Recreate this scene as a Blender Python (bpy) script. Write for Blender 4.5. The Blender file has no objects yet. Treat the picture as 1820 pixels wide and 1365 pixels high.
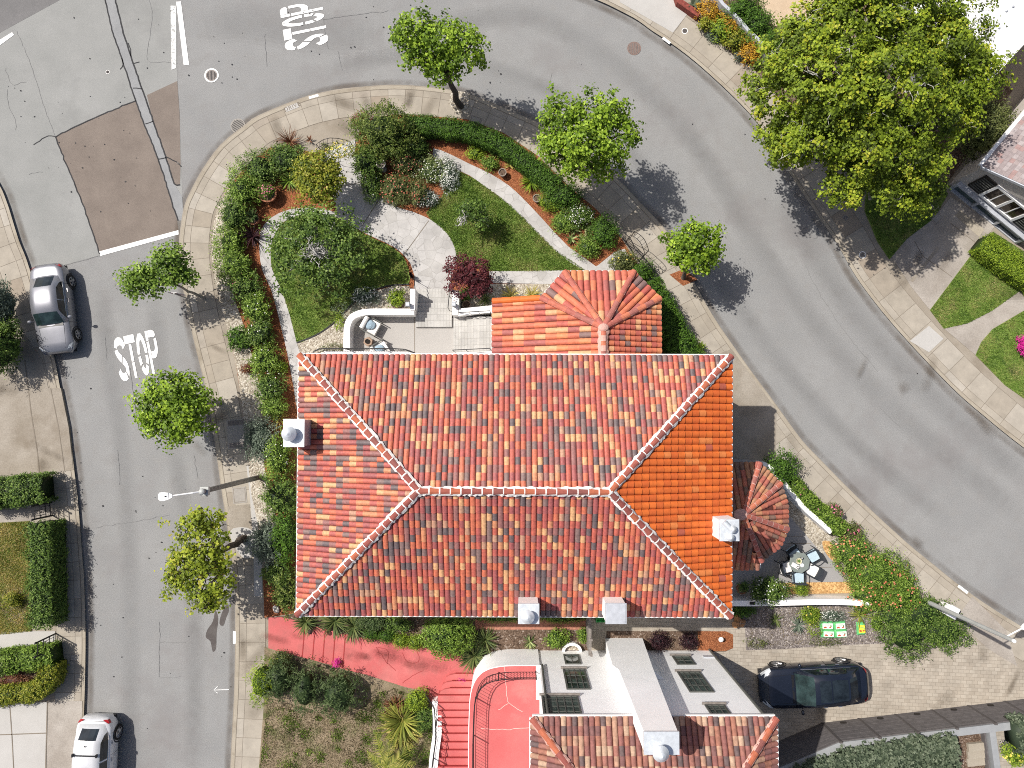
import bpy, math, random
import numpy as np
from mathutils import Vector, Matrix

# ------------------------------------------------------------------ camera, world, sun, exposure
CAM_H = 35.0                       # drone height above the street
FOC = 1263.0                       # focal length in photo pixels (photo is 1820 x 1365)
TILT = math.atan(53.5 / FOC)       # the drone camera is a little short of straight down
scene = bpy.context.scene
COL = scene.collection
cam_data = bpy.data.cameras.new('camera')
cam_data.sensor_width = 36.0
cam_data.lens = 36.0 * FOC / 1820.0
cam_data.clip_start = 0.5
cam_data.clip_end = 3000.0
cam = bpy.data.objects.new('camera', cam_data)
cam.location = (0, 0, CAM_H)
cam.rotation_euler = (TILT, 0, 0)
COL.objects.link(cam)
scene.camera = cam

SUN_EL = math.radians(53.0)
SUN_DIR = (-0.875, 0.485)            # horizontal direction from the ground towards the sun
world = bpy.data.worlds.new('World')
scene.world = world
world.use_nodes = True
_nt = world.node_tree
_sky = _nt.nodes.new('ShaderNodeTexSky')
_sky.sky_type = 'NISHITA'
_sky.sun_disc = False
_sky.sun_elevation = SUN_EL
_sky.air_density = 0.8
_sky.dust_density = 3.0
_sky.ozone_density = 0.6
_sky.sun_rotation = math.atan2(SUN_DIR[0], SUN_DIR[1])
_bg = _nt.nodes['Background']
_bg.inputs['Strength'].default_value = 0.085
_nt.links.new(_sky.outputs[0], _bg.inputs[0])
sun_data = bpy.data.lights.new('sun', 'SUN')
sun_data.energy = 4.4
sun_data.angle = math.radians(0.53)
sun_data.color = (1.0, 0.95, 0.875)
sun = bpy.data.objects.new('sun', sun_data)
_d = Vector((SUN_DIR[0] * math.cos(SUN_EL), SUN_DIR[1] * math.cos(SUN_EL), math.sin(SUN_EL)))
sun.rotation_euler = _d.to_track_quat('Z', 'Y').to_euler()
sun.location = (-20, 12, 40)
COL.objects.link(sun)
scene.view_settings.view_transform = 'Standard'
scene.view_settings.look = 'None'
scene.view_settings.exposure = 0.35
scene.view_settings.gamma = 1.0
try:
    scene.cycles.use_denoising = False
    scene.cycles.pixel_filter_type = 'BLACKMAN_HARRIS'
    scene.cycles.filter_width = 1.0
    scene.cycles.max_bounces = 6
    scene.cycles.transparent_max_bounces = 8
except Exception:
    pass

random.seed(11)
RNG = np.random.default_rng(11)

# ------------------------------------------------------------------ photo pixel -> world point
CT, ST = math.cos(TILT), math.sin(TILT)
def ray(px, py):
    x = (px - 910.0) / FOC; y = -(py - 682.5) / FOC
    return (x, y * CT + ST, y * ST - CT)
def P(px, py, z=0.0):
    r = ray(px, py); k = (z - CAM_H) / r[2]
    return (r[0] * k, r[1] * k, z)
def PV(px, py, o, n):
    """point seen at a pixel on the vertical plane through o with horizontal normal n"""
    r = ray(px, py)
    k = (o[0] * n[0] + o[1] * n[1]) / (r[0] * n[0] + r[1] * n[1])
    return (r[0] * k, r[1] * k, CAM_H + r[2] * k)
def S(px, z=0.0):
    """length in metres of a photo length in pixels at height z"""
    return px * (CAM_H - z) / FOC
def PP(pts, z=0.0):
    return [P(a, b, z) for a, b in pts]
def spline(pts, n=5, closed=False):
    p = [np.array(q, float) for q in pts]
    out = []
    m = len(p)
    rng = range(m) if closed else range(m - 1)
    for i in rng:
        if closed:
            p0, p1, p2, p3 = p[i - 1], p[i], p[(i + 1) % m], p[(i + 2) % m]
        else:
            p0, p1, p2, p3 = p[max(i - 1, 0)], p[i], p[i + 1], p[min(i + 2, m - 1)]
        for k in range(n):
            t = k / n
            out.append(0.5 * ((2 * p1) + (-p0 + p2) * t + (2 * p0 - 5 * p1 + 4 * p2 - p3) * t * t + (-p0 + 3 * p1 - 3 * p2 + p3) * t ** 3))
    if not closed: out.append(p[-1])
    return [tuple(float(c) for c in q) for q in out]
def resample(pts, step):
    p = np.array(pts, float)
    d = np.r_[0, np.cumsum(np.linalg.norm(np.diff(p, axis=0), axis=1))]
    n = max(2, int(round(d[-1] / step)) + 1)
    s = np.linspace(0, d[-1], n)
    return np.stack([np.interp(s, d, p[:, k]) for k in range(p.shape[1])], 1)
def offset_line(pts, o):
    p = np.array(pts, float)[:, :2]
    t = np.gradient(p, axis=0); t /= np.linalg.norm(t, axis=1)[:, None] + 1e-9
    return p + np.stack([-t[:, 1], t[:, 0]], 1) * o

# ------------------------------------------------------------------ materials
MATS = {}
def _mk(name):
    m = bpy.data.materials.new(name); m.use_nodes = True
    return m, m.node_tree, m.node_tree.nodes, m.node_tree.links, m.node_tree.nodes['Principled BSDF']
def _spec(b, v):
    for k in ('Specular IOR Level', 'Specular'):
        if k in b.inputs: b.inputs[k].default_value = v; return
def col4(c): return (c[0], c[1], c[2], 1.0)
def noise(N, L, vec, scale, detail=4.0, rough=0.55):
    t = N.new('ShaderNodeTexNoise'); t.inputs['Scale'].default_value = scale
    t.inputs['Detail'].default_value = detail; t.inputs['Roughness'].default_value = rough
    if vec is not None: L.new(vec, t.inputs['Vector'])
    return t
def ramp(N, stops, interp='LINEAR'):
    r = N.new('ShaderNodeValToRGB'); r.color_ramp.interpolation = interp
    e = r.color_ramp.elements
    while len(e) > 1: e.remove(e[-1])
    e[0].position = stops[0][0]; e[0].color = col4(stops[0][1])
    for p, c in stops[1:]:
        q = e.new(p); q.color = col4(c)
    return r
def mixc(N, L, fac, a, b, mode='MIX'):
    m = N.new('ShaderNodeMix'); m.data_type = 'RGBA'; m.blend_type = mode
    if isinstance(fac, (int, float)): m.inputs[0].default_value = fac
    else: L.new(fac, m.inputs[0])
    for s, v in ((6, a), (7, b)):
        if isinstance(v, tuple): m.inputs[s].default_value = col4(v)
        else: L.new(v, m.inputs[s])
    return m.outputs[2]
def ground_mat(name, c1, c2, scale=0.6, speck=0.25, speck_scale=40, rough=0.9, stain=None, stain_scale=0.25, bump=0.3, c3=None, c3_scale=6.0):
    """mottled mineral surface: two tones blended by broad noise, a fine speckle, optional stains"""
    m, nt, N, L, b = _mk(name)
    tc = N.new('ShaderNodeTexCoord'); v = tc.outputs['Object']
    n1 = noise(N, L, v, scale, 6, 0.62)
    r1 = ramp(N, [(0.34, c1), (0.66, c2)]); L.new(n1.outputs[0], r1.inputs[0])
    out = r1.outputs[0]
    if c3:
        n4 = noise(N, L, v, c3_scale, 5, 0.6)
        r4 = ramp(N, [(0.5, (0, 0, 0)), (0.66, (1, 1, 1))]); L.new(n4.outputs[0], r4.inputs[0])
        out = mixc(N, L, r4.outputs[0], out, c3)
    n2 = noise(N, L, v, speck_scale, 2, 0.8)
    r2 = ramp(N, [(0.3, (1 - speck,) * 3), (0.7, (1 + speck,) * 3)]); L.new(n2.outputs[0], r2.inputs[0])
    out = mixc(N, L, 1.0, out, r2.outputs[0], 'MULTIPLY')
    if stain:
        n3 = noise(N, L, v, stain_scale, 7, 0.7)
        r3 = ramp(N, [(0.52, (0, 0, 0)), (0.72, (0.75, 0.75, 0.75))]); L.new(n3.outputs[0], r3.inputs[0])
        out = mixc(N, L, r3.outputs[0], out, stain)
    L.new(out, b.inputs['Base Color'])
    b.inputs['Roughness'].default_value = rough; _spec(b, 0.2)
    if bump:
        bp = N.new('ShaderNodeBump'); bp.inputs['Strength'].default_value = bump; bp.inputs['Distance'].default_value = 0.02
        L.new(n2.outputs[0], bp.inputs['Height']); L.new(bp.outputs[0], b.inputs['Normal'])
    MATS[name] = m
    return m
def plain_mat(name, c, rough=0.6, metallic=0.0, var=0.12, scale=3.0, spec=0.35, coat=0.0, bump=0.0, bscale=30):
    m, nt, N, L, b = _mk(name)
    tc = N.new('ShaderNodeTexCoord')
    n1 = noise(N, L, tc.outputs['Object'], scale, 5, 0.6)
    r1 = ramp(N, [(0.3, tuple(x * (1 - var) for x in c)), (0.7, tuple(min(1, x * (1 + var)) for x in c))])
    L.new(n1.outputs[0], r1.inputs[0]); L.new(r1.outputs[0], b.inputs['Base Color'])
    b.inputs['Roughness'].default_value = rough; b.inputs['Metallic'].default_value = metallic; _spec(b, spec)
    if coat and 'Coat Weight' in b.inputs:
        b.inputs['Coat Weight'].default_value = coat; b.inputs['Coat Roughness'].default_value = 0.05
    if bump:
        n2 = noise(N, L, tc.outputs['Object'], bscale, 4, 0.6)
        bp = N.new('ShaderNodeBump'); bp.inputs['Strength'].default_value = bump; bp.inputs['Distance'].default_value = 0.03
        L.new(n2.outputs[0], bp.inputs['Height']); L.new(bp.outputs[0], b.inputs['Normal'])
    MATS[name] = m
    return m
def rnd_mat(name, stops, rough=0.8, interp='CONSTANT', weather=0.25, wscale=6.0, translucent=0.0, spec=0.25, bump=0.0):
    """colour picked per tile / leaf / slab from the mesh attribute 'rnd'"""
    m, nt, N, L, b = _mk(name)
    at = N.new('ShaderNodeAttribute'); at.attribute_name = 'rnd'
    r = ramp(N, stops, interp); L.new(at.outputs['Fac'], r.inputs[0])
    out = r.outputs[0]
    if weather:
        tc = N.new('ShaderNodeTexCoord')
        n1 = noise(N, L, tc.outputs['Object'], wscale, 6, 0.7)
        r1 = ramp(N, [(0.28, (1 - weather,) * 3), (0.72, (1 + weather,) * 3)]); L.new(n1.outputs[0], r1.inputs[0])
        out = mixc(N, L, 1.0, out, r1.outputs[0], 'MULTIPLY')
        if bump:
            bp = N.new('ShaderNodeBump'); bp.inputs['Strength'].default_value = bump; bp.inputs['Distance'].default_value = 0.01
            L.new(n1.outputs[0], bp.inputs['Height']); L.new(bp.outputs[0], b.inputs['Normal'])
    L.new(out, b.inputs['Base Color'])
    b.inputs['Roughness'].default_value = rough; _spec(b, spec)
    if translucent:
        tr = N.new('ShaderNodeBsdfTranslucent'); L.new(out, tr.inputs['Color'])
        mx = N.new('ShaderNodeMixShader'); mx.inputs[0].default_value = translucent
        o = N['Material Output']
        L.new(b.outputs[0], mx.inputs[1]); L.new(tr.outputs[0], mx.inputs[2]); L.new(mx.outputs[0], o.inputs['Surface'])
    MATS[name] = m
    return m

def brick_mat(name, c1, c2, mortar, bw, bh, rot=0.0, msize=0.012, rough=0.85, offset=0.5):
    m, nt, N, L, b = _mk(name)
    tc = N.new('ShaderNodeTexCoord'); mp = N.new('ShaderNodeMapping'); mp.inputs['Rotation'].default_value = (0, 0, rot)
    L.new(tc.outputs['Object'], mp.inputs[0])
    br = N.new('ShaderNodeTexBrick'); L.new(mp.outputs[0], br.inputs['Vector'])
    br.inputs['Color1'].default_value = col4(c1); br.inputs['Color2'].default_value = col4(c2); br.inputs['Mortar'].default_value = col4(mortar)
    br.inputs['Scale'].default_value = 1.0; br.inputs['Mortar Size'].default_value = msize
    br.inputs['Brick Width'].default_value = bw; br.inputs['Row Height'].default_value = bh; br.offset = offset
    n2 = noise(N, L, tc.outputs['Object'], 1.3, 6, 0.65)
    r2 = ramp(N, [(0.3, (0.8,) * 3), (0.7, (1.15,) * 3)]); L.new(n2.outputs[0], r2.inputs[0])
    out = mixc(N, L, 1.0, br.outputs['Color'], r2.outputs[0], 'MULTIPLY')
    L.new(out, b.inputs['Base Color']); b.inputs['Roughness'].default_value = rough; _spec(b, 0.2)
    bp = N.new('ShaderNodeBump'); bp.inputs['Strength'].default_value = 0.5; bp.inputs['Distance'].default_value = 0.01; bp.invert = True
    L.new(br.outputs['Fac'], bp.inputs['Height']); L.new(bp.outputs[0], b.inputs['Normal'])
    MATS[name] = m
    return m
def cell_mat(name, stops, scale, line=None, line_w=0.03, rough=0.9, bump=0.6, interp='LINEAR', warp=0.0):
    """pebbles, bark chips or crazy paving: a Voronoi cell each with its own tone, optional joint lines"""
    m, nt, N, L, b = _mk(name)
    tc = N.new('ShaderNodeTexCoord'); v = tc.outputs['Object']
    vo = N.new('ShaderNodeTexVoronoi'); vo.inputs['Scale'].default_value = scale; L.new(v, vo.inputs['Vector'])
    sp = N.new('ShaderNodeSeparateColor'); L.new(vo.outputs['Color'], sp.inputs[0])
    r = ramp(N, stops, interp); L.new(sp.outputs[0], r.inputs[0])
    out = r.outputs[0]
    n2 = noise(N, L, v, 1.1, 6, 0.65)
    r2 = ramp(N, [(0.3, (0.82,) * 3), (0.7, (1.15,) * 3)]); L.new(n2.outputs[0], r2.inputs[0])
    out = mixc(N, L, 1.0, out, r2.outputs[0], 'MULTIPLY')
    if line:
        ve = N.new('ShaderNodeTexVoronoi'); ve.feature = 'DISTANCE_TO_EDGE'; ve.inputs['Scale'].default_value = scale; L.new(v, ve.inputs['Vector'])
        rl = ramp(N, [(0.0, (1, 1, 1)), (line_w, (0, 0, 0))]); L.new(ve.outputs['Distance'], rl.inputs[0])
        out = mixc(N, L, rl.outputs[0], out, line)
    L.new(out, b.inputs['Base Color']); b.inputs['Roughness'].default_value = rough; _spec(b, 0.2)
    if bump:
        bp = N.new('ShaderNodeBump'); bp.inputs['Strength'].default_value = bump; bp.inputs['Distance'].default_value = 0.02
        L.new(vo.outputs['Distance'], bp.inputs['Height']); bp.invert = True; L.new(bp.outputs[0], b.inputs['Normal'])
    MATS[name] = m
    return m
def glass_mat(name, c, rough=0.06):
    m, nt, N, L, b = _mk(name)
    tc = N.new('ShaderNodeTexCoord'); n1 = noise(N, L, tc.outputs['Object'], 2.2, 4, 0.6)
    r1 = ramp(N, [(0.35, tuple(x * 0.5 for x in c)), (0.65, tuple(x * 1.6 for x in c))]); L.new(n1.outputs[0], r1.inputs[0])
    L.new(r1.outputs[0], b.inputs['Base Color']); b.inputs['Roughness'].default_value = rough; _spec(b, 0.6)
    MATS[name] = m
    return m

# ------------------------------------------------------------------ object helpers
def tag(o, label, cat, group=None, kind=None):
    if label: o['label'] = label
    if cat: o['category'] = cat
    if group: o['group'] = group
    if kind: o['kind'] = kind
    return o
def thing(name, label, cat, loc=(0, 0, 0), rotz=0.0, group=None):
    o = bpy.data.objects.new(name, None)
    o.empty_display_size = 0.2
    o.location = loc; o.rotation_euler = (0, 0, rotz)
    COL.objects.link(o)
    return tag(o, label, cat, group)
def wmat(o):
    m = Matrix.Translation(o.location) @ o.rotation_euler.to_matrix().to_4x4()
    return wmat(o.parent) @ m if o.parent else m

class MB:
    """collects geometry in one coordinate frame and links it as ONE mesh object"""
    def __init__(s): s.v = []; s.f = []; s.r = []; s.cur = 0.5
    def add(s, vs, fs, r=None):
        n = len(s.v); s.v += [tuple(map(float, q)) for q in vs]
        for f in fs: s.f.append([i + n for i in f]); s.r.append(s.cur if r is None else r)
    def quad(s, a, b, c, d, r=None): s.add([a, b, c, d], [(0, 1, 2, 3)], r)
    def poly(s, pts, r=None): s.add(pts, [tuple(range(len(pts)))], r)
    def box(s, c, size, rz=0.0, r=None, taper=1.0):
        x, y, z = (k / 2 for k in size); ca, sa = math.cos(rz), math.sin(rz)
        vs = []
        for k in (-1, 1):
            t = 1.0 if k < 0 else taper
            for i, j in ((-1, -1), (1, -1), (1, 1), (-1, 1)):
                a, b = i * x * t, j * y * t
                vs.append((c[0] + a * ca - b * sa, c[1] + a * sa + b * ca, c[2] + k * z))
        s.add(vs, [(3, 2, 1, 0), (4, 5, 6, 7), (0, 1, 5, 4), (1, 2, 6, 5), (2, 3, 7, 6), (3, 0, 4, 7)], r)
    def prism(s, pts, z0, z1, r=None):
        """pts: xy outline; z1 may be a list of heights"""
        n = len(pts)
        a = sum(pts[i][0] * pts[(i + 1) % n][1] - pts[(i + 1) % n][0] * pts[i][1] for i in range(n))
        if a < 0: pts = pts[::-1]; z1 = z1[::-1] if isinstance(z1, list) else z1
        zz = z1 if isinstance(z1, list) else [z1] * n
        s.add([(q[0], q[1], z0) for q in pts] + [(q[0], q[1], zz[i]) for i, q in enumerate(pts)],
              [tuple(range(n - 1, -1, -1)), tuple(range(n, 2 * n))] + [(i, (i + 1) % n, n + (i + 1) % n, n + i) for i in range(n)], r)
    def sheet(s, pts, z, r=None):
        n = len(pts)
        a = sum(pts[i][0] * pts[(i + 1) % n][1] - pts[(i + 1) % n][0] * pts[i][1] for i in range(n))
        if a < 0: pts = pts[::-1]
        s.poly([(q[0], q[1], z) for q in pts], r)
    def ribbon(s, pts, w, z, r=None):
        p = np.array(pts, float)[:, :2]
        a, b = offset_line(p, w / 2), offset_line(p, -w / 2)
        for i in range(len(p) - 1):
            s.quad((*b[i], z), (*b[i + 1], z), (*a[i + 1], z), (*a[i], z), r)
    def wall(s, pts, w, z0, z1, r=None):
        """a thick wall along a line; z1 number or list"""
        p = np.array(pts, float)[:, :2]
        a, b = offset_line(p, w / 2), offset_line(p, -w / 2)
        zz = z1 if isinstance(z1, list) else [z1] * len(p)
        n = len(p)
        vs = []
        for i in range(n): vs += [(*b[i], z0), (*a[i], z0), (*a[i], zz[i]), (*b[i], zz[i])]
        fs = [(0, 3, 2, 1), (4 * n - 4, 4 * n - 3, 4 * n - 2, 4 * n - 1)]
        for i in range(n - 1):
            o = 4 * i
            for k in range(4): fs.append((o + k, o + (k + 1) % 4, o + 4 + (k + 1) % 4, o + 4 + k))
        s.add(vs, fs, r)
    def tube(s, pts, rad, seg=8, r=None, cap=True):
        p = [Vector(q) for q in pts]; n = len(p)
        rr = rad if isinstance(rad, (list, tuple)) else [rad] * n
        vs = []
        for i in range(n):
            t = (p[min(i + 1, n - 1)] - p[max(i - 1, 0)])
            if t.length < 1e-8: t = Vector((0, 0, 1))
            t.normalize()
            u = t.cross(Vector((0, 0, 1)) if abs(t.z) < 0.95 else Vector((1, 0, 0))).normalized(); w = t.cross(u)
            for k in range(seg):
                a = 2 * math.pi * k / seg
                vs.append(p[i] + (u * math.cos(a) + w * math.sin(a)) * rr[i])
        fs = []
        for i in range(n - 1):
            for k in range(seg):
                k2 = (k + 1) % seg
                fs.append((i * seg + k, (i + 1) * seg + k, (i + 1) * seg + k2, i * seg + k2))
        if cap: fs += [tuple(range(seg)), tuple(range(n * seg - 1, (n - 1) * seg - 1, -1))]
        s.add(vs, fs, r)
    def lathe(s, c, prof, seg=20, r=None):
        vs = []; n = len(prof)
        for rad, z in prof:
            for k in range(seg):
                a = 2 * math.pi * k / seg
                vs.append((c[0] + rad * math.cos(a), c[1] + rad * math.sin(a), c[2] + z))
        fs = []
        for i in range(n - 1):
            for k in range(seg):
                k2 = (k + 1) % seg
                fs.append((i * seg + k, i * seg + k2, (i + 1) * seg + k2, (i + 1) * seg + k))
        fs += [tuple(range(seg - 1, -1, -1)), tuple(range((n - 1) * seg, n * seg))]
        s.add(vs, fs, r)
    def ball(s, c, rx, ry, rz, seg=12, rings=7, rotz=0.0, r=None, jit=0.0):
        vs = []; ca, sa = math.cos(rotz), math.sin(rotz)
        for i in range(rings + 1):
            th = math.pi * i / rings
            for k in range(seg):
                a = 2 * math.pi * k / seg
                j = 1 + random.uniform(-jit, jit)
                x, y, z = rx * math.sin(th) * math.cos(a) * j, ry * math.sin(th) * math.sin(a) * j, rz * math.cos(th) * j
                vs.append((c[0] + x * ca - y * sa, c[1] + x * sa + y * ca, c[2] + z))
        fs = []
        for i in range(rings):
            for k in range(seg):
                k2 = (k + 1) % seg
                fs.append((i * seg + k, (i + 1) * seg + k, (i + 1) * seg + k2, i * seg + k2))
        s.add(vs, fs, r)
    def build(s, name, mat, parent=None, smooth=False, local=False, origin=None, label=None):
        vs = s.v
        loc = (0, 0, 0)
        if parent is not None and not local:
            inv = wmat(parent).inverted()
            vs = [tuple(inv @ Vector(q)) for q in vs]
        elif parent is None and origin is not None:
            loc = origin
            vs = [(a - loc[0], b - loc[1], c - loc[2]) for a, b, c in vs]
        me = bpy.data.meshes.new(name)
        me.from_pydata(vs, [], s.f)
        at = me.attributes.new('rnd', 'FLOAT', 'FACE')
        at.data.foreach_set('value', np.array(s.r, np.float32))
        me.materials.append(MATS[mat] if isinstance(mat, str) else mat)
        if smooth: me.polygons.foreach_set('use_smooth', [True] * len(me.polygons))
        me.update()
        o = bpy.data.objects.new(name, me); COL.objects.link(o)
        o.location = loc
        if parent is not None: o.parent = parent
        if label: o['label'] = label
        return o
def struct(o): o['kind'] = 'structure'; return o
def base_of(pts, z=0.0):
    n = len(pts); return (sum(q[0] for q in pts) / n, sum(q[1] for q in pts) / n, z)
def to_mesh(o):
    """turn a text curve object into a plain mesh object"""
    COL.objects.link(o); bpy.context.view_layer.update()
    me = bpy.data.meshes.new_from_object(o.evaluated_get(bpy.context.evaluated_depsgraph_get()))
    n = bpy.data.objects.new(o.name, me); n.location = o.location; n.rotation_euler = o.rotation_euler
    nm = o.name; bpy.data.objects.remove(o); n.name = nm; COL.objects.link(n)
    return n
# ------------------------------------------------------------------ surface materials
ground_mat('asphalt', (0.222, 0.223, 0.222), (0.256, 0.256, 0.253), 0.35, 0.24, 26, stain=(0.19, 0.177, 0.175), stain_scale=0.16, c3=(0.234, 0.232, 0.228), c3_scale=1.6)
ground_mat('asphalt_pale', (0.236, 0.240, 0.232), (0.278, 0.280, 0.272), 0.4, 0.16, 30, stain=(0.20, 0.20, 0.195), stain_scale=0.3)
ground_mat('asphalt_brown', (0.166, 0.138, 0.119), (0.204, 0.171, 0.147), 0.8, 0.22, 40)
ground_mat('asphalt_trench', (0.23, 0.235, 0.24), (0.28, 0.285, 0.29), 0.9, 0.15, 40)
ground_mat('asphalt_dark', (0.150, 0.147, 0.147), (0.180, 0.175, 0.175), 0.8, 0.2, 34)
ground_mat('tar', (0.03, 0.03, 0.032), (0.055, 0.055, 0.058), 2, 0.2, 40)
ground_mat('old_crack', (0.17, 0.17, 0.17), (0.21, 0.21, 0.21), 2, 0.2, 40)
ground_mat('concrete', (0.262, 0.227, 0.183), (0.319, 0.283, 0.234), 0.5, 0.10, 24, stain=(0.189, 0.158, 0.119), stain_scale=0.45)
ground_mat('kerb_concrete', (0.303, 0.266, 0.211), (0.363, 0.326, 0.266), 0.7, 0.12, 24, stain=(0.185, 0.152, 0.111), stain_scale=0.9)
rnd_mat('slab', [(0.0, (0.296, 0.258, 0.209)), (0.35, (0.319, 0.285, 0.236)), (0.6, (0.346, 0.312, 0.262)), (0.8, (0.372, 0.342, 0.296)), (0.95, (0.274, 0.228, 0.179))], 0.9, 'LINEAR', 0.16, 1.6)
ground_mat('pale_concrete', (0.390, 0.378, 0.359), (0.437, 0.425, 0.406), 0.7, 0.06, 20)
ground_mat('worn_drive', (0.241, 0.209, 0.169), (0.317, 0.284, 0.241), 0.9, 0.14, 14, stain=(0.180, 0.148, 0.112), stain_scale=0.5)
ground_mat('weathered_drive', (0.281, 0.250, 0.218), (0.370, 0.339, 0.304), 0.8, 0.14, 14, stain=(0.195, 0.172, 0.148), stain_scale=0.5)
ground_mat('dark_joint', (0.165, 0.14, 0.112), (0.215, 0.185, 0.15), 2, 0.2, 30)
cell_mat('flagstone', [(0.0, (0.380, 0.368, 0.352)), (0.5, (0.416, 0.404, 0.392)), (1.0, (0.444, 0.432, 0.420))], 2.1, (0.264, 0.252, 0.240), 0.022, 0.85, 0.0)
cell_mat('mulch', [(0.0, (0.13, 0.045, 0.02)), (0.35, (0.22, 0.075, 0.032)), (0.7, (0.29, 0.105, 0.045)), (1.0, (0.40, 0.17, 0.08))], 34, None, 0.03, 0.95, 1.0)
cell_mat('pebbles', [(0.0, (0.205, 0.172, 0.135)), (0.4, (0.344, 0.303, 0.238)), (0.75, (0.435, 0.394, 0.328)), (1.0, (0.558, 0.525, 0.459))], 17, None, 0.03, 0.9, 1.0)
cell_mat('dark_mulch', [(0.0, (0.10, 0.085, 0.08)), (0.4, (0.175, 0.15, 0.14)), (0.8, (0.25, 0.22, 0.205)), (1.0, (0.42, 0.38, 0.35))], 20, None, 0.03, 0.95, 1.0)
cell_mat('brown_soil', [(0.0, (0.07, 0.045, 0.032)), (0.5, (0.125, 0.085, 0.06)), (0.9, (0.17, 0.12, 0.09)), (1.0, (0.35, 0.3, 0.26))], 18, None, 0.03, 0.95, 1.0)
cell_mat('orange_bark', [(0.0, (0.36, 0.20, 0.075)), (0.5, (0.52, 0.31, 0.13)), (1.0, (0.66, 0.43, 0.20))], 15, None, 0.03, 0.95, 1.0)
ground_mat('sand', (0.442, 0.340, 0.238), (0.510, 0.404, 0.293), 1.2, 0.12, 22)
ground_mat('turf', (0.110, 0.180, 0.034), (0.18, 0.245, 0.055), 1.6, 0.45, 26, stain=(0.255, 0.205, 0.085), stain_scale=1.1, bump=1.0, c3=(0.055, 0.10, 0.02), c3_scale=3.5)
ground_mat('turf_dry', (0.19, 0.17, 0.06), (0.27, 0.215, 0.095), 1.4, 0.4, 26, stain=(0.36, 0.27, 0.13), stain_scale=0.9, bump=1.0, c3=(0.115, 0.15, 0.04), c3_scale=2.0)
ground_mat('scrub', (0.185, 0.145, 0.095), (0.27, 0.215, 0.145), 1.0, 0.45, 22, stain=(0.30, 0.24, 0.165), stain_scale=1.2, bump=1.0, c3=(0.095, 0.105, 0.04), c3_scale=1.4)
ground_mat('red_floor', (0.45, 0.105, 0.105), (0.53, 0.145, 0.14), 0.6, 0.07, 18, stain=(0.57, 0.21, 0.195), stain_scale=0.35, bump=0.08, c3=(0.42, 0.12, 0.115), c3_scale=1.2)
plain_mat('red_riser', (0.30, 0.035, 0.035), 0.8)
plain_mat('red_crack', (0.33, 0.05, 0.05), 0.8)
plain_mat('pale_crack', (0.72, 0.42, 0.38), 0.8)
brick_mat('pavers', (0.325, 0.285, 0.235), (0.385, 0.345, 0.29), (0.255, 0.222, 0.18), 0.27, 0.17, 0.05, 0.007)
brick_mat('tile_steps', (0.41, 0.40, 0.38), (0.445, 0.435, 0.415), (0.33, 0.32, 0.30), 0.30, 0.15, 1.5708, 0.006, 0.8, 0.0)
brick_mat('tile_path', (0.429, 0.421, 0.406), (0.468, 0.460, 0.445), (0.289, 0.281, 0.265), 0.26, 0.13, 0.3, 0.009, 0.8, 0.0)
ground_mat('patio_floor', (0.357, 0.342, 0.323), (0.388, 0.372, 0.353), 0.6, 0.05, 20)
ground_mat('terrace_floor', (0.268, 0.260, 0.256), (0.308, 0.300, 0.296), 0.8, 0.07, 20)
ground_mat('road_paint', (0.74, 0.74, 0.73), (0.84, 0.84, 0.83), 1.5, 0.06, 30, stain=(0.55, 0.55, 0.54), stain_scale=2.2)
cell_mat('faded_paint', [(0.0, (0.30, 0.31, 0.30)), (0.3, (0.62, 0.62, 0.61)), (1.0, (0.74, 0.74, 0.73))], 14, None, 0.03, 0.9, 0)
plain_mat('white_line', (0.78, 0.78, 0.76), 0.7)
plain_mat('brick_red', (0.36, 0.16, 0.11), 0.9, 0, 0.3, 6)

ground_mat('oil', (0.075, 0.065, 0.062), (0.11, 0.10, 0.095), 1.5, 0.2, 30)
def soft_mat(name, c, amount, scale=1.5):
    """a thin film (dust, rubber) whose cover fades with the mesh attribute 'rnd'"""
    m, nt, N, L, b = _mk(name)
    at = N.new('ShaderNodeAttribute'); at.attribute_name = 'rnd'
    tc = N.new('ShaderNodeTexCoord'); n1 = noise(N, L, tc.outputs['Object'], scale, 7, 0.7)
    r1 = ramp(N, [(0.36, (0.15,) * 3), (0.66, (1, 1, 1))]); L.new(n1.outputs[0], r1.inputs[0])
    mu = N.new('ShaderNodeMath'); mu.operation = 'MULTIPLY'; L.new(at.outputs['Fac'], mu.inputs[0]); L.new(r1.outputs[0], mu.inputs[1])
    m2 = N.new('ShaderNodeMath'); m2.operation = 'MULTIPLY'; L.new(mu.outputs[0], m2.inputs[0]); m2.inputs[1].default_value = amount
    b.inputs['Base Color'].default_value = col4(c); b.inputs['Roughness'].default_value = 0.9; _spec(b, 0.15)
    L.new(m2.outputs[0], b.inputs['Alpha']); MATS[name] = m
soft_mat('gutter_dirt', (0.135, 0.108, 0.085), 0.5, 0.5)
soft_mat('tyre_wear', (0.14, 0.14, 0.142), 0.22, 0.35)
soft_mat('path_dirt', (0.22, 0.07, 0.06), 0.45, 0.9)
soft_mat('wash_stain', (0.10, 0.075, 0.05), 0.4, 0.8)
def soft(name, line, w, z, mat, n=11):
    p = np.array(line, float)[:, :2]; mb = MB(); hi = np.linspace(-.5, .5, n + 1)
    off = [offset_line(p, w * h) for h in hi]
    for k in range(n):
        u = (hi[k] + hi[k + 1]); f = max(0.0, math.cos(u * math.pi / 2)) ** 1.3
        for i in range(len(p) - 1):
            e = min(1, i / 4, (len(p) - 2 - i) / 4)
            mb.quad((*off[k][i], z), (*off[k][i + 1], z), (*off[k + 1][i + 1], z), (*off[k + 1][i], z), f * e)
    return struct(mb.build(name, mat))
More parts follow.
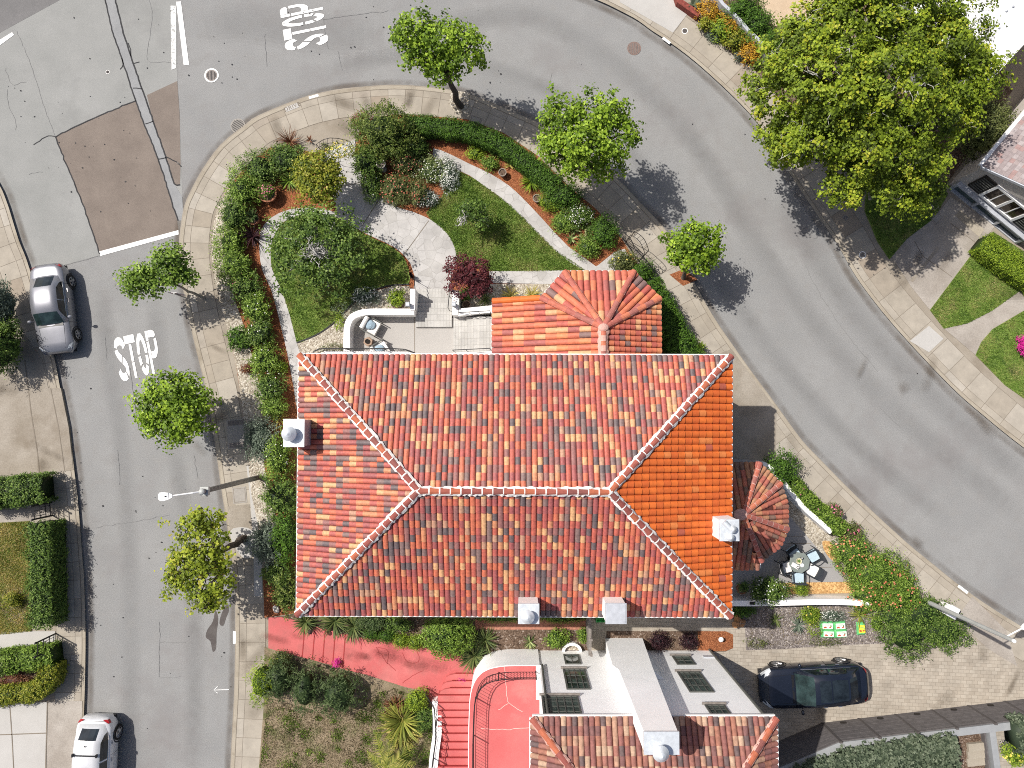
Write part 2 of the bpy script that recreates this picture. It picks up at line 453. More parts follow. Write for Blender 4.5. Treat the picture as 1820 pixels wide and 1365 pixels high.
def flat(name, pts, z, mat, sp=0, joints=False):
    """a ground sheet of the setting, with its edge sunk into what lies under it"""
    if sp: pts = spline(pts, sp, True)
    mb = MB(); mb.prism([P(a, b, z)[:2] for a, b in pts], max(-0.02, z - 0.22), z)
    return struct(mb.build(name, mat))
def strip(name, pts, w, z, mat, sp=4, z0=None):
    q = spline(pts, sp) if sp else pts
    mb = MB(); p = PP(q, z)
    if z0 is None: mb.ribbon(p, w, z)
    else: mb.wall(p, w, z0, z)
    return struct(mb.build(name, mat))

# ------------------------------------------------------------------ ground and streets
mb = MB(); mb.quad((-900, -900, -0.03), (900, -900, -0.03), (900, 900, -0.03), (-900, 900, -0.03))
struct(mb.build('ground', 'scrub'))
mb = MB(); mb.quad((-120, -110, 0), (120, -110, 0), (120, 110, 0), (-120, 110, 0))
struct(mb.build('road', 'asphalt'))
ZP = 0.004
def patch(name, pts, mat, z=ZP, wob=0.0):
    mb = MB(); mb.sheet([P(a, b, z)[:2] for a, b in pts], z)
    return struct(mb.build(name, mat))
patch('road_patch', [(109, -60), (315, -60), (315, 145), (321, 253), (325, 390), (318, 411), (176, 454), (110, 472), (40, 478), (-60, 330), (-60, 90), (0, 59)], 'asphalt_pale')
patch('road_patch', [(98, 243), (170, 210), (241, 179), (260, 230), (280, 280), (290, 310), (301, 345), (315, 392), (317, 409), (178, 453), (160, 400), (140, 345), (118, 293)], 'asphalt_brown', 2 * ZP)
patch('road_patch', [(261, 169), (315, 144), (319, 200), (321, 290), (320, 330), (309, 326), (295, 280), (272, 215)], 'asphalt_brown', 2 * ZP)
patch('road_trench', [(182, -20), (201, -20), (213, 35), (226, 80), (252, 157), (272, 215), (295, 280), (309, 326), (324, 350), (326, 392), (315, 392), (301, 345), (280, 280), (258, 225), (241, 179), (215, 100), (200, 55)], 'asphalt_trench', 3 * ZP)
patch('road_patch', [(-60, -60), (108, -60), (108, -1), (0, 58), (-60, 88)], 'asphalt_dark', 2 * ZP)
patch('oil_stain', spline([(383, 1085), (378, 1105), (368, 1120), (366, 1133), (374, 1140), (378, 1158), (384, 1152), (385, 1125), (388, 1100)], 3, True), 'oil')
patch('oil_stain', spline([(404, 1072), (394, 1090), (390, 1108), (397, 1112), (402, 1098), (407, 1085)], 3, True), 'oil')
for w_, pl in [(1.5, [(700, 60), (925, 28), (1035, 75), (1130, 145), (1215, 230), (1285, 330), (1340, 425), (1420, 540), (1520, 660), (1640, 775), (1830, 930)]), (1.2, [(560, 130), (740, 95), (900, 130), (1020, 185), (1110, 260), (1180, 350), (1240, 440), (1310, 540), (1400, 660), (1520, 790), (1700, 940)]),
               (1.6, [(1380, 330), (1440, 440), (1520, 560), (1610, 660), (1750, 790), (1850, 870)]), (1.2, [(180, 480), (190, 620), (215, 780), (228, 950), (232, 1120), (232, 1400)]), (1.2, [(270, 500), (285, 640), (310, 800), (335, 950), (345, 1120), (345, 1400)]), (2.5, [(330, 60), (420, 40), (560, 60), (700, 60)])]:
    soft('road_wear', resample(PP(spline(pl, 6), ZP), .5), w_, ZP * .5, 'tyre_wear')
# tar seals and hairline cracks
mb = MB()
for pl, w in [([(182, -20), (200, 55), (215, 100), (241, 179), (258, 225), (280, 280), (301, 345), (316, 392)], .07), ([(201, -20), (213, 35), (226, 80), (252, 157), (272, 215), (295, 280), (309, 326), (320, 328)], .07),
              ([(98, 243), (140, 222), (190, 200), (241, 179)], .06), ([(98, 243), (118, 293), (140, 345), (160, 400), (177, 452)], .06), ([(236, 156), (251, 157)], .05), ([(258, 220), (272, 216)], .05), ([(282, 283), (295, 280)], .05),
              ([(296, 279), (313, 288), (322, 296)], .05), ([(98, 243), (84, 241), (60, 258)], .04), ([(228, 76), (232, 90), (233, 100)], .04), ([(216, 102), (219, 115), (213, 123)], .04), ([(238, 113), (247, 110)], .04)]:
    q = resample(PP(spline(pl, 4), 4 * ZP), 0.18); q[:, :2] += RNG.normal(0, 0.012, (len(q), 2)); mb.ribbon(q, w, 4 * ZP)
struct(mb.build('road_crack', 'tar'))
mb = MB()
for pl in [[(30, 55), (60, 130), (75, 180), (98, 243)], [(14, 160), (14, 185), (28, 215), (27, 232)], [(266, 0), (270, 30), (264, 80), (262, 108), (290, 110), (316, 112)], [(10, 120), (20, 150), (45, 145)], [(50, 310), (75, 305)], [(575, 35), (640, 25), (690, 20)], [(575, 35), (578, 60), (583, 86)], [(600, 90), (608, 124)], [(470, 60), (474, 120)],
           [(1600, 760), (1560, 720)], [(230, 655), (240, 720), (246, 760)], [(148, 940), (220, 930), (300, 915)], [(283, 1105), (283, 1205)], [(283, 1205), (320, 1203)], [(283, 1143), (330, 1142)], [(90, 480), (176, 454)], [(1430, 470), (1480, 560), (1560, 660)], [(980, 130), (975, 160)], [(186, 600), (190, 640)], [(210, 800), (213, 860)], [(345, 810), (352, 850)]]:
    q = resample(PP(spline(pl, 4), ZP * 3), 0.2); q[:, :2] += RNG.normal(0, 0.02, (len(q), 2)); mb.ribbon(q, 0.02, 3 * ZP)
struct(mb.build('road_crack', 'old_crack'))
mb = MB()
for k in range(150):
    a, b = random.choice([(random.uniform(1000, 1800), random.uniform(60, 1000)), (random.uniform(120, 420), random.uniform(640, 1340)), (random.uniform(330, 900), random.uniform(5, 150)), (random.uniform(10, 310), random.uniform(10, 400))])
    c = P(a, b, 5 * ZP); rr = random.uniform(0.015, 0.05); n = 6; ph = random.random() * 6
    mb.poly([(c[0] + rr * math.cos(ph + t) * random.uniform(.6, 1.2), c[1] + rr * math.sin(ph + t) * random.uniform(.6, 1.2), 5 * ZP) for t in np.linspace(0, 6.28, n, False)])
struct(mb.build('road_speck', 'tar'))

# road markings
ZM = 0.016
def marks(polys, mat='road_paint', z=ZM):
    mb = MB()
    for p in polys: mb.sheet([P(a, b, z)[:2] for a, b in p], z)
    return struct(mb.build('road_marking', mat))
marks([[(176, 447), (317, 409), (317.5, 416.5), (178, 455)]])
marks([[(313, 3), (321.5, 2.5), (336, 115), (326.5, 116)]])
marks([[(303, 10), (313, 10), (313, 121), (305, 124)]], 'faded_paint')
marks([[(-12, 78), (21.5, 57), (25, 62), (-8, 86)]])
def letters(o, u, v):
    """STOP in stretched stencil letters; o = top of the S, u = reading direction, v = down the letters, in photo pixels"""
    T = 0.265; HH = 1.6
    out = []
    def put(poly, x0, w): out.append([(o[0] + u[0] * (x0 + w * x) + v[0] * y / HH, o[1] + u[1] * (x0 + w * x) + v[1] * y / HH) for x, y in poly])
    def band(line, t, x0, w, gaps=()):
        q = np.array(line); q = resample(q, 0.08); a, b = offset_line(q, t / 2), offset_line(q, -t / 2); n = len(q)
        for i in range(n - 1):
            f = (i + .5) / (n - 1)
            if any(g0 < f < g1 for g0, g1 in gaps): continue
            put([tuple(a[i]), tuple(a[i + 1]), tuple(b[i + 1]), tuple(b[i])], x0, w)
    m = T / 2
    W = 0.238; G = 0.258
    sline = spline([(0.93, .40), (.80, .2), (.5, m), (.2, .2), (.10, .44), (.24, .64), (.5, .80), (.76, .96), (.9, 1.16), (.8, 1.40), (.5, HH - m), (.2, 1.4), (.07, 1.2)], 5)
    band(sline, 0.30, 0, W, ((.30, .33), (.49, .52), (.74, .77)))
    put([(-.02, 0), (1.02, 0), (1.02, .30), (-.02, .30)], G * 1, W); put([(.36, .335), (.62, .335), (.62, .98), (.36, .98)], G * 1, W); put([(.36, 1.015), (.62, 1.015), (.62, HH), (.36, HH)], G * 1, W)
    el = [(.5 + (.5 - m) * math.sin(t), HH / 2 - (HH / 2 - m) * math.cos(t)) for t in np.linspace(0.02, 2 * math.pi - .02, 50)]
    band(el, T, G * 2, W, ((.11, .13), (.24, .26), (.37, .39), (.61, .63), (.74, .76), (.87, .89)))
    put([(0, 0), (.25, 0), (.25, .36), (0, .36)], G * 3, W); put([(0, .40), (.25, .40), (.25, HH), (0, HH)], G * 3, W)
    pb = spline([(.28, m), (.62, m), (.84, .2), (.875, .48), (.84, .74), (.62, .96 - m * .4), (.28, .96 - m * .4)], 5)
    band(pb, 0.26, G * 3, W, ((.36, .39), (.62, .65)))
    return out
marks(letters((200.5, 602.5), (72.5, -17.5), (14.7, 75.8)))
marks(letters((508.5, 91.5), (-12.0, -76.5), (75.5, -15.5)))
mb = MB()
for q in [[(380, 1226.5), (407, 1225.5)], [(380, 1226.5), (387, 1220)], [(380, 1226.5), (387, 1232)]]: mb.ribbon(PP(q, ZM), 0.035, ZM)
struct(mb.build('road_marking', 'faded_paint'))

# ------------------------------------------------------------------ pavements
ZW = 0.12
KERB_IN = [(405, 1560), (409, 1440), (411, 1365), (414, 1298), (418, 1222), (419.5, 1121), (419, 1060), (417, 1025), (412, 980), (405, 933), (394, 862), (384, 789), (371, 705), (366, 685), (339, 575), (326, 504), (320, 441), (324, 396), (330, 365), (341, 340), (361, 303), (394, 258), (435, 225), (460, 207), (533, 177), (573, 166), (612, 159), (682, 153), (720, 153), (760, 156), (804, 162), (849, 174), (915, 202), (960, 222), (1010, 252), (1050, 282), (1096, 318), (1141, 365), (1174, 400), (1194, 428), (1234, 504), (1265, 560), (1300, 612), (1340, 668), (1380, 722), (1422, 780), (1453, 813), (1518, 879), (1604, 959), (1660, 1005), (1697, 1035), (1740, 1066), (1783, 1094), (1830, 1122), (1930, 1180), (2060, 1250)]
K_IN = spline(KERB_IN, 3)
KERB_W = [(-30, 285), (5, 340), (33, 426), (52, 476), (94, 626), (106, 685), (119, 743), (133, 844), (139, 895), (147, 1000), (149, 1025), (152, 1121), (151, 1210), (149, 1273), (146, 1365), (141, 1440), (132, 1560)]
K_W = spline(KERB_W, 3)
KERB_E = [(960, -40), (1062, 0), (1102, 19), (1132, 35), (1158, 54), (1190, 75), (1241, 114), (1314, 182), (1360, 237), (1410, 318), (1448, 375), (1471, 408), (1491, 438), (1525, 497), (1590, 580), (1688, 685), (1750, 740), (1820, 796), (1900, 850), (2040, 940)]
K_E = spline(KERB_E, 3)
def block(name, pts, mat='concrete'):
    mb = MB(); mb.prism([P(a, b, 0)[:2] for a, b in pts], -0.02, ZW)
    return struct(mb.build(name, mat))
block('pavement', K_IN + [(2100, 1900), (405, 1900)])
block('pavement', K_W + [(-700, 1560), (-700, 285)])
block('pavement', K_E + [(2500, 900), (2500, -400), (960, -400)])
def walk(kerb, side, width, step, seed, skip=()):
    """kerb stone, gutter stain, walkway slabs and joints following a kerb line"""
    line = resample([P(a, b, ZW)[:2] for a, b in kerb], 0.30)
    rr = random.Random(seed)
    k = MB(); k.ribbon(offset_line(line, side * 0.075), 0.15, ZW + 0.004); struct(k.build('kerb', 'kerb_concrete'))
    soft('gutter_stain', offset_line(line, -side * 0.2), .46, 0.009, 'gutter_dirt')
    a, b, c = offset_line(line, side * 0.17), offset_line(line, side * 0.50), offset_line(line, side * width)
    n = max(1, int(round(step / 0.30)))
    sl, jt = MB(), MB()
    for i in range(0, len(line) - n, n):
        for lo, hi in ((a, b), (b, c)):
            r = min(0.99, max(0.01, rr.gauss(0.48, 0.2)))
            for j in range(i, i + n): sl.quad((*lo[j], ZW + .004), (*lo[j + 1], ZW + .004), (*hi[j + 1], ZW + .004), (*hi[j], ZW + .004), r)
        jt.ribbon([a[i], c[i]], 0.02, ZW + 0.008)
    for q, w in ((a, .022), (b, .014), (c, .018)): jt.ribbon(q, w, ZW + 0.0085)
    struct(sl.build('pavement_slabs', 'slab')); struct(jt.build('pavement_joints', 'dark_joint'))
walk(K_IN[2:], -1, 1.42, 0.9, 3)
walk(K_W, -1, 1.42, 0.9, 4)
walk(K_E, 1, 1.55, 1.2, 5)
def kerb_mark(a, b):
    mb = MB(); p, q = P(*a, ZW + .01), P(*b, ZW + .01); mb.ribbon([p, q], 0.13, ZW + 0.012); struct(mb.build('kerb_marking', 'white_line'))
kerb_mark((416.5, 1122), (416.5, 1144)); kerb_mark((549, 174), (566, 169)); kerb_mark((1178, 67), (1191, 77)); kerb_mark((1703, 1041), (1720, 1054))
# street name cast in the kerb
txt = bpy.data.curves.new('kerb_lettering', 'FONT'); txt.body = 'DRIVE'; txt.size = 0.30; txt.align_x = 'CENTER'; txt.align_y = 'CENTER'; txt.space_character = 1.1
_t = bpy.data.objects.new('kerb_lettering', txt)
_p = P(519, 190, ZW + .014); _t.location = _p; _t.rotation_euler = (0, 0, math.atan2(P(533, 183)[1] - P(507, 194)[1], P(533, 183)[0] - P(507, 194)[0])); txt.materials.append(MATS['dark_joint']); struct(to_mesh(_t))
patch('pavement_slab', [(506, 191), (529, 182), (532, 190), (509, 199)], 'pale_concrete', ZW + .012)
patch('pavement_slab', [(1095, -40), (1200, -40), (1224, 22), (1196, 58), (1102, 4)], 'pale_concrete', ZW + .012)
patch('pavement_slab', [(1651, 579), (1677, 602), (1651, 626), (1617, 606)], 'pale_concrete', ZW + .012)
patch('pavement_slab', [(438, 828), (452, 828), (458, 880), (465, 960), (466, 1060), (452, 1060), (450, 960), (444, 880)], 'pale_concrete', ZW + .012)
patch('pavement_slab', [(18, 738), (52, 731), (56, 753), (22, 758)], 'pale_concrete', ZW + .012)
patch('pavement_slab', [(404, 900), (443, 896), (448, 940), (409, 948)], 'worn_drive', ZW + .012)
patch('pavement_slab', [(1788, 1120), (1728, 1060), (1700, 1098), (1762, 1160), (1810, 1190)], 'weathered_drive', ZW + .012)

# west side lots
ZG = 0.14
flat('driveway', [(-200, 560), (40, 590), (75, 640), (86, 690), (108, 690), (122, 760), (130, 835), (112, 838), (118, 872), (-200, 880)], ZG, 'worn_drive')
strip('drive_joint', [(44, 640), (56, 740), (66, 800), (71, 850)], 0.05, ZG + .006, 'dark_joint', 0)
strip('drive_joint', [(90, 690), (104, 760), (115, 838)], 0.04, ZG + .006, 'dark_joint', 0)
flat('driveway', [(-200, 1255), (84, 1247), (146, 1246), (144, 1365), (138, 1460), (-200, 1460)], ZG, 'weathered_drive')
flat('garden_path', [(-200, 918), (52, 904), (88, 896), (92, 918), (50, 926), (-200, 950)], ZG, 'weathered_drive')
flat('garden_path', [(-200, 1135), (58, 1122), (98, 1122), (98, 1153), (60, 1154), (-200, 1166)], ZG, 'pale_concrete')
flat('lawn', [(-200, 940), (52, 926), (56, 1122), (-200, 1132)], ZG + .01, 'turf_dry')
flat('flower_bed', spline([(22, 1040), (45, 1050), (52, 1080), (40, 1105), (18, 1110), (4, 1090), (2, 1060)], 3, True), ZG + .02, 'scrub')
flat('flower_bed', [(-200, 1172), (60, 1160), (88, 1160), (80, 1230), (-200, 1252)], ZG + .01, 'brown_soil')
patch('driveway', [(-60, 1256), (17, 1252), (84, 1248), (80, 1460), (-60, 1460)], 'pale_concrete', ZG + .008)
strip('drive_joint', [(17, 1250), (21, 1305), (26, 1400)], 0.05, ZG + .014, 'dark_joint', 0); strip('drive_joint', [(0, 1306), (82, 1303)], 0.05, ZG + .014, 'dark_joint', 0); strip('drive_joint', [(84, 1247), (80, 1400)], 0.05, ZG + .014, 'dark_joint', 0)

# east side lots
flat('driveway', [(1584, 455), (1612, 425), (1660, 388), (1690, 350), (1770, 400), (1740, 440), (1653, 551), (1620, 510)], ZG, 'weathered_drive')
strip('drive_joint', [(1625, 428), (1640, 455), (1692, 492)], 0.03, ZG + .006, 'dark_joint', 0); strip('drive_joint', [(1690, 397), (1740, 436)], 0.03, ZG + .006, 'dark_joint', 0); strip('drive_joint', [(1668, 440), (1640, 475), (1620, 500)], 0.16, ZG + .005, 'worn_drive')
flat('driveway', [(1697, 383), (1707, 373), (1750, 408), (1740, 421)], ZG + .006, 'kerb_concrete')
flat('lawn', [(1739, 436), (1765, 412), (1870, 478), (1820, 512), (1764, 552), (1719, 575), (1678, 584), (1653, 551)], ZG + .01, 'turf')
flat('garden_path', [(1678, 584), (1719, 575), (1764, 552), (1820, 512), (1920, 440), (1920, 490), (1820, 552), (1764, 585), (1744, 608), (1734, 631)], ZG, 'weathered_drive')
flat('lawn', [(1820, 552), (1764, 585), (1744, 608), (1734, 631), (1787, 685), (1820, 708), (1950, 790), (1950, 470)], ZG + .01, 'turf')
flat('lawn', [(1537, 375), (1560, 430), (1581, 461), (1612, 424), (1660, 388), (1685, 345), (1640, 280), (1540, 310)], ZG + .01, 'turf')
flat('flower_bed', [(1235, -60), (1238, 0), (1262, 50), (1300, 95), (1340, 122), (1380, 170), (1430, 240), (1540, 320), (1680, 330), (1740, 250), (1800, 160), (1700, -60)], ZG, 'brown_soil')
flat('yard', [(1345, -60), (1350, 10), (1375, 45), (1440, 60), (1480, -60)], ZG + .02, 'sand')
flat('alley', [(1768, 265), (1745, 292), (1685, 330), (1770, 396), (1950, 300), (1950, 60), (1840, 130)], ZG + .01, 'weathered_drive')

# ------------------------------------------------------------------ corner lot: beds, lawns, paths
GARDEN = [(470, 1098), (466, 1000), (458, 930), (447, 880), (439, 800), (427, 697), (418, 641), (404, 583), (388, 525), (379, 481), (376, 446), (379, 400), (394, 352), (420, 315), (447, 285), (480, 262), (520, 262), (560, 272), (600, 262), (636, 252), (640, 215), (700, 203), (760, 206), (830, 212), (895, 236), (955, 276), (1010, 330), (1060, 372), (1105, 424), (1140, 480), (1180, 545), (1225, 605), (1248, 640), (1250, 680), (1010, 800), (560, 1085)]
flat('garden_bed', GARDEN, ZG, 'mulch')
flat('gravel', spline([(376, 446), (379, 400), (394, 352), (425, 320), (440, 345), (415, 385), (405, 430), (405, 480), (420, 540), (440, 600), (462, 690), (478, 745), (470, 760), (470, 830), (482, 880), (492, 930), (490, 1000), (466, 1010), (458, 930), (447, 880), (439, 800), (427, 697), (418, 641), (404, 583), (388, 525), (379, 481)], 2, True), ZG + .012, 'pebbles')
flat('lawn', spline([(482, 470), (484, 428), (500, 396), (530, 382), (590, 380), (612, 395), (650, 417), (700, 441), (722, 466), (727, 503), (690, 507), (650, 520), (620, 545), (590, 575), (560, 595), (527, 608), (515, 560), (500, 515)], 3, True), ZG + .02, 'turf')
flat('lawn', [(808, 300), (840, 316), (870, 336), (905, 362), (930, 386), (985, 442), (1040, 480), (960, 482), (870, 482), (813, 470), (808, 440), (795, 415), (765, 390), (757, 378), (785, 350)], ZG + .02, 'turf')
flat('gravel', [(727, 508), (700, 508), (655, 520), (625, 545), (595, 575), (562, 597), (527, 610), (534, 640), (600, 642), (735, 642), (737, 545)], ZG + .015, 'pebbles')
flat('gravel', [(868, 505), (1010, 505), (1010, 640), (808, 640), (808, 520)], ZG + .015, 'pebbles')
ZT = ZG + 0.03
flat('garden_path', spline([(600, 292), (640, 285), (648, 312), (668, 338), (700, 365), (735, 377), (768, 392), (797, 418), (812, 453), (806, 480), (800, 500), (800, 515), (740, 515), (738, 500), (735, 485), (725, 462), (700, 439), (650, 415), (612, 394), (600, 378), (592, 345), (596, 315)], 3, True), ZT, 'flagstone')
flat('garden_path', [(566, 278), (590, 262), (631, 248), (634, 290), (600, 300), (580, 300)], ZT - .004, 'tile_path')
flat('garden_path', spline([(600, 378), (560, 370), (515, 372), (480, 388), (463, 412), (461, 445), (466, 480), (482, 515), (498, 575), (513, 640), (522, 690), (530, 740), (546, 800), (560, 770), (552, 690), (538, 640), (528, 612), (515, 560), (500, 515), (484, 480), (481, 450), (485, 425), (500, 398), (530, 384), (590, 383), (612, 395)], 2, True), ZT + .004, 'flagstone')
flat('garden_path', spline([(770, 264), (800, 274), (830, 289), (870, 308), (905, 330), (935, 358), (965, 390), (1010, 438), (1060, 474), (1040, 482), (985, 444), (930, 388), (900, 360), (868, 336), (835, 312), (800, 297), (775, 288)], 2, True), ZT, 'flagstone')
flat('garden_path', [(870, 482), (1040, 480), (1062, 472), (1092, 448), (1110, 442), (1126, 470), (1096, 500), (1062, 510), (1000, 505), (868, 503)], ZT + .004, 'flagstone')
strip('path_joint', [(643, 402), (675, 353)], 0.035, ZT + .006, 'dark_joint', 0); strip('path_joint', [(717, 454), (762, 392)], 0.035, ZT + .006, 'dark_joint', 0); strip('path_joint', [(600, 333), (650, 322)], 0.03, ZT + .006, 'dark_joint', 0)
strip('lawn_edge', [(727, 505), (690, 508), (650, 521), (620, 546), (590, 576), (560, 596), (527, 609)], 0.06, ZG + .05, 'tar', 3, 0.1)
# house forecourt, east terrace, side passage, drive
flat('forecourt', [(1250, 640), (1300, 620), (1380, 728), (1378, 830), (1340, 830), (1290, 830), (1000, 800)], ZG, 'worn_drive')
flat('terrace', [(1280, 815), (1356, 818), (1398, 866), (1432, 912), (1480, 968), (1500, 1035), (1395, 1040), (1298, 1072), (1280, 1072)], ZG + .02, 'terrace_floor')
for q in ([(1400, 966), (1442, 966)], [(1398, 953), (1428, 953)], [(1385, 1010), (1480, 1008)]): strip('terrace_joint', q, 0.025, ZG + .026, 'dark_joint', 0)
flat('gravel', [(1398, 866), (1440, 912), (1482, 962), (1462, 985), (1430, 948), (1392, 905)], ZG + .024, 'pebbles')
flat('bark_bed', spline([(1462, 962), (1480, 965), (1492, 985), (1490, 1000), (1478, 995), (1466, 980)], 3, True), ZG + .03, 'orange_bark')
flat('bark_bed', [(1386, 1036), (1520, 1034), (1530, 1054), (1386, 1056)], ZG + .03, 'orange_bark')
flat('flower_bed', [(1296, 1066), (1600, 1060), (1660, 1090), (1725, 1132), (1640, 1160), (1570, 1144), (1480, 1147), (1400, 1153), (1326, 1156), (1324, 1110), (1296, 1098)], ZG, 'dark_mulch')
flat('driveway', [(1040, 1094), (1326, 1098), (1326, 1151), (1400, 1152), (1480, 1147), (1570, 1144), (1640, 1160), (1725, 1132), (1775, 1165), (1860, 1215), (1900, 1400), (1290, 1400), (1262, 1157), (1262, 1120), (1040, 1122)], ZG - .005, 'pavers')
flat('flower_bed', [(1078, 1122), (1290, 1122), (1303, 1128), (1303, 1152), (1290, 1158), (1078, 1165)], ZG, 'brown_soil')
patch('flower_bed', [(1240, 1122), (1290, 1122), (1303, 1128), (1303, 1152), (1290, 1157), (1240, 1156)], 'mulch', ZG + .006)
flat('flower_bed', [(560, 1085), (1046, 1085), (1046, 1190), (960, 1170), (870, 1180), (800, 1175), (700, 1142), (560, 1115), (470, 1100)], ZG - .004, 'brown_soil')
patch('brick_path', [(845, 1101), (1046, 1101), (1046, 1119), (845, 1119)], 'brick_red', ZG + .004)
flat('dry_lawn', [(470, 1150), (500, 1158), (620, 1190), (720, 1218), (770, 1240), (785, 1500), (455, 1500), (460, 1365), (470, 1240)], ZG, 'scrub')
flat('red_path', [(477, 1098), (500, 1097), (540, 1106), (570, 1117), (640, 1133), (700, 1138), (800, 1160), (850, 1160), (850, 1290), (770, 1290), (768, 1250), (757, 1229), (720, 1221), (650, 1199), (620, 1192), (560, 1174), (500, 1159), (477, 1152)], ZT, 'red_floor')
for q in ([(640, 1140), (642, 1155)], [(668, 1150), (690, 1180), (704, 1192)], [(670, 1150), (690, 1158), (688, 1180)], [(715, 1160), (725, 1178), (745, 1175), (740, 1155)], [(715, 1215), (735, 1200), (752, 1192)]):
    qq = resample(PP(spline(q, 3), ZT + .006), .15); qq[:, :2] += RNG.normal(0, .015, (len(qq), 2)); mb = MB(); mb.ribbon(qq, .03, ZT + .006); struct(mb.build('path_crack', 'red_crack'))
for i, x in enumerate((540, 558, 576, 594, 612)):
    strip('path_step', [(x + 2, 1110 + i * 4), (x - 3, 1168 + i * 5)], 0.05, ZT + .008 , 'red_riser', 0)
for k in range(46):
    a, b = random.choice([(random.uniform(480, 780), random.uniform(170, 235)), (random.uniform(350, 440), random.uniform(300, 800)), (random.uniform(1380, 1640), random.uniform(800, 1010)), (random.uniform(0, 110), random.uniform(650, 860)), (random.uniform(1600, 1740), random.uniform(390, 560)), (random.uniform(420, 475), random.uniform(1080, 1360)), (random.uniform(1330, 1800), random.uniform(1155, 1290)), (random.uniform(1520, 1800), random.uniform(500, 760))])
    c = P(a, b, 0); an = random.random() * 3; l = random.uniform(.4, 1.3); q = [(c[0] + math.cos(an) * l * t, c[1] + math.sin(an) * l * t + .12 * t * t) for t in np.linspace(-1, 1, 14)]
    soft('wash_stain', q, random.uniform(.3, .9), ZW + .034, 'wash_stain', 7)
for k in range(12):
    a, b = random.uniform(490, 790), 0; b = 1125 + (a - 490) * .17 + random.uniform(-12, 24); c = P(a, b, 0); l = random.uniform(.4, 1.0)
    soft('path_scuff', [(c[0] + l * t, c[1] - .25 * l * t + .1 * t * t) for t in np.linspace(-1, 1, 14)], random.uniform(.3, .7), ZT + .010, 'path_dirt', 7)
# manholes and covers
plain_mat('cast_iron', (0.17, 0.15, 0.14), 0.6, 0.3, 0.35, 30)
plain_mat('rusty_iron', (0.21, 0.15, 0.13), 0.8, 0.2, 0.4, 40)
plain_mat('cover_concrete', (0.30, 0.28, 0.255), 0.9, 0, 0.12, 8)
def manhole(px, py, r, z, mat, ring, label):
    c = P(px, py, z); t = thing('manhole_cover', label, 'manhole cover', c)
    mb = MB(); R = S(r, z); mb.lathe((0, 0, 0.004), [(R, 0), (R, 0.004), (R * .93, 0.006), (R * .9, 0.003)], 24)
    mb.build('lid', mat, t, local=True)
    b = MB()
    for k in range(-3, 4):
        h = R * .8; x = k * R * .24; w = math.sqrt(max(0, h * h - x * x))
        b.box((x, 0, .011), (R * .10, 2 * w, .006))
    b.build('tread_pattern', 'cast_iron' if mat != 'cast_iron' else 'tar', t, local=True)
    if ring:
        q = MB(); q.ribbon([(R * 1.12 * math.cos(a), R * 1.12 * math.sin(a)) for a in np.linspace(0, 2 * math.pi, 25)], R * .26, .006); q.build('painted_ring', 'white_line', t, local=True)
manhole(376, 134, 10.5, .012, 'cast_iron', True, 'grey iron manhole cover with a white painted ring on the road')
manhole(1127, 86, 12.5, .004, 'rusty_iron', False, 'large rusty brown manhole cover in the outer bend of the road')
manhole(191.5, 128, 3, .008, 'cast_iron', True, 'tiny valve cover ringed in white on the pale road patch')
manhole(316, 290, 2, .02, 'cover_concrete', False, 'small pale valve lid at the end of a tar seal')
manhole(1217, 55, 4.5, ZW + .008, 'cast_iron', True, 'small grey lid ringed in white on the pavement by orange succulents')
manhole(1533, 453, 5.2, ZW + .008, 'cover_concrete', True, 'white ringed concrete lid in full sun on the pavement beside the driveway')
manhole(1502, 387, 4.8, ZW + .008, 'cover_concrete', False, 'grey lid in the big tree\'s shade on the pavement')
c = P(423, 224, .006); t = thing('drain_grate', 'round slotted storm drain grate against the curved kerb', 'drain', c)
mb = MB(); mb.lathe((0, 0, 0), [(.36, 0), (.36, .004), (.34, .006)], 24); mb.build('drain_hole', 'tar', t, local=True)
mb = MB()
for k in range(-5, 6):
    x = k * .06; w = math.sqrt(.33 ** 2 - x * x); mb.box((x, 0, .012), (.03, 2 * w, .01), 0)
mb.ribbon([(.35 * math.cos(a), .35 * math.sin(a)) for a in np.linspace(0, 2 * math.pi, 25)], .05, .014); mb.build('grate_bars', 'cover_concrete', t, local=True)
t.rotation_euler[2] = -0.5
def vault(px, py, w, h, ang, z, label, bands=True):
    t = thing('utility_cover', label, 'utility cover', P(px, py, z), ang)
    a, b = S(w, z), S(h, z)
    mb = MB(); mb.box((0, 0, .006), (a, b, .012)); mb.build('lid', 'cover_concrete', t, local=True)
    if bands:
        mb = MB(); mb.box((0, b * .38, .014), (a * .86, b * .17, .006)); mb.build('vent_grille', 'cast_iron', t, local=True); mb = MB(); mb.box((0, -b * .38, .014), (a * .86, b * .17, .006)); mb.build('vent_grille', 'cast_iron', t, local=True)
    else:
        mb = MB(); mb.ribbon([(-a * .42, -b * .42), (a * .42, -b * .42), (a * .42, b * .42), (-a * .42, b * .42), (-a * .42, -b * .42)], .03, .0135); mb.build('rim', 'dark_joint', t, local=True)
vault(421, 771, 34, 52, 0.08, ZW + .008, 'large concrete vault lid with two dark vents under the round street tree')
vault(845, 214, 20, 15, -0.3, ZW + .008, 'small rectangular meter lid in shade beside the clipped hedge', False)
vault(410, 817, 11, 9, 0.1, ZW + .008, 'small pale water meter lid near the lamp post', False)
vault(426, 880, 24, 28, 0.1, ZW + .008, 'square pavement lid beside the lamp pole', False)
vault(132, 1169, 16, 12, 0, ZW + .008, 'grey meter lid beside the kerb opposite the yellow hedge', False)
vault(1664, 387, 18, 18, 0.75, ZG + .006, 'shaded square steel lid at the head of the driveway', False)
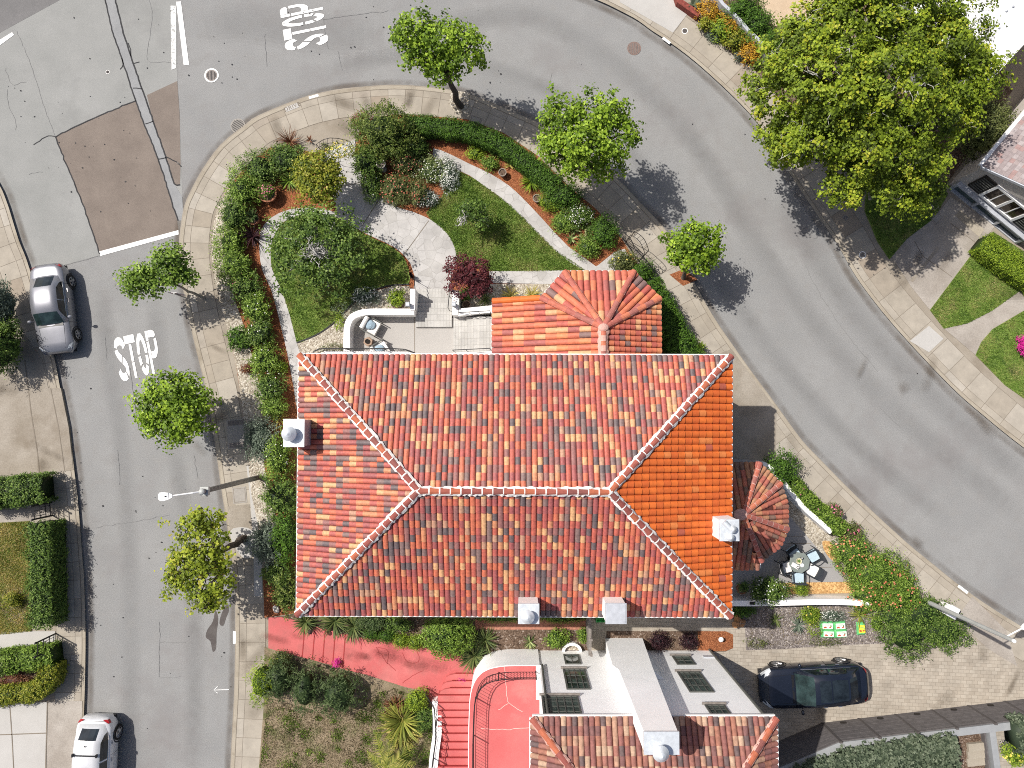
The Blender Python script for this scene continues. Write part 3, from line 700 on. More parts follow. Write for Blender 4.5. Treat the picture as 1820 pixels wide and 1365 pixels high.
# ------------------------------------------------------------------ building materials
TILE_MIX = [(0.0, (0.41, 0.100, 0.070)), (0.17, (0.47, 0.130, 0.072)), (0.31, (0.37, 0.092, 0.076)), (0.42, (0.30, 0.084, 0.080)), (0.53, (0.25, 0.108, 0.098)), (0.635, (0.19, 0.122, 0.112)), (0.735, (0.118, 0.088, 0.090)), (0.805, (0.54, 0.300, 0.150)), (0.90, (0.49, 0.205, 0.105)), (0.955, (0.40, 0.22, 0.145))]
rnd_mat('roof_tile', TILE_MIX, 0.58, 'CONSTANT', 0.32, 11.0, spec=0.45, bump=0.25)
rnd_mat('orange_tile', [(0.0, (0.54, 0.118, 0.024)), (0.35, (0.60, 0.138, 0.026)), (0.7, (0.52, 0.108, 0.024)), (0.93, (0.58, 0.18, 0.05)), (0.975, (0.36, 0.09, 0.055))], 0.65, 'CONSTANT', 0.16, 6.0, spec=0.35, bump=0.2)
rnd_mat('wing_tile', [(0.0, (0.47, 0.135, 0.082)), (0.25, (0.54, 0.165, 0.088)), (0.5, (0.41, 0.105, 0.080)), (0.66, (0.33, 0.105, 0.092)), (0.76, (0.20, 0.125, 0.115)), (0.83, (0.58, 0.31, 0.165)), (0.93, (0.53, 0.205, 0.095))], 0.65, 'CONSTANT', 0.25, 6.0, spec=0.35, bump=0.3)
rnd_mat('old_tile', [(0.0, (0.27, 0.120, 0.095)), (0.2, (0.23, 0.098, 0.086)), (0.38, (0.175, 0.088, 0.082)), (0.52, (0.125, 0.088, 0.086)), (0.66, (0.36, 0.215, 0.150)), (0.80, (0.40, 0.275, 0.195)), (0.92, (0.29, 0.13, 0.092))], 0.75, 'CONSTANT', 0.35, 5.0, spec=0.2, bump=0.4)
rnd_mat('bay_tile', [(0.0, (0.43, 0.145, 0.095)), (0.25, (0.36, 0.12, 0.09)), (0.45, (0.27, 0.125, 0.09)), (0.6, (0.21, 0.13, 0.10)), (0.75, (0.48, 0.23, 0.125)), (0.88, (0.38, 0.195, 0.115))], 0.8, 'CONSTANT', 0.35, 6.0, spec=0.2, bump=0.4)
rnd_mat('cap_tile', [(0.0, (0.30, 0.090, 0.066)), (0.3, (0.24, 0.070, 0.058)), (0.55, (0.38, 0.115, 0.062)), (0.8, (0.21, 0.075, 0.064))], 0.75, 'CONSTANT', 0.2, 6.0)
rnd_mat('wing_cap_tile', [(0.0, (0.44, 0.135, 0.090)), (0.3, (0.37, 0.115, 0.090)), (0.55, (0.50, 0.165, 0.095)), (0.8, (0.32, 0.12, 0.10))], 0.7, 'CONSTANT', 0.25, 6.0)
plain_mat('tile_bed', (0.10, 0.03, 0.022), 0.9, 0, 0.3)
plain_mat('tile_bed_orange', (0.22, 0.045, 0.012), 0.9, 0, 0.3)
plain_mat('mortar', (0.76, 0.74, 0.71), 0.9, 0, 0.1, 12, bump=0.5, bscale=40)
plain_mat('pink_mortar', (0.55, 0.33, 0.28), 0.9, 0, 0.15, 8, bump=0.4, bscale=40)
plain_mat('stucco', (0.84, 0.83, 0.815), 0.9, 0, 0.05, 1.2, bump=0.25, bscale=14)
plain_mat('rough_stucco', (0.90, 0.90, 0.90), 0.9, 0, 0.05, 1.0, bump=0.14, bscale=7)
plain_mat('white_paint', (0.80, 0.80, 0.79), 0.5, 0, 0.03)
plain_mat('grey_flashing', (0.46, 0.48, 0.52), 0.55, 0.25, 0.12, 5)
plain_mat('galvanised', (0.62, 0.66, 0.70), 0.45, 0.35, 0.12, 6)
plain_mat('dark_frame', (0.085, 0.088, 0.080), 0.6, 0, 0.2)
plain_mat('grey_timber', (0.19, 0.17, 0.155), 0.85, 0, 0.3, 9)
plain_mat('black_iron', (0.022, 0.022, 0.025), 0.5, 0.3, 0.2)
glass_mat('window_glass', (0.045, 0.065, 0.058))
glass_mat('brown_glass', (0.040, 0.028, 0.022))
plain_mat('membrane', (0.66, 0.66, 0.66), 0.8, 0, 0.10, 1.0)
rnd_mat('shingle', [(0, (0.26, 0.22, 0.22)), (0.4, (0.33, 0.29, 0.29)), (0.72, (0.30, 0.25, 0.245)), (0.90, (0.30, 0.205, 0.195))], 0.9, 'CONSTANT', 0.2, 8.0)
plain_mat('beige_stucco', (0.48, 0.44, 0.40), 0.9, 0, 0.1, 1.5, bump=0.3, bscale=16)
plain_mat('fence_board', (0.115, 0.105, 0.105), 0.8, 0, 0.22, 5)
plain_mat('fence_post', (0.085, 0.076, 0.074), 0.8, 0, 0.2, 8)
plain_mat('pale_cap', (0.27, 0.28, 0.29), 0.7, 0, 0.1)
plain_mat('louvre', (0.018, 0.015, 0.013), 0.6)

def inv_rng(seed): return random.Random(seed)
def tiles(mb, poly, col_w=0.214, row=0.315, over=0.05, seed=1, lift=0.016, width=0.975, height=0.060, trim=0.02):
    """barrel tiles laid in columns up a planar roof facet; one 'rnd' value per tile"""
    rr = random.Random(seed)
    q = [Vector(p) for p in poly]
    nrm = Vector((0, 0, 0))
    for i in range(len(q)):
        a, b = q[i], q[(i + 1) % len(q)]; nrm += a.cross(b)
    if nrm.z < 0: nrm = -nrm
    nrm.normalize()
    up = (Vector((0, 0, 1)) - nrm * nrm.z).normalized(); e = up.cross(nrm).normalized()
    o = q[0]
    ab = [((p - o).dot(e), (p - o).dot(up)) for p in q]
    a0, a1 = min(t[0] for t in ab), max(t[0] for t in ab)
    bmin = min(t[1] for t in ab)
    ncol = max(1, int(round((a1 - a0) / col_w))); cw = (a1 - a0) / ncol
    hw = cw * width / 2
    prof = [(-1, 0.0), (-.80, .55), (-.38, .93), (0, 1.0), (.38, .93), (.80, .55), (1, 0.0)]
    for c in range(ncol):
        am = a0 + (c + .5) * cw
        xs = []
        for i in range(len(ab)):
            (x1, y1), (x2, y2) = ab[i], ab[(i + 1) % len(ab)]
            if (x1 - am) * (x2 - am) < 0: xs.append(y1 + (y2 - y1) * (am - x1) / (x2 - x1))
        xs.sort()
        for k in range(0, len(xs) - 1, 2):
            lo, hi = xs[k] - (over if xs[k] < bmin + 0.3 else -trim), xs[k + 1] - trim
            start = bmin - over + math.floor((lo - bmin + over) / row + 1e-6) * row
            b = start; dx = rr.uniform(-.006, .006)
            while b < hi - 0.02:
                bl, bh = max(b, lo), min(b + row + .02, hi + .02)
                if bh - bl > 0.04:
                    r = rr.random(); w0 = hw * rr.uniform(.97, 1.03); w1 = hw * .93; jl = rr.uniform(-.008, .008)
                    vs = []
                    for bb, w, l in ((bl + jl, w0, lift), (bh, w1, 0.0)):
                        for s, h in prof:
                            p = o + e * (am + dx + s * w) + up * bb + nrm * (h * height * (w / hw) + l)
                            vs.append(p)
                    fs = [(i, i + 1, i + 8, i + 7) for i in range(6)] + [(6, 5, 4, 3, 2, 1, 0)]
                    mb.add(vs, fs, r)
                b += row
    return nrm
def bed(mb, poly, drop=0.0):
    q = [Vector(p) for p in poly]; n = (q[1] - q[0]).cross(q[2] - q[0])
    if n.z < 0: q = q[::-1]
    mb.poly([(p.x, p.y, p.z - drop) for p in q])
def caps(mbt, mbm, a, b, step=0.40, rad=0.135, mw=0.180, ring=0.042, seed=5, lift=0.05, ringrad=1.07):
    """half-round ridge tiles from a (low) to b (high) with mortar beside and between them"""
    rr = random.Random(seed)
    a, b = Vector(a), Vector(b); d = b - a; L = d.length; d.normalize()
    s = d.cross(Vector((0, 0, 1))).normalized(); u = s.cross(d).normalized()
    n = max(1, int(round(L / step))); st = L / n
    ang = [math.radians(t) for t in (-8, 20, 48, 76, 104, 132, 160, 188)]
    def arc(p, r): return [p + s * (math.cos(t) * r) + u * (math.sin(t) * r * .85 + lift) for t in ang]
    for i in range(n):
        p0, p1 = a + d * (st * i - .02), a + d * (st * (i + 1) - ring * .4)
        r = rr.random(); vs = arc(p0, rad * 1.04) + arc(p1, rad * .94); m = len(ang)
        mbt.add(vs, [(k + 1, k, k + m, k + m + 1) for k in range(m - 1)] + [tuple(range(m))], r)
        if mbm is not None and i < n:
            w = ring * rr.uniform(.7, 1.3); c0 = a + d * (st * (i + 1) - w * .6); c1 = c0 + d * w
            vs = arc(c0, rad * ringrad) + arc(c1, rad * ringrad)
            mbm.add(vs, [(k + 1, k, k + m, k + m + 1) for k in range(m - 1)] + [tuple(range(m)), tuple(range(2 * m - 1, m - 1, -1))])
    if mbm is not None:
        m = max(4, int(L / 0.10)); rows = []
        for i in range(m + 1):
            p = a + d * (L * i / m)
            wl, wr = mw * rr.uniform(.80, 1.2), mw * rr.uniform(.80, 1.2)
            rows.append((p + s * wl + u * (.030), p + s * (rad * .8) + u * (.115), p - s * (rad * .8) + u * (.115), p - s * wr + u * (.030)))
        for i in range(m):
            for k in range(3): mbm.quad(rows[i][k], rows[i + 1][k], rows[i + 1][k + 1], rows[i][k + 1])
def bar(mb, a, b, w, h):
    """a square-section bar from a to b"""
    a, b = Vector(a), Vector(b); d = (b - a).normalized()
    s = d.cross(Vector((0, 0, 1)))
    s = Vector((1, 0, 0)) if s.length < 1e-4 else s.normalized()
    u = s.cross(d).normalized()
    vs = []
    for p in (a, b):
        for i, j in ((-1, -1), (1, -1), (1, 1), (-1, 1)): vs.append(p + s * (i * w / 2) + u * (j * h / 2))
    mb.add(vs, [(0, 1, 2, 3), (7, 6, 5, 4), (0, 4, 5, 1), (1, 5, 6, 2), (2, 6, 7, 3), (3, 7, 4, 0)])

# ------------------------------------------------------------------ the corner house
ZE, ZR = 5.9, 8.0
NW, NE, SE, SW = P(534, 632, ZE), P(1298, 634, ZE), P(1297, 1094, ZE), P(530, 1091, ZE)
R1, R2 = P(745, 872, ZR), P(1083, 874, ZR)
house = thing('house', 'large white house under a hipped roof of mixed red tiles with white mortared ridges', 'house', (0, -1.5, 0.12))
xa, xb, ya, yb = max(NW[0], SW[0]) + .45, min(NE[0], SE[0]) - .45, SW[1] + .45, NW[1] - .45
mb = MB(); mb.prism([(xa, ya), (xb, ya), (xb, yb), (xa, yb)], 0.0, ZE + .02); mb.build('wall', 'stucco', house)
mb = MB()
for pl in ([NW, NE, R2, R1], [SE, SW, R1, R2], [SW, NW, R1]): bed(mb, pl, .0)
roofbed = mb.build('roof', 'tile_bed', house)
mb = MB(); tiles(mb, [NW, NE, R2, R1], seed=1); tiles(mb, [SE, SW, R1, R2], seed=2); tiles(mb, [SW, NW, R1], seed=3)
mb.build('barrel_tiles', 'roof_tile', roofbed)
mb = MB(); bed(mb, [NE, SE, R2])
ro = mb.build('roof_slope', 'tile_bed_orange', house, label='plain bright orange tiled east slope')
mb = MB(); tiles(mb, [NE, SE, R2], col_w=.275, row=.33, seed=4, height=.075, lift=.024); mb.build('barrel_tiles', 'orange_tile', ro)
mt, mm = MB(), MB()
for k, (a, b) in enumerate(((NW, R1), (SW, R1), (NE, R2), (SE, R2), (R1, R2))):
    a, b = Vector(a), Vector(b); caps(mt, mm, a + Vector((0, 0, .05)), b + Vector((0, 0, .05)), seed=10 + k)
rc = mt.build('ridge_caps', 'cap_tile', house, smooth=False); mm.build('mortar', 'mortar', rc)
mb = MB()
def gut(a, b, o=(0, 0, 0)):
    bar(mb, Vector(a) + Vector(o), Vector(b) + Vector(o), .10, .10)
gut(NW, NE, (0, .06, -.07)); gut(SE, SW, (0, -.06, -.07)); gut(SW, NW, (-.06, 0, -.07)); gut(NE, SE, (.06, 0, -.07))
mb.build('gutter', 'white_paint', house)
mb = MB(); mb.prism([(NW[0] + .02, NW[1] - .02), (NE[0] - .02, NE[1] - .02), (SE[0] - .02, SE[1] + .02), (SW[0] + .02, SW[1] + .02)], ZE - .16, ZE - .03); mb.build('soffit', 'white_paint', house)
def window(parent, c, w, h, axis, sgn, frame='white_paint', glass='window_glass', cols=2, rows=2):
    """window on a wall whose outward normal is sgn*axis ('x' or 'y')"""
    fr, gl = MB(), MB()
    def B(m, u0, u1, z0, z1, d0, d1):
        cu, cz, cd = (u0 + u1) / 2, (z0 + z1) / 2, (d0 + d1) / 2
        if axis == 'y': m.box((c[0] + cu, c[1] + sgn * cd, c[2] + cz), (u1 - u0, d1 - d0, z1 - z0))
        else: m.box((c[0] + sgn * cd, c[1] + cu, c[2] + cz), (d1 - d0, u1 - u0, z1 - z0))
    B(gl, -w / 2 + .05, w / 2 - .05, .05, h - .05, -.02, .012)
    for u in (-w / 2 + .035, w / 2 - .035): B(fr, u - .035, u + .035, 0, h, -.01, .05)
    for z in (.035, h - .035): B(fr, -w / 2 + .07, w / 2 - .07, z - .035, z + .035, -.01, .05)
    for k in range(1, cols): B(fr, -w / 2 + w * k / cols - .018, -w / 2 + w * k / cols + .018, .07, h - .07, -.01, .035)
    for k in range(1, rows): B(fr, -w / 2 + .07, w / 2 - .07, h * k / rows - .015, h * k / rows + .015, -.01, .030)
    o = gl.build('window', glass, parent); fr.build('frame', frame, o)
    return o
for x in (-7.3, -5.3, -3.4, -.6, 6.0): window(house, (x, yb, 3.4), 1.3, 1.5, 'y', 1, cols=3, rows=3)
for x in (-6.5, -2.0, 2.4, 5.6): window(house, (x, ya, 3.3), 1.2, 1.4, 'y', -1, cols=3, rows=3)
for y in (-4.8, -1.8, .6): window(house, (xb, y, 3.4), 1.2, 1.4, 'x', 1)
for y in (-3.6, .8): window(house, (xa, y, 3.4), 1.2, 1.4, 'x', -1)
mb = MB(); mb.box((-1.9, yb + .03, 1.15 + .95), (1.0, .06, 2.1)); d = mb.build('front_door', 'grey_timber', house)
mb = MB(); mb.ball((-1.55, yb + .09, 2.0), .04, .04, .04); mb.build('handle', 'black_iron', d)
def chimney(parent, x0, x1, y0, y1, zb, zt, mat, capmat, label=None, rim=True):
    m = MB(); m.box(((x0 + x1) / 2, (y0 + y1) / 2, (zb + zt) / 2), (x1 - x0, y1 - y0, zt - zb))
    c = m.build('chimney', mat, parent, label=label)
    m = MB(); m.box(((x0 + x1) / 2, (y0 + y1) / 2, zt + .03), (x1 - x0 + .06, y1 - y0 + .06, .06)); m.box(((x0 + x1) / 2, (y0 + y1) / 2, zt + .066), (x1 - x0 - .04, y1 - y0 - .04, .012))
    m.build('cap_sheet', capmat, c)
    return c
def cowl(parent, x, y, z, r, h=.35, seg=24, ring=True):
    m = MB(); m.lathe((x, y, z), [(r * .55, 0), (r * .55, h * .5), (r, h * .5), (r * 1.0, h * .55), (r * .45, h * .85), (0.01, h)], seg)
    return m.build('flue_cowl', 'galvanised', parent, smooth=False)
# west chimney (straddles the west eave)
zt = 7.15; a, b = P(506, 746, zt), P(540, 793, zt)
c = chimney(house, a[0], b[0], b[1], a[1], 3.0, zt, 'grey_flashing', 'galvanised', 'grey metal clad chimney astride the west eave'); p = P(514, 771, zt + .3); cowl(c, p[0], p[1], zt + .07, S(13.5, zt + .4), .5)
# south chimneys
zt = 7.3; a, b = P(922, 1073.5, zt), P(957, 1107, zt)
c = chimney(house, a[0], b[0], b[1], a[1], 3.0, zt, 'stucco', 'galvanised', 'white chimney with one conical cowl at the south eave'); p = P(938, 1097, zt + .3); cowl(c, p[0], p[1], zt + .07, S(12, zt + .4), .45)
a, b = P(1077, 1073, zt), P(1112, 1107, zt)
c = chimney(house, a[0], b[0], b[1], a[1], 3.0, zt, 'stucco', 'grey_flashing', 'white chimney with a bare flat metal top')
# east chimney with three small pots
zt = 7.3; a, b = P(1279, 924, zt), P(1312, 960, zt)
c = chimney(house, a[0], b[0], b[1], a[1], 3.0, zt, 'stucco', 'galvanised', 'white chimney with three small flue pots')
for (px, py) in ((1303, 941), (1299, 956)):
    p = P(px, py, zt + .3); cowl(c, p[0], p[1], zt + .07, S(7, zt), .35, 16)
p = P(1292, 933, zt + .2); m = MB(); m.tube([(p[0] - .12, p[1] + .12, zt + .2), (p[0] + .14, p[1] - .16, zt + .22)], .10, 12); m.tube([(p[0], p[1], zt + .06), (p[0], p[1], zt + .2)], .05); m.build('flue_cowl', 'galvanised', c)

# north wing with its half-octagon tiled roof
ze, za = 3.4, 4.45
A = P(1072, 583, za); B2 = (A[0], yb + .02, za)
o1, o2, o3, o4 = P(962, 530, ze), P(1003, 484, ze), P(1126, 484, ze), P(1172, 531, ze)
sl = (za - ze) / (A[0] - o1[0])
def west_z(x): return za - (A[0] - x) * sl
xw = P(877, 580, 2.7)[0]
w1, w2 = (xw, o1[1], west_z(xw)), (xw, yb + .02, west_z(xw))
e1 = (o4[0], yb + .02, ze)
facets = [[w2, w1, o1, A, B2], [o1, o2, A], [o2, o3, A], [o3, o4, A], [o4, e1, B2, A]]
mb = MB()
for f in facets: bed(mb, f)
wr = mb.build('wing_roof', 'tile_bed', house, label='lower red tiled wing roof fanning from one point')
mb = MB(); mb2 = MB()
for k, f in enumerate(facets[:4]): tiles(mb, f, col_w=.29 if k else .26, row=.52, seed=20 + k, height=.085, lift=.02, width=.98)
tiles(mb, facets[4], col_w=.25, row=.27, seed=26, height=.08, lift=.03)
mb.build('barrel_tiles', 'wing_tile', wr)
mt, mm = MB(), MB()
for k, o in enumerate((o1, o2, o3, o4)): caps(mt, mm, Vector(o) + Vector((0, 0, .04)), Vector(A) + Vector((0, 0, .04)), step=.46, rad=.135, mw=.10, ring=.03, seed=30 + k, ringrad=1.03)
caps(mt, mm, Vector(B2) + Vector((0, 0, .04)), Vector(A) + Vector((0, 0, .04)), step=.40, rad=.14, mw=.22, ring=.2, seed=36)
mm.ball((A[0], A[1], A[2] + .1), .24, .2, .14)
c2 = mt.build('ridge_caps', 'wing_cap_tile', wr); mm.build('mortar', 'pink_mortar', c2)
mt = MB(); caps(mt, None, Vector(w1) + Vector((0, 0, .03)), Vector(o1) + Vector((0, 0, .03)), step=.5, rad=.14, seed=39); mt.build('rake_caps', 'orange_tile', wr)
mb = MB()
for a, b in ((o1, o2), (o2, o3), (o3, o4), (o4, e1), (w1, w2)):
    a, b = Vector(a), Vector(b); d = (b - a).normalized(); n = Vector((-d.y, d.x, 0)) * (-1 if (a, b) == (Vector(w1), Vector(w2)) else 1)
    cen = Vector((A[0] - .8, A[1] - .8, 0)); mid = (a + b) / 2 - cen
    if n.x * mid.x + n.y * mid.y < 0: n = -n
    bar(mb, a + n * .05 + Vector((0, 0, -.06)), b + n * .05 + Vector((0, 0, -.06)), .07, .07)
mb.build('gutter', 'white_paint', house)
mb = MB(); ins = [(o1[0] + .3, o1[1] - .25), (o2[0] + .2, o2[1] - .35), (o3[0] - .2, o3[1] - .35), (o4[0] - .35, o4[1] - .2), (e1[0] - .35, yb - .1), (xw + .3, yb - .1), (xw + .3, o1[1] - .25)]
mb.prism(ins, 0.0, [ze - .05] * 5 + [west_z(xw + .3) - .06] * 2); mb.build('wing_wall', 'stucco', house)
window(house, ((o2[0] + o3[0]) / 2, o2[1] - .35, 1.1), 1.6, 1.4, 'y', 1, cols=3, rows=3)

# east bay with a fan of old tiles
ze, za = 3.0, 4.15
A = P(1320, 914, za); A = (A[0], A[1], za)
xo = xb + .01
pts = [(xo, P(1298, 824, ze)[1], ze), P(1349, 824, ze), P(1386, 860, ze), P(1398, 896, ze), P(1398, 940, ze), P(1386, 970, ze), P(1352, 996, ze), P(1350, 1010, ze), (xo, P(1298, 1010, ze)[1], ze)]
mb, mbb = MB(), MB()
for k in range(len(pts) - 1):
    f = [pts[k], pts[k + 1], A]; bed(mbb, f)
    if k not in (6,): tiles(mb, f, col_w=.23, row=.40, seed=50 + k, height=.085, lift=.02)
Aw = (xo, A[1], za)
bed(mbb, [pts[0], A, Aw]); bed(mbb, [pts[-1], Aw, A]); 
tiles(mb, [pts[0], A, Aw], col_w=.23, row=.4, seed=61, height=.085); tiles(mb, [pts[-1], Aw, A], col_w=.23, row=.4, seed=62, height=.085)
br_ = mbb.build('bay_roof', 'tile_bed', house, label='small fan-shaped roof of weathered tiles on the east bay'); mb.build('barrel_tiles', 'bay_tile', br_)
mt, mm = MB(), MB()
for k in (1, 2, 4, 6): caps(mt, mm, Vector(pts[k]) + Vector((0, 0, .04)), Vector(A) + Vector((0, 0, .04)), step=.36, rad=.12, mw=.09, ring=.03, seed=70 + k, ringrad=1.04)
mm.ball((A[0] - .1, A[1], A[2] + .06), .32, .26, .13)
c2 = mt.build('ridge_caps', 'wing_cap_tile', br_); mm.build('mortar', 'pink_mortar', c2)
mb = MB()
for k in range(len(pts) - 1): bar(mb, Vector(pts[k]) + Vector((0.02, 0, -.06)), Vector(pts[k + 1]) + Vector((0.02, 0, -.06)), .06, .06)
mb.build('gutter', 'white_paint', house)
cen = (xo, A[1])
mb = MB(); mb.prism([(cen[0] + (q[0] - cen[0]) * .84, cen[1] + (q[1] - cen[1]) * .88) for q in pts], 0.0, ze - .05); mb.build('bay_wall', 'stucco', house)

# ------------------------------------------------------------------ the southern neighbour
nb = thing('house', 'white stucco house with a huge outside chimney, seen wall-on behind the red deck', 'house', (3, -12.5, .12))
YW = P(1100, 1156, .12)[1]                      # north wall plane
ZE2 = 7.9
e0, e1 = P(946, 1285, ZE2), P(1378, 1294, ZE2)
n0 = (e0[0], YW + .06, ZE2); n1 = (e1[0], YW + .06, ZE2)
wx0, wx1 = P(956, 1156, .12)[0], P(1262, 1156, .12)[0]
ys = YW - 10.0
ZR2 = ZE2 + 2.3
mb = MB(); mb.prism([(wx0, YW), (wx1, YW), (wx1, ys), (wx0, ys)], 0.0, ZE2 - .02); mb.build('wall', 'rough_stucco', nb)
s0, s1 = (e0[0], ys - .3, ZE2), (e1[0], ys - .3, ZE2)
half = (n0[1] - s0[1]) / 2
r0, r1 = (n0[0] + half * .92, n0[1] - half, ZR2), (n1[0] - half * .92, n1[1] - half, ZR2)
fac = [[n0, n1, r1, r0], [s1, s0, r0, r1], [s0, n0, r0], [n1, s1, r1]]
mb = MB()
for f in fac: bed(mb, f)
rf = mb.build('roof', 'tile_bed', nb)
mb = MB()
for k, f in enumerate(fac): tiles(mb, f, col_w=.21, row=.33, seed=80 + k, height=.07)
mb.build('barrel_tiles', 'old_tile', rf)
mt, mm = MB(), MB()
for k, (a, b) in enumerate(((n0, r0), (n1, r1), (s0, r0), (s1, r1), (r0, r1))): caps(mt, mm, Vector(a) + Vector((0, 0, .05)), Vector(b) + Vector((0, 0, .05)), step=.5, rad=.13, mw=.15, ring=.02, seed=90 + k, ringrad=.95)
c2 = mt.build('ridge_caps', 'cap_tile', rf); mm.build('mortar', 'pink_mortar', c2)
mb = MB()
for a, b, o in ((n0, n1, (0, .05, -.05)), (s0, n0, (-.05, 0, -.05)), (n1, s1, (.05, 0, -.05))): bar(mb, Vector(a) + Vector(o), Vector(b) + Vector(o), .12, .10)
mb.build('gutter', 'white_paint', nb)
# chimney breast: broad foot, narrower shaft with a sloped shoulder
yc = P(1100, 1134, .12)[1]
cx0, cx1 = P(1076, 1134, .12)[0], P(1142, 1134, .12)[0]
zt = 10.3
xs0 = cx0 + .50
mb = MB()
xs0, xs1 = P(1145, 1306, zt)[0], P(1205, 1306, zt)[0]
prof = [(cx0, 0.0), (cx1, 0.0), (cx1 - .30, 4.1), (xs1, zt), (xs0, zt), (xs0 + .03, 4.35), (xs0 - .08, 4.12), (cx0 - .18, 3.8)]
n = len(prof)
def prism_y(m, pr, ya_, yb_):
    k = len(pr)
    m.add([(x, ya_, z) for x, z in pr] + [(x, yb_, z) for x, z in pr], [tuple(range(k)), tuple(range(2 * k - 1, k - 1, -1))] + [(i, i + k, (i + 1) % k + k, (i + 1) % k) for i in range(k)])
prism_y(mb, prof, yc, YW - .10)
mb.prism([(cx1 - .32, yc - .12), (cx1 + .25, YW + .01), (cx1 - .32, YW + .01)], 0.0, 3.9)
ch = mb.build('chimney', 'rough_stucco', nb)
mb = MB(); mb.box(((xs0 + xs1) / 2, (yc + YW - .10) / 2, zt + .03), (xs1 - xs0 + .06, yc - YW + .18, .06)); mb.build('cap_sheet', 'galvanised', ch)
p = P(1176, 1333, zt + .5); cowl(ch, p[0], YW + .04, zt + .06, S(14.5, zt + .5), .6)
def wall_window(quad, sill=False, cols=4, rows=3, deep=.10, awn=False):
    (xa_, _, za_), (xb_, _, zb_) = PV(*quad[0], (0, YW, 0), (0, 1)), PV(*quad[1], (0, YW, 0), (0, 1))
    xl, xr = min(xa_, xb_), max(xa_, xb_); zl, zh = sorted((za_, zb_))
    o = window(nb, ((xl + xr) / 2, YW, zl), xr - xl, zh - zl, 'y', 1, 'dark_frame', 'window_glass', cols, rows)
    if sill:
        m = MB(); m.box(((xl + xr) / 2, YW + .07, zl - .05), (xr - xl + .16, .10, .05)); m.build('sill', 'grey_timber', o)
    return o
wall_window([(1001, 1164), (1033, 1181)], False, 2, 1)
wall_window([(1000, 1190), (1050, 1226)], True, 4, 3)
wall_window([(962, 1238), (1036, 1275)], True, 5, 4)
wall_window([(1194, 1167), (1237, 1182)], True, 2, 2)
wall_window([(1203, 1195), (1270, 1231)], True, 4, 3)
wall_window([(1252, 1254), (1304, 1276)], True, 3, 3)
xl, _, zl = PV(1250, 1167, (0, YW, 0), (0, 1)); mb = MB(); mb.box((xl + .25, YW + .03, zl + .1), (.55, .06, .22)); mb.build('vent', 'grey_flashing', nb)
mb = MB(); x0 = P(957, 1156, .12)[0]; mb.tube([(x0 + .08, YW + .08, 2.3), (x0 + .08, YW + .08, ZE2 - .1)], .05); mb.tube([(wx1 - .06, YW + .07, .2), (wx1 - .06, YW + .07, ZE2 - .1)], .05); mb.build('downpipe', 'dark_frame', nb)
# light well before the basement window
lw = thing('light_well', 'low rounded white wall round the basement window of the stucco house', 'light well', P(1016, 1150, .13))
mb = MB(); cx, cy, _ = P(1016, 1156, .13); rr_ = S(15, .1)
mb.wall([(cx + rr_ * math.cos(t), YW + .03 + rr_ * .85 * math.sin(t)) for t in np.linspace(0.02, math.pi - .02, 14)], .12, .13, .42); mb.build('curved_wall', 'stucco', lw)
mb = MB(); mb.sheet([(cx + rr_ * .93 * math.cos(t), YW + .03 + rr_ * .8 * math.sin(t)) for t in np.linspace(0.02, math.pi - .02, 14)], .165); mb.build('gravel_fill', 'pebbles', lw)
# timber gate and fence in the side passage
gt = thing('fence', 'weathered narrow timber fence seen edge-on across the side passage', 'fence', P(1046, 1130, .13))
fx = P(1048, 1120, 1.7)[0]
fy0, fy1 = P(1048, 1092, 1.7)[1], YW + .35
mb = MB(); mb.box((fx, (fy0 + fy1) / 2, .95), (.05, fy0 - fy1, 1.65)); mb.build('boards', 'grey_timber', gt)
mb = MB(); mb.box((fx, (fy0 + fy1) / 2, 1.80), (.14, fy0 - fy1 + .06, .05)); mb.build('cap_rail', 'grey_timber', gt)
for y in (fy0, (fy0 + fy1) / 2 - .2, fy1): mb = MB(); mb.box((fx + .06, y, 1.0), (.11, .11, 1.8)); mb.build('post', 'grey_timber', gt)

# ------------------------------------------------------------------ red deck, stairs, railings
ZD = 2.35
dk = thing('deck', 'raised terrace with a red painted floor and rounded white wall', 'terrace', P(890, 1260, .13))
edge = spline([(955, 1182.5), (915, 1182.5), (890, 1184), (868, 1189), (852, 1199), (841, 1216), (835, 1240), (833, 1280), (832, 1330), (832, 1460)], 5)
el = [P(a, b, ZD)[:2] for a, b in edge]
mb = MB(); mb.prism(el + [(wx0 + .0, el[-1][1]), (wx0 + .0, el[0][1])], 0.0, ZD - .004); mb.build('retaining_wall', 'rough_stucco', dk)
mb = MB(); q = [tuple(t) for t in offset_line(np.array(el), .03)]
mb.sheet(q + [(wx0 - .01, el[-1][1]), (wx0 - .01, el[0][1] - .03)], ZD + .002); mb.build('floor', 'red_floor', dk)
mb = MB(); mb.ribbon([(wx0 - .02, el[0][1] + .02), (wx0 - .02, el[0][1] - 1.5)], .30, ZD + .05); mb.build('white_kerb', 'stucco', dk)
for pl in ([(897, 1184), (901, 1236), (905, 1250), (928, 1265)], [(905, 1250), (885, 1262)], [(855, 1295), (880, 1296), (905, 1297), (920, 1294), (948, 1294)]):
    qq = resample(PP(spline(pl, 3), ZD + .01), .12); qq[:, :2] += RNG.normal(0, .012, (len(qq), 2)); mb = MB(); mb.ribbon(qq, .022, ZD + .006); mb.build('crack', 'pale_crack', dk)
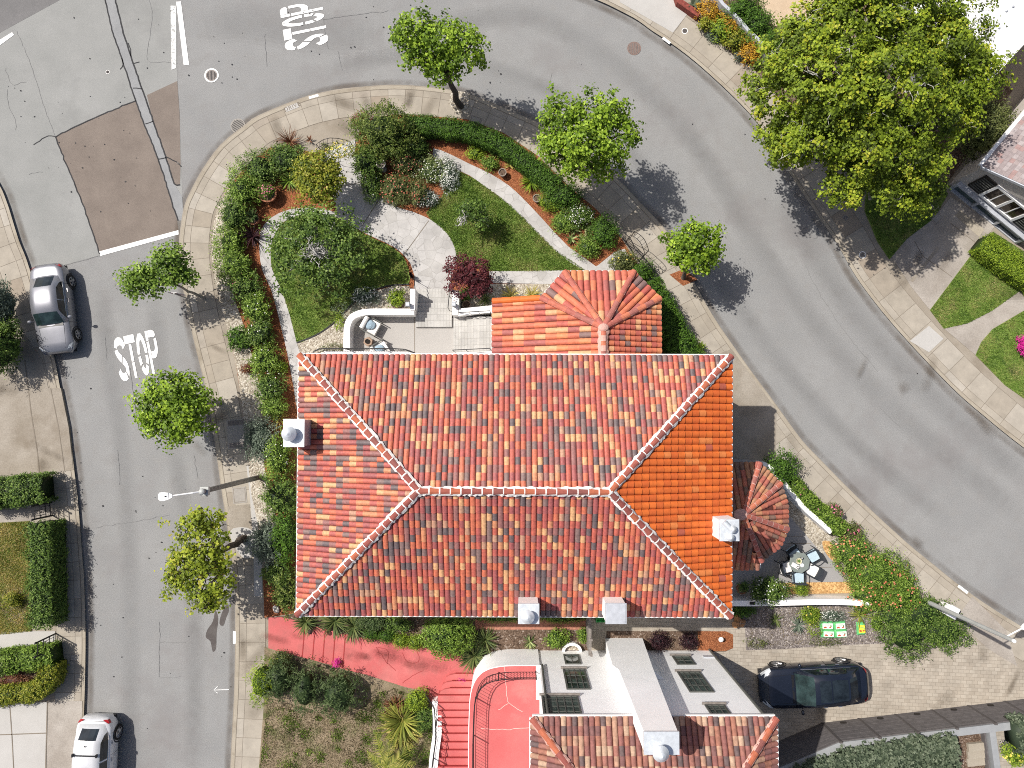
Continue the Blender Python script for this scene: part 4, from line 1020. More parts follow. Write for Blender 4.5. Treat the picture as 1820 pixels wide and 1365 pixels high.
def railing(name, label, line, z0s, h, spacing=.14, post_at=(0, -1), mat='black_iron', group=None):
    """iron railing along world points; z0s = base height per point"""
    p = np.array([(q[0], q[1], z) for q, z in zip(line, z0s)]); p = resample(p, spacing)
    t = thing(name, label, 'railing', tuple(p[0]), 0, group)
    m = MB(); m.tube([(a, b, c + h) for a, b, c in p[::2]] + [(p[-1][0], p[-1][1], p[-1][2] + h)], .022, 6); m.build('top_rail', mat, t)
    m = MB(); m.tube([(a, b, c + h * .12) for a, b, c in p[::2]] + [(p[-1][0], p[-1][1], p[-1][2] + h * .12)], .014, 5); m.tube([(a, b, c + h * .84) for a, b, c in p[::2]], .012, 5); m.build('lower_rail', mat, t)
    m = MB()
    for a, b, c in p: m.tube([(a, b, c + h * .12), (a, b, c + h)], .009, 4, cap=False)
    m.build('baluster_grille', mat, t)
    n = len(p)
    for k in sorted(set([0, n - 1] + list(range(0, n, max(2, int(1.7 / spacing)))))):
        a, b, c = p[k]; m = MB(); m.box((a, b, c + h / 2 + .02), (.045, .045, h + .06)); m.build('post', mat, t)
    return t
rl = [tuple(t) for t in offset_line(np.array([P(a, b, ZD)[:2] for a, b in edge]), .26)]
rl = [q for q in rl if q[1] > P(832, 1420, ZD)[1]]
rl[0] = (wx0 - .18, rl[0][1])
railing('deck_railing', 'black iron railing curving round the red deck', rl, [ZD] * len(rl), .95)
st = thing('stairs', 'straight flight of red painted steps climbing beside the deck', 'stairs', P(806, 1280, .13))
ysteps = [1198, 1211, 1223.6, 1236.6, 1250, 1264, 1277, 1291, 1305, 1320, 1334, 1348, 1363, 1378]
for i in range(len(ysteps) - 1):
    z = ZT + .165 * (i + 1)
    yn, y2 = P(800, ysteps[i], z)[1], P(800, ysteps[-1] + 40, ZD)[1]
    xl = P((778 + [12, 6, 2, 0][min(i, 3)]), 1250, z)[0]; xr = P(834, 1250, ZD)[0] + .05
    yn2 = P(800, ysteps[i + 1], z + .165)[1] - .3
    m = MB()
    if i < 3:
        pts_ = [(xr, yn), (xl + .55, yn), (xl + .25, yn - .05), (xl + .07, yn - .16), (xl, yn - .32), (xl, yn2), (xr, yn2)]
        m.prism(pts_, .02, z)
    else: m.box(((xl + xr) / 2, (yn + yn2) / 2, z / 2 + .01), (xr - xl, yn - yn2, z - .02))
    o = m.build('step', 'red_floor', st)
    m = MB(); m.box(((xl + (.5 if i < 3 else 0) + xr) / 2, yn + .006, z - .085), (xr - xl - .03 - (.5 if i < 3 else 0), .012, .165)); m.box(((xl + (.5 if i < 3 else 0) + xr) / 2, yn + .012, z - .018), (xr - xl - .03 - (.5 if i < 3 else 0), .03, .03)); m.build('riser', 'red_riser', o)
sw = thing('stair_wall', 'narrow white wall sloping up along the red stairs', 'wall', P(772, 1310, .13))
mb = MB(); lp = [P(775, 1246, .75), P(777, 1275, 1.2), P(777, 1305, 1.7), P(772, 1340, 2.15), P(767, 1400, 2.5)]
mb.wall([q[:2] for q in lp], .40, .02, [q[2] for q in lp]); mb.build('body', 'rough_stucco', sw)
railing('stair_railing', 'black iron handrail climbing the white stair wall', [P(760, 1224, .2)] + [q for q in lp], [ZT] + [q[2] for q in lp], .8, .15)

# ------------------------------------------------------------------ patio by the front door
ZPT = 0.75
pt = thing('patio', 'raised pale front patio with a curved white parapet', 'patio', P(720, 595, .14))
mb = MB(); x0, x1 = P(616, 600, ZPT)[0], xw + .35; y1 = P(700, 555, ZPT)[1]; xk = P(737, 560, ZPT)[0]
mb.prism([(x0, yb - .05), (x1, yb - .05), (x1, P(860, 565, ZPT)[1]), (P(800, 565, ZPT)[0], P(800, 565, ZPT)[1]), (xk, P(735, 562, ZPT)[1]), (P(650, 555, ZPT)[0], y1), (P(625, 565, ZPT)[0], P(625, 568, ZPT)[1]), (x0, P(616, 585, ZPT)[1])], 0.02, ZPT); mb.build('floor', 'patio_floor', pt)
mb = MB(); mb.ribbon([P(737, 562, ZPT + .003)[:2], P(737, 640, ZPT)[:2]], .03, ZPT + .004); mb.build('floor_joint', 'dark_joint', pt)
zp = ZPT + .80
outl = spline([(736, 554), (700, 554), (660, 554), (640, 556.5), (625, 564), (617.5, 578), (616, 600), (616, 650)], 5)
mb = MB(); mb.wall([P(a, b, zp)[:2] for a, b in outl], S(11, zp), .02, zp); mb.build('parapet', 'stucco', pt)
mb = MB(); a, b = P(729, 513, zp + .1), P(737.5, 551, zp + .1)
mb.box(((a[0] + b[0]) / 2, (a[1] + b[1]) / 2, zp / 2 + .05), (b[0] - a[0], a[1] - b[1], zp + .02)); mb.build('pier', 'stucco', pt)
a, b = P(804, 516, zp), P(815, 560, zp)
mb = MB(); mb.box(((a[0] + b[0]) / 2, (a[1] + b[1]) / 2, zp / 2), (b[0] - a[0], a[1] - b[1], zp)); mb.build('pier', 'stucco', pt)
a, b = P(815, 549, zp), P(880, 556, zp)
mb = MB(); mb.wall([(P(814, 555, zp)[0], P(814, 555, zp)[1]), (P(884, 548, zp)[0], P(884, 548, zp)[1])], .33, .02, zp); mb.build('parapet', 'stucco', pt)
mb = MB()
for i in range(6):
    z = ZT + .12 * (i + 1) - .02
    yn = P(768, 514 + i * 8.2, z)[1]; m = MB(); xl, xr = P(739, 530, z)[0], P(803, 530, z)[0]
    m.box(((xl + xr) / 2, yn - .16 - .2, z / 2 + .02), (xr - xl, .72, z - .02)); m.build('front_step', 'tile_steps', pt)
for i in range(6):
    z = ZPT + .13 * (i + 1); xl = P(806 + i * 11.5, 595, z)[0]; yt, yb2 = P(830, 563, z)[1], P(830, 628, z)[1]
    m = MB(); m.box(((xl + x1) / 2, (yt + yb2) / 2, z / 2 + .3), (x1 - xl, yt - yb2, z - .55)); m.build('entry_step', 'tile_steps', pt)
mb = MB(); mb.wall([P(806, 631, 1.6)[:2], (xw + .3, P(860, 628, 1.6)[1])], .18, .5, 1.75); mb.build('parapet', 'stucco', pt)
for nm, lb, x, sg in (('porch_lantern', 'small dark lantern on the white pier beside the lime pot', 725, 1), ('porch_lantern', 'small dark lantern on the white pier under the red maple', 806, 1)):
    p = P(x if x < 780 else 807, 541, zp + .25); t = thing(nm, lb, 'lantern', (p[0], p[1], zp))
    m = MB(); m.box((0, 0, .04), (.16, .16, .08)); m.build('base', 'dark_frame', t, local=True)
    m = MB(); m.box((0, 0, .19), (.15, .15, .22), taper=1.15); m.build('glass_body', 'window_glass', t, local=True)
    m = MB(); m.box((0, 0, .33), (.22, .22, .06), taper=.7); m.build('cap', 'grey_flashing', t, local=True)
def hand(name, label, pts_, h=.85):
    t = thing(name, label, 'handrail', tuple(pts_[0]))
    m = MB(); m.tube([(a, b, c + h) for a, b, c in pts_], .02, 6); m.build('rail', 'black_iron', t)
    for a, b, c in pts_: m = MB(); m.tube([(a, b, c - .1), (a, b, c + h)], .015, 6); m.build('post', 'black_iron', t)
hand('handrail', 'thin black handrail on the lantern pier side of the front steps nearer the lounge chair', [P(740, 500, ZT), P(742, 520, .4), P(742, 540, .6), P(742, 555, ZPT)])
hand('handrail', 'thin black handrail of the front steps below the red maple', [P(801, 512, .25), P(801, 530, .5), P(799, 552, ZPT)])
hand('handrail', 'thin black handrail along the white parapet of the entry steps', [P(818, 560, ZPT), P(835, 559, 1.05), P(852, 558, 1.3), P(872, 557, 1.5)])
hand('handrail', 'thin black handrail beside the house wall on the entry steps', [P(807, 625, ZPT + .1), P(830, 624, 1.1), P(872, 622, 1.5)])
zc = 3.0
bl = [P(x, y, zc)[:2] for x, y in [(553, 632), (558, 624), (568, 619.5), (640, 619), (700, 619.5), (722, 621), (737, 627), (744, 634)]]
railing('balcony_railing', 'black wrought iron balcony railing peeping out under the north eave', bl, [zc - .9] * len(bl), .9, .12)
mb = MB(); mb.prism([(q[0], q[1] - .04) for q in bl] , zc - 1.05, zc - .92); bf = mb.build('balcony', 'stucco', house)

# ------------------------------------------------------------------ other buildings at the picture's edge
# shingled house, north-east
A0 = P(1745, 295, 2.8); gb = P(1678, 330, 0.12)
th = math.atan2(-.648, .762)                    # along the gable wall
d1 = Vector((math.cos(th), math.sin(th), 0)); d2 = Vector((-d1.y, d1.x, 0))
ne = thing('house', 'beige house with a mottled shingle roof and dark shutters beyond the big tree', 'house', (A0[0] + 3, A0[1], .12))
c0 = Vector((A0[0], A0[1], 0)) + d1 * .12 + d2 * .12
L1, L2 = 9.0, 14.0
mb = MB()
fr = [c0, c0 + d1 * L1, c0 + d1 * L1 + d2 * L2, c0 + d2 * L2]
zz = [2.72, 2.72, 2.72, 2.72]
mb.prism([(q.x, q.y) for q in fr], 0.0, 2.75)
g = [(c0.x, c0.y, 2.75), tuple(c0 + d1 * L1 + Vector((0, 0, 2.75))), tuple(c0 + d1 * L1 / 2 + Vector((0, 0, 2.75 + L1 / 2 * .45)))]
mb.poly(g); mb.build('wall', 'beige_stucco', ne)
def shingled(mb_, o, u, v, nu, nv):
    rr2 = random.Random(4)
    for i in range(nu):
        for j in range(nv):
            a = o + u * (i / nu) + v * (j / nv); b_ = u / nu; c_ = v / nv; h = Vector((0, 0, .012 * ((j) % 2)))
            mb_.quad(a + h, a + b_ * .985 + h, a + b_ * .985 + c_ + h, a + c_ + h, rr2.random())
mb = MB(); a = Vector(A0)
up = d1 * (L1 / 2 + .12) + Vector((0, 0, (L1 / 2 + .12) * .45))
shingled(mb, a, d2 * (L2 + .3), up, 60, 26); b3 = a + d1 * (L1 + .24); up2 = -d1 * (L1 / 2 + .12) + Vector((0, 0, (L1 / 2 + .12) * .45))
shingled(mb, b3 + d2 * (L2 + .3), -d2 * (L2 + .3), up2, 60, 26); mb.build('roof', 'shingle', ne)
mb = MB(); bar(mb, a - d1 * .08 + Vector((0, 0, -.05)), a + d2 * (L2) - d1 * .08 + Vector((0, 0, -.05)), .15, .12); mb.build('gutter', 'white_paint', ne)
mb = MB(); bar(mb, a - d2 * .05 + Vector((0, 0, -.05)), a + up - d2 * .05 + Vector((0, 0, -.05)), .05, .14); mb.build('barge_board', 'grey_flashing', ne)
nw_ = -d2
wp = c0
def on_wall(px, py): return Vector(PV(px, py, (wp.x, wp.y), (nw_.x, nw_.y)))
def wall_rect(m, quad, out, thick=.05):
    pts_ = [on_wall(*q) for q in quad]
    n_ = len(pts_)
    f0 = [p_ + nw_ * (out - thick) for p_ in pts_]; f1 = [p_ + nw_ * out for p_ in pts_]
    m.add(f0 + f1, [tuple(range(n_ - 1, -1, -1)), tuple(range(n_, 2 * n_))] + [(i, (i + 1) % n_, n_ + (i + 1) % n_, n_ + i) for i in range(n_)])
def wq(u0, u1, z0, z1):
    return [c0 + d1 * u0 + Vector((0, 0, z0)), c0 + d1 * u1 + Vector((0, 0, z0)), c0 + d1 * u1 + Vector((0, 0, z1)), c0 + d1 * u0 + Vector((0, 0, z1))]
def slab(m, u0, u1, z0, z1, d0, dd):
    q0 = [p_ + nw_ * d0 for p_ in wq(u0, u1, z0, z1)]; q1 = [p_ + nw_ * dd for p_ in wq(u0, u1, z0, z1)]
    m.add(q0 + q1, [(3, 2, 1, 0), (4, 5, 6, 7), (0, 1, 5, 4), (1, 2, 6, 5), (2, 3, 7, 6), (3, 0, 4, 7)])
pA, pB, pC, pD = on_wall(1744, 345), on_wall(1801, 389), on_wall(1775, 330), on_wall(1840, 372)
uA, uB = (pA - c0).dot(d1), (pB - c0).dot(d1); zA, zB = pA.z, max(pC.z, pA.z + 1.0)
m = MB(); slab(m, uA, uB, zA, zB, -.01, .02); wn = m.build('window', 'brown_glass', ne)
m = MB(); um = (uA + uB) / 2
for u in (uA, um, uB): slab(m, u - .06, u + .06, zA - .06, zB + .06, 0, .09)
for z in (zA, zB): slab(m, uA + .06, um - .06, z - .06, z + .06, 0, .085); slab(m, um + .06, uB - .06, z - .06, z + .06, 0, .085)
for u in ((uA + um) / 2, (uB + um) / 2): slab(m, u - .02, u + .02, zA + .06, zB - .06, 0, .05)
m.build('frame', 'white_paint', wn)
for u0, u1 in ((uA - .78, uA - .1), (uB + .1, uB + .78)):
    m = MB(); slab(m, u0, u1, zA - .05, zB + .05, 0, .06); sh = m.build('shutter', 'louvre', ne)
    m = MB()
    for k in range(7): z = zA + .05 + (zB - zA - .1) * (k + .5) / 7; slab(m, u0 + .06, u1 - .06, z - .03, z + .03, .06, .085)
    m.build('slats', 'dark_frame', sh)
m = MB()
for u in (.15, 1.5, 2.9, 4.3): slab(m, u - .05, u + .05, .12, .75, .0, .22)
slab(m, .1, 4.35, .75, .83, .0, .24); slab(m, .1, 4.35, .12, .2, .0, .22); gp = m.build('planter_rail', 'grey_flashing', ne)
m = MB(); slab(m, .12, 4.33, .2, .75, -.05, .06); m.build('basement_pane', 'window_glass', gp)
# white flat-roofed building, far north-east
wb = thing('building', 'flat white membrane roofed building in the top corner beyond the big tree', 'building', P(1760, 30, 0))
zw = 3.6
pts = [P(a, b, zw)[:2] for a, b in [(1753, 147), (1769, 130), (1930, -45), (1750, -190), (1570, 10), (1690, 95)]]
mb = MB(); mb.prism(pts, 0, zw - .02); mb.build('wall', 'stucco', wb)
mb = MB(); mb.sheet(pts, zw); mb.build('roof', 'membrane', wb)
mb = MB(); mb.wall(pts + [pts[0]], .12, zw - .3, zw + .12); mb.build('parapet', 'white_paint', wb)
m = MB()
for (a, b) in ((1788, 20), (1775, 50), (1800, 12), (1745, 18)): p = P(a, b, zw); m.ball((p[0], p[1], zw + .03), .06, .05, .04)
m.build('roof_vent', 'grey_flashing', wb)

# ------------------------------------------------------------------ fence and walls along the drive
f0, f1, f2 = P(1330, 1340, .13), P(1461, 1285, .13), P(1850, 1239, .13)
fn = thing('fence', 'tall dark board fence with small lights along the paved drive', 'fence', f1)
HF = 2.05
line = resample([f1[:2], f2[:2]], 1.75)
allp = [f0[:2]] + [tuple(q) for q in line]
mb = MB()
nb_ = 11
for i in range(len(allp) - 1):
    a, b = Vector((*allp[i], 0)), Vector((*allp[i + 1], 0))
    for k in range(nb_):
        z = .14 + (k + .5) * (HF - .15) / nb_
        bar(mb, a + Vector((0, 0, z)), b + Vector((0, 0, z)), .035 + .008 * (k % 2), (HF - .15) / nb_ - .012)
mb.build('board_panel', 'fence_board', fn)
for q in allp: m = MB(); m.box((q[0], q[1] - .01, HF / 2 + .05), (.12, .09, HF + .1)); m.build('post', 'fence_post', fn)
for i in range(1, len(allp) - 1):
    a, b = allp[i], allp[i + 1]; m = MB(); m.box(((a[0] + b[0]) / 2, (a[1] + b[1]) / 2 + .05, .45), (.26, .06, .10)); m.build('wall_light', 'louvre', fn)
cap = thing('retaining_wall', 'pale grey coping of the retaining wall behind the dark board fence', 'wall', f1)
mb = MB(); mb.wall([(q[0], q[1] - .22) for q in allp], .34, .0, HF + .0); mb.build('body', 'pale_cap', cap)
cw = thing('retaining_wall', 'short grey wall running away from the fence between two silvery hedges', 'wall', P(1765, 1320, .13))
mb = MB(); a, b = P(1763, 1292, 2.0), P(1778, 1400, 2.0); mb.wall([a[:2], b[:2]], .28, .1, 2.0); mb.build('body', 'pale_cap', cw)
mb = MB(); mb.wall([(a[0] - .3, a[1]), (b[0] - .3, b[1])], .06, .1, 1.9); mb.build('boards', 'fence_board', cw)
_ub = [P(a, b, 1.6)[:2] for a, b in [(1430, 1370), (1520, 1310), (1700, 1290), (1755, 1290), (1775, 1420), (1430, 1420)]]
mb = MB(); mb.prism(_ub, -.02, 1.6); struct(mb.build('upper_bed', 'brown_soil'))
# steps in the silvery bed
for k in range(3):
    p = P(1737, 1328 + 14 * k, 1.75); t = thing('garden_step', ('upper', 'middle', 'lowest')[k] + ' of three pinkish stone steps beside the grey wall', 'step', (p[0], p[1], 1.6), .1, 'pinkish stone steps')
    m = MB(); m.box((0, 0, .08 - .02 * k), (.8, .35, .16 - .04 * k)); m.build('tread', 'kerb_concrete', t, local=True)
# terrace walls
tw = thing('garden_wall', 'white wall curving between the east terrace and the street hedge', 'wall', P(1420, 880, .14))
mb = MB(); q = spline([(1354, 824), (1366, 830), (1388, 852), (1412, 882), (1436, 908), (1462, 930), (1482, 948)], 4)
mb.wall([P(a, b, 1.0)[:2] for a, b in q], .22, .05, [1.15 - .4 * i / (len(q) - 1) for i in range(len(q))]); mb.build('body', 'stucco', tw)
tw = thing('garden_wall', 'low white wall along the bark strip south of the terrace', 'wall', P(1420, 1065, .14))
mb = MB(); q = spline([(1296, 1072), (1340, 1072), (1390, 1071), (1450, 1070), (1500, 1071), (1550, 1074)], 3)
mb.wall([P(a, b, .9)[:2] for a, b in q], .26, .05, [.95 - .35 * max(0, i / (len(q) - 1) - .5) for i in range(len(q))]); mb.build('body', 'stucco', tw)
mb = MB(); p = P(1337, 1072, .97); mb.box((p[0], p[1], 1.0), (.24, .12, .06)); mb.build('wall_light', 'louvre', tw)
# red stone planter wall and grey wall, north
rw = thing('planter_wall', 'low dark red brick planter wall at the end of the succulent bed', 'wall', P(1225, 15, .14))
plain_mat('red_brick', (0.20, 0.05, 0.038), 0.9, 0, 0.45, 9)
mb = MB(); mb.wall([P(a, b, .45)[:2] for a, b in [(1200, -22), (1207, 2), (1243, 27)]], .28, .05, .5); mb.build('body', 'red_brick', rw)
gw = thing('garden_wall', 'thin grey rendered wall between the succulent bed and green bushes', 'wall', P(1315, 40, .14))
mb = MB(); q = [P(a, b, 1.0)[:2] for a, b in [(1262, -22), (1285, 8), (1312, 33), (1330, 55), (1352, 75), (1375, 100)]]; mb.wall(q, .16, .05, 1.05); mb.build('body', 'grey_flashing', gw)
# ------------------------------------------------------------------ vehicles
def paint_mat(name, c, metallic=0.5, rough=0.32, coat=1.0):
    m, nt, N, L, b = _mk(name)
    tc = N.new('ShaderNodeTexCoord'); n1 = noise(N, L, tc.outputs['Object'], 1.4, 5, 0.6)
    r1 = ramp(N, [(0.35, tuple(x * .92 for x in c)), (0.65, tuple(min(1, x * 1.06) for x in c))]); L.new(n1.outputs[0], r1.inputs[0])
    L.new(r1.outputs[0], b.inputs['Base Color']); b.inputs['Metallic'].default_value = metallic; b.inputs['Roughness'].default_value = rough
    if 'Coat Weight' in b.inputs: b.inputs['Coat Weight'].default_value = coat; b.inputs['Coat Roughness'].default_value = 0.04
    MATS[name] = m
paint_mat('silver_paint', (0.22, 0.225, 0.25), 0.5, 0.42)
paint_mat('white_car_paint', (0.60, 0.61, 0.63), 0.1, 0.3)
paint_mat('navy_paint', (0.012, 0.016, 0.028), 0.3, 0.22)
plain_mat('tyre', (0.018, 0.018, 0.019), 0.85)
plain_mat('rim_metal', (0.34, 0.34, 0.35), 0.35, 0.8, 0.1)
plain_mat('black_trim', (0.015, 0.015, 0.017), 0.35, 0, 0.1)
glass_mat('car_glass', (0.012, 0.017, 0.022), 0.04)
glass_mat('car_windscreen', (0.020, 0.036, 0.036), 0.04)
glass_mat('headlamp', (0.50, 0.53, 0.56), 0.1)
plain_mat('red_lens', (0.32, 0.012, 0.015), 0.2, 0, 0.1, spec=.6)
plain_mat('chrome', (0.6, 0.6, 0.62), 0.15, 0.9, 0.05)
plain_mat('cabin_tan', (0.12, 0.125, 0.12), 0.8)
plain_mat('plate', (0.62, 0.62, 0.60), 0.5)
plain_mat('yellow_plush', (0.70, 0.60, 0.22), 0.9)
def car(label, px, py, zc, head, L, W, H, paint, glass, belt, hood, xc, xf, xr, xb, tail, roofw=.66, suv=False):
    """head: unit-ish direction of the nose in photo pixels; x stations as fractions of L from the centre, nose = +.5"""
    c = P(px, py, zc); a = math.atan2(-head[1], head[0])
    t = thing('car', label, 'car', (c[0], c[1], ZW if zc > 5 else GROUND_Z[0]), a)
    hw = W / 2
    def width(x):
        s = abs(2 * x / L); return hw * (1 - .07 * s ** 2.4) * (1 - (.40 if suv == 'glass' else .27) * (max(0, s - .74) / .26) ** 2.3)
    def top(x):
        f = x / L
        if f > xc: u = (f - xc) / (.5 - xc); return belt + (hood - belt) * u ** 1.3 - .16 * max(0, u - .8) / .2
        if f < xb: u = (xb - f) / (xb + .5); return belt + (tail - belt) * u - .10 * max(0, u - .7) / .3
        return belt
    N_ = 27; xs = [L * (.5 - i / (N_ - 1)) for i in range(N_)]
    vs = []
    for x in xs:
        w, tz = width(x), top(x); lo = .24 + .10 * max(0, abs(2 * x / L) - .8) / .2
        half = [(w * .90, lo), (w * .985, lo + .10), (w, .52), (w * .985, .72), (w * .955, tz - .09), (w * .90, tz - .02), (w * .62, tz + .015), (w * .3, tz + .03)]
        sec = half + [(0, tz + .035)] + [(-y, z) for y, z in half[::-1]]
        vs += [(x, y, z) for y, z in sec]
    k = 17; fs = []
    for i in range(N_ - 1):
        for j in range(k - 1): fs.append((i * k + j, (i + 1) * k + j, (i + 1) * k + j + 1, i * k + j + 1))
        fs.append((i * k, i * k + k - 1, (i + 1) * k + k - 1, (i + 1) * k))
    fs += [tuple(range(k)), tuple(range(N_ * k - 1, (N_ - 1) * k - 1, -1))]
    m = MB(); m.add(vs, fs); body = m.build('body', paint, t, smooth=True, local=True)
    # cabin
    st = [xc * L, xf * L, (xf * .55 + xr * .45) * L, xr * L, xb * L]
    tops = [belt + .03, H - .03, H, H - .05, tail + .06 if suv else belt + .02]
    wt = [.80, roofw + .03, roofw + .03, roofw, .70 if not suv else .74]
    ringn = 7
    def ring(i):
        x = st[i]; wb = width(x) * .90; wtp = width(x) * wt[i] if i in (0, 4) else hw * wt[i]
        zb = belt - .03
        pts_ = [(x, wb, zb), (x, wtp, tops[i] - .05), (x, wtp * .55, tops[i] + .005), (x, 0, tops[i] + .02), (x, -wtp * .55, tops[i] + .005), (x, -wtp, tops[i] - .05), (x, -wb, zb)]
        return [Vector(q) for q in pts_]
    R = [ring(i) for i in range(5)]
    vs = [q for r in R for q in r]; fs = []
    for i in range(4):
        for j in range(ringn - 1): fs.append((i * ringn + j, (i + 1) * ringn + j, (i + 1) * ringn + j + 1, i * ringn + j + 1))
    fs += [tuple(range(ringn)), tuple(range(5 * ringn - 1, 4 * ringn - 1, -1))]
    m = MB(); m.add(vs, fs); m.build('cabin', paint, t, smooth=True, local=True)
    def panel(name, i0, i1, mat, u0=.05, u1=.95, shrink=.93, off=.012):
        m = MB(); nu = 6
        rows = []
        for s in range(nu + 1):
            u = u0 + (u1 - u0) * s / nu
            row = [R[i0][j].lerp(R[i1][j], u) for j in range(1, 6)]
            rows.append([Vector((q.x, q.y * shrink, q.z + off)) for q in row])
        for s in range(nu):
            for j in range(4): m.quad(rows[s][j], rows[s + 1][j], rows[s + 1][j + 1], rows[s][j + 1])
        return m.build(name, mat, t, smooth=True, local=True)
    panel('windscreen', 0, 1, glass, .06, .93)
    panel('rear_window', 3, 4, 'car_glass', .10, .88 if not suv else .72, .88)
    if not suv or suv == 'glass':
        if suv == 'glass':
            panel('sunroof', 1, 2, 'car_glass', .22, .98, .86, .014); panel('sunroof', 2, 3, 'car_glass', .05, .95, .86, .014)
    for sg in (1, -1):
        m = MB(); j0, j1 = (0, 1) if sg > 0 else (6, 5)
        def sp(i, i2, u, v):
            a_ = R[i][j0].lerp(R[i2][j0], u); b_ = R[i][j1].lerp(R[i2][j1], u)
            q = a_.lerp(b_, v); return Vector((q.x, q.y + sg * .010, q.z + .004))
        lo = [sp(0, 1, .42, .20), sp(1, 2, 0, .16), sp(1, 2, .95, .16), sp(2, 3, .05, .16), sp(2, 3, .95, .16), sp(3, 4, .45, .22)]
        hi = [sp(0, 1, .60, .62), sp(1, 2, .08, .86), sp(1, 2, .95, .88), sp(2, 3, .05, .88), sp(2, 3, .92, .86), sp(3, 4, .32, .60)]
        for i in (0, 1): m.quad(lo[i], lo[i + 1], hi[i + 1], hi[i])
        m.build('side_window', 'car_glass', t, local=True)
        m = MB()
        for i in (3, 4): m.quad(lo[i], lo[i + 1], hi[i + 1], hi[i])
        m.build('side_window', 'car_glass', t, local=True)
        m = MB(); m.tube([q + Vector((0, sg * .006, -.012)) for q in lo], .012, 5); m.build('window_trim', 'chrome', t, local=True)
        x = xc * L - .12 * L * .5
        m = MB(); m.ball((x, sg * (width(x) + .09), belt + .07), .085, .12, .075, 10, 6); m.tube([(x, sg * (width(x) * .9), belt), (x, sg * (width(x) + .05), belt + .05)], .02, 5); m.build('mirror', paint, t, smooth=True, local=True)
        for f in ((xf * .75 + xr * .25) * L - .25, (xf * .2 + xr * .8) * L - .1):
            m = MB(); m.box((f, sg * (width(f) * .985 + .012), belt - .12), (.18, .03, .03)); m.build('door_handle', 'chrome', t, local=True)
        for f in (.305, -.300):
            x = f * L; y = sg * (width(x) - .085); rd = .335 if not suv else .36
            m = MB(); prof = [(rd * .66, -.11), (rd * .95, -.11), (rd, -.08), (rd, .08), (rd * .95, .11), (rd * .66, .11)]
            sgm = 26; vv = []
            for (r_, w_) in prof:
                for q in range(sgm): an = 2 * math.pi * q / sgm; vv.append((x + r_ * math.cos(an), y + w_, rd + r_ * math.sin(an)))
            ff = [(i * sgm + q, i * sgm + (q + 1) % sgm, (i + 1) * sgm + (q + 1) % sgm, (i + 1) * sgm + q) for i in range(5) for q in range(sgm)]
            m.add(vv, ff); wh = m.build('wheel', 'tyre', t, local=True)
            m = MB(); yo = y + sg * .105
            ring_ = [(x + rd * .66 * math.cos(an), yo, rd + rd * .66 * math.sin(an)) for an in np.linspace(0, 2 * math.pi, 25)]
            m.tube(ring_, .02, 5)
            for q in range(5):
                an = 2 * math.pi * q / 5 + .3
                for da in (-.16, .16): m.tube([(x, yo + sg * .012, rd), (x + rd * .64 * math.cos(an + da), yo, rd + rd * .64 * math.sin(an + da))], [.045, .022], 5)
            m.ball((x, yo + sg * .01, rd), .06, .03, .06, 10, 6); m.build('rim', 'rim_metal', wh, local=True)
            m = MB(); arc = [(x + (rd + .055) * math.cos(an), sg * (width(x) + .002), rd + (rd + .055) * math.sin(an)) for an in np.linspace(-.1, math.pi + .1, 15)]; m.tube(arc, .03, 5); m.build('wheel_arch', 'black_trim', t, local=True)
        # lamps follow the corner of the body
        def corner(name, mat, x0, x1, y0, y1, dz):
            m = MB(); top_ = []
            for u in np.linspace(0, 1, 6):
                x = x0 + (x1 - x0) * u; y_in = (y0 + (y1 - y0) * u)
                w = width(x); top_.append(((x, sg * w * y_in, top(x) - .005 + dz), (x, sg * (w * .97), top(x) - .06 + dz), (x, sg * (w + .006), top(x) - .17 + dz)))
            for i in range(5):
                for j in range(2): m.quad(top_[i][j], top_[i + 1][j], top_[i + 1][j + 1], top_[i][j + 1])
            return m.build(name, mat, t, local=True)
        corner('headlight', 'headlamp', L * .485, L * .405, .62, .90, .012)
        corner('tail_light', 'red_lens', -L * .488, -L * .452, .66, .92, .012)
    m = MB(); m.box((L * .497, 0, .50), (.04, W * .5, .16)); m.build('grille', 'black_trim', t, local=True)
    m = MB(); m.box((-L * .496, 0, .62), (.03, .34, .16)); m.build('license_plate', 'plate', t, local=True)
    m = MB()
    for x in (L * .468, -L * .47): m.box((x, 0, .33), (.18, W * .78, .14))
    m.build('bumper_trim', 'black_trim', t, local=True)
    m = MB()
    for sg in (1, -1):
        m.tube([(L * u, sg * width(L * u) * (.70 - .12 * (u - xc) / (.5 - xc)), top(L * u) + .012) for u in np.linspace(xc + .02, .455, 7)], .007, 4)
        for f in (xc - .015, (xf + xr) / 2 - .01, xr - .045): m.tube([(L * f, sg * (width(L * f) + .004), .42), (L * f, sg * (width(L * f) + .004), .55), (L * f, sg * (width(L * f) * .975), .80), (L * f, sg * width(L * f) * .945, belt - .05)], .007, 4)
    m.tube([(L * .455, y * hw * .6, top(L * .455) + .02 - .02 * abs(y)) for y in (-1, -.5, 0, .5, 1)], .007, 4)
    m.tube([(-L * .475, y * hw * .6, top(-L * .475) + .03 - .02 * abs(y)) for y in (-1, -.5, 0, .5, 1)], .007, 4)
    m.build('panel_seams', 'black_trim', t, local=True)
    m = MB(); m.box((xc * L + .03, 0, belt + .02), (.14, W * .66, .02)); m.build('wiper_cowl', 'black_trim', t, local=True)
    return t, R, top
GROUND_Z = [0.0]
car('silver saloon parked at the kerb facing down the street', 92, 549, .75, (20, 142), 4.35, 1.78, 1.42, 'silver_paint', 'car_windscreen', .93, .74, .185, .055, -.215, -.365, .93)
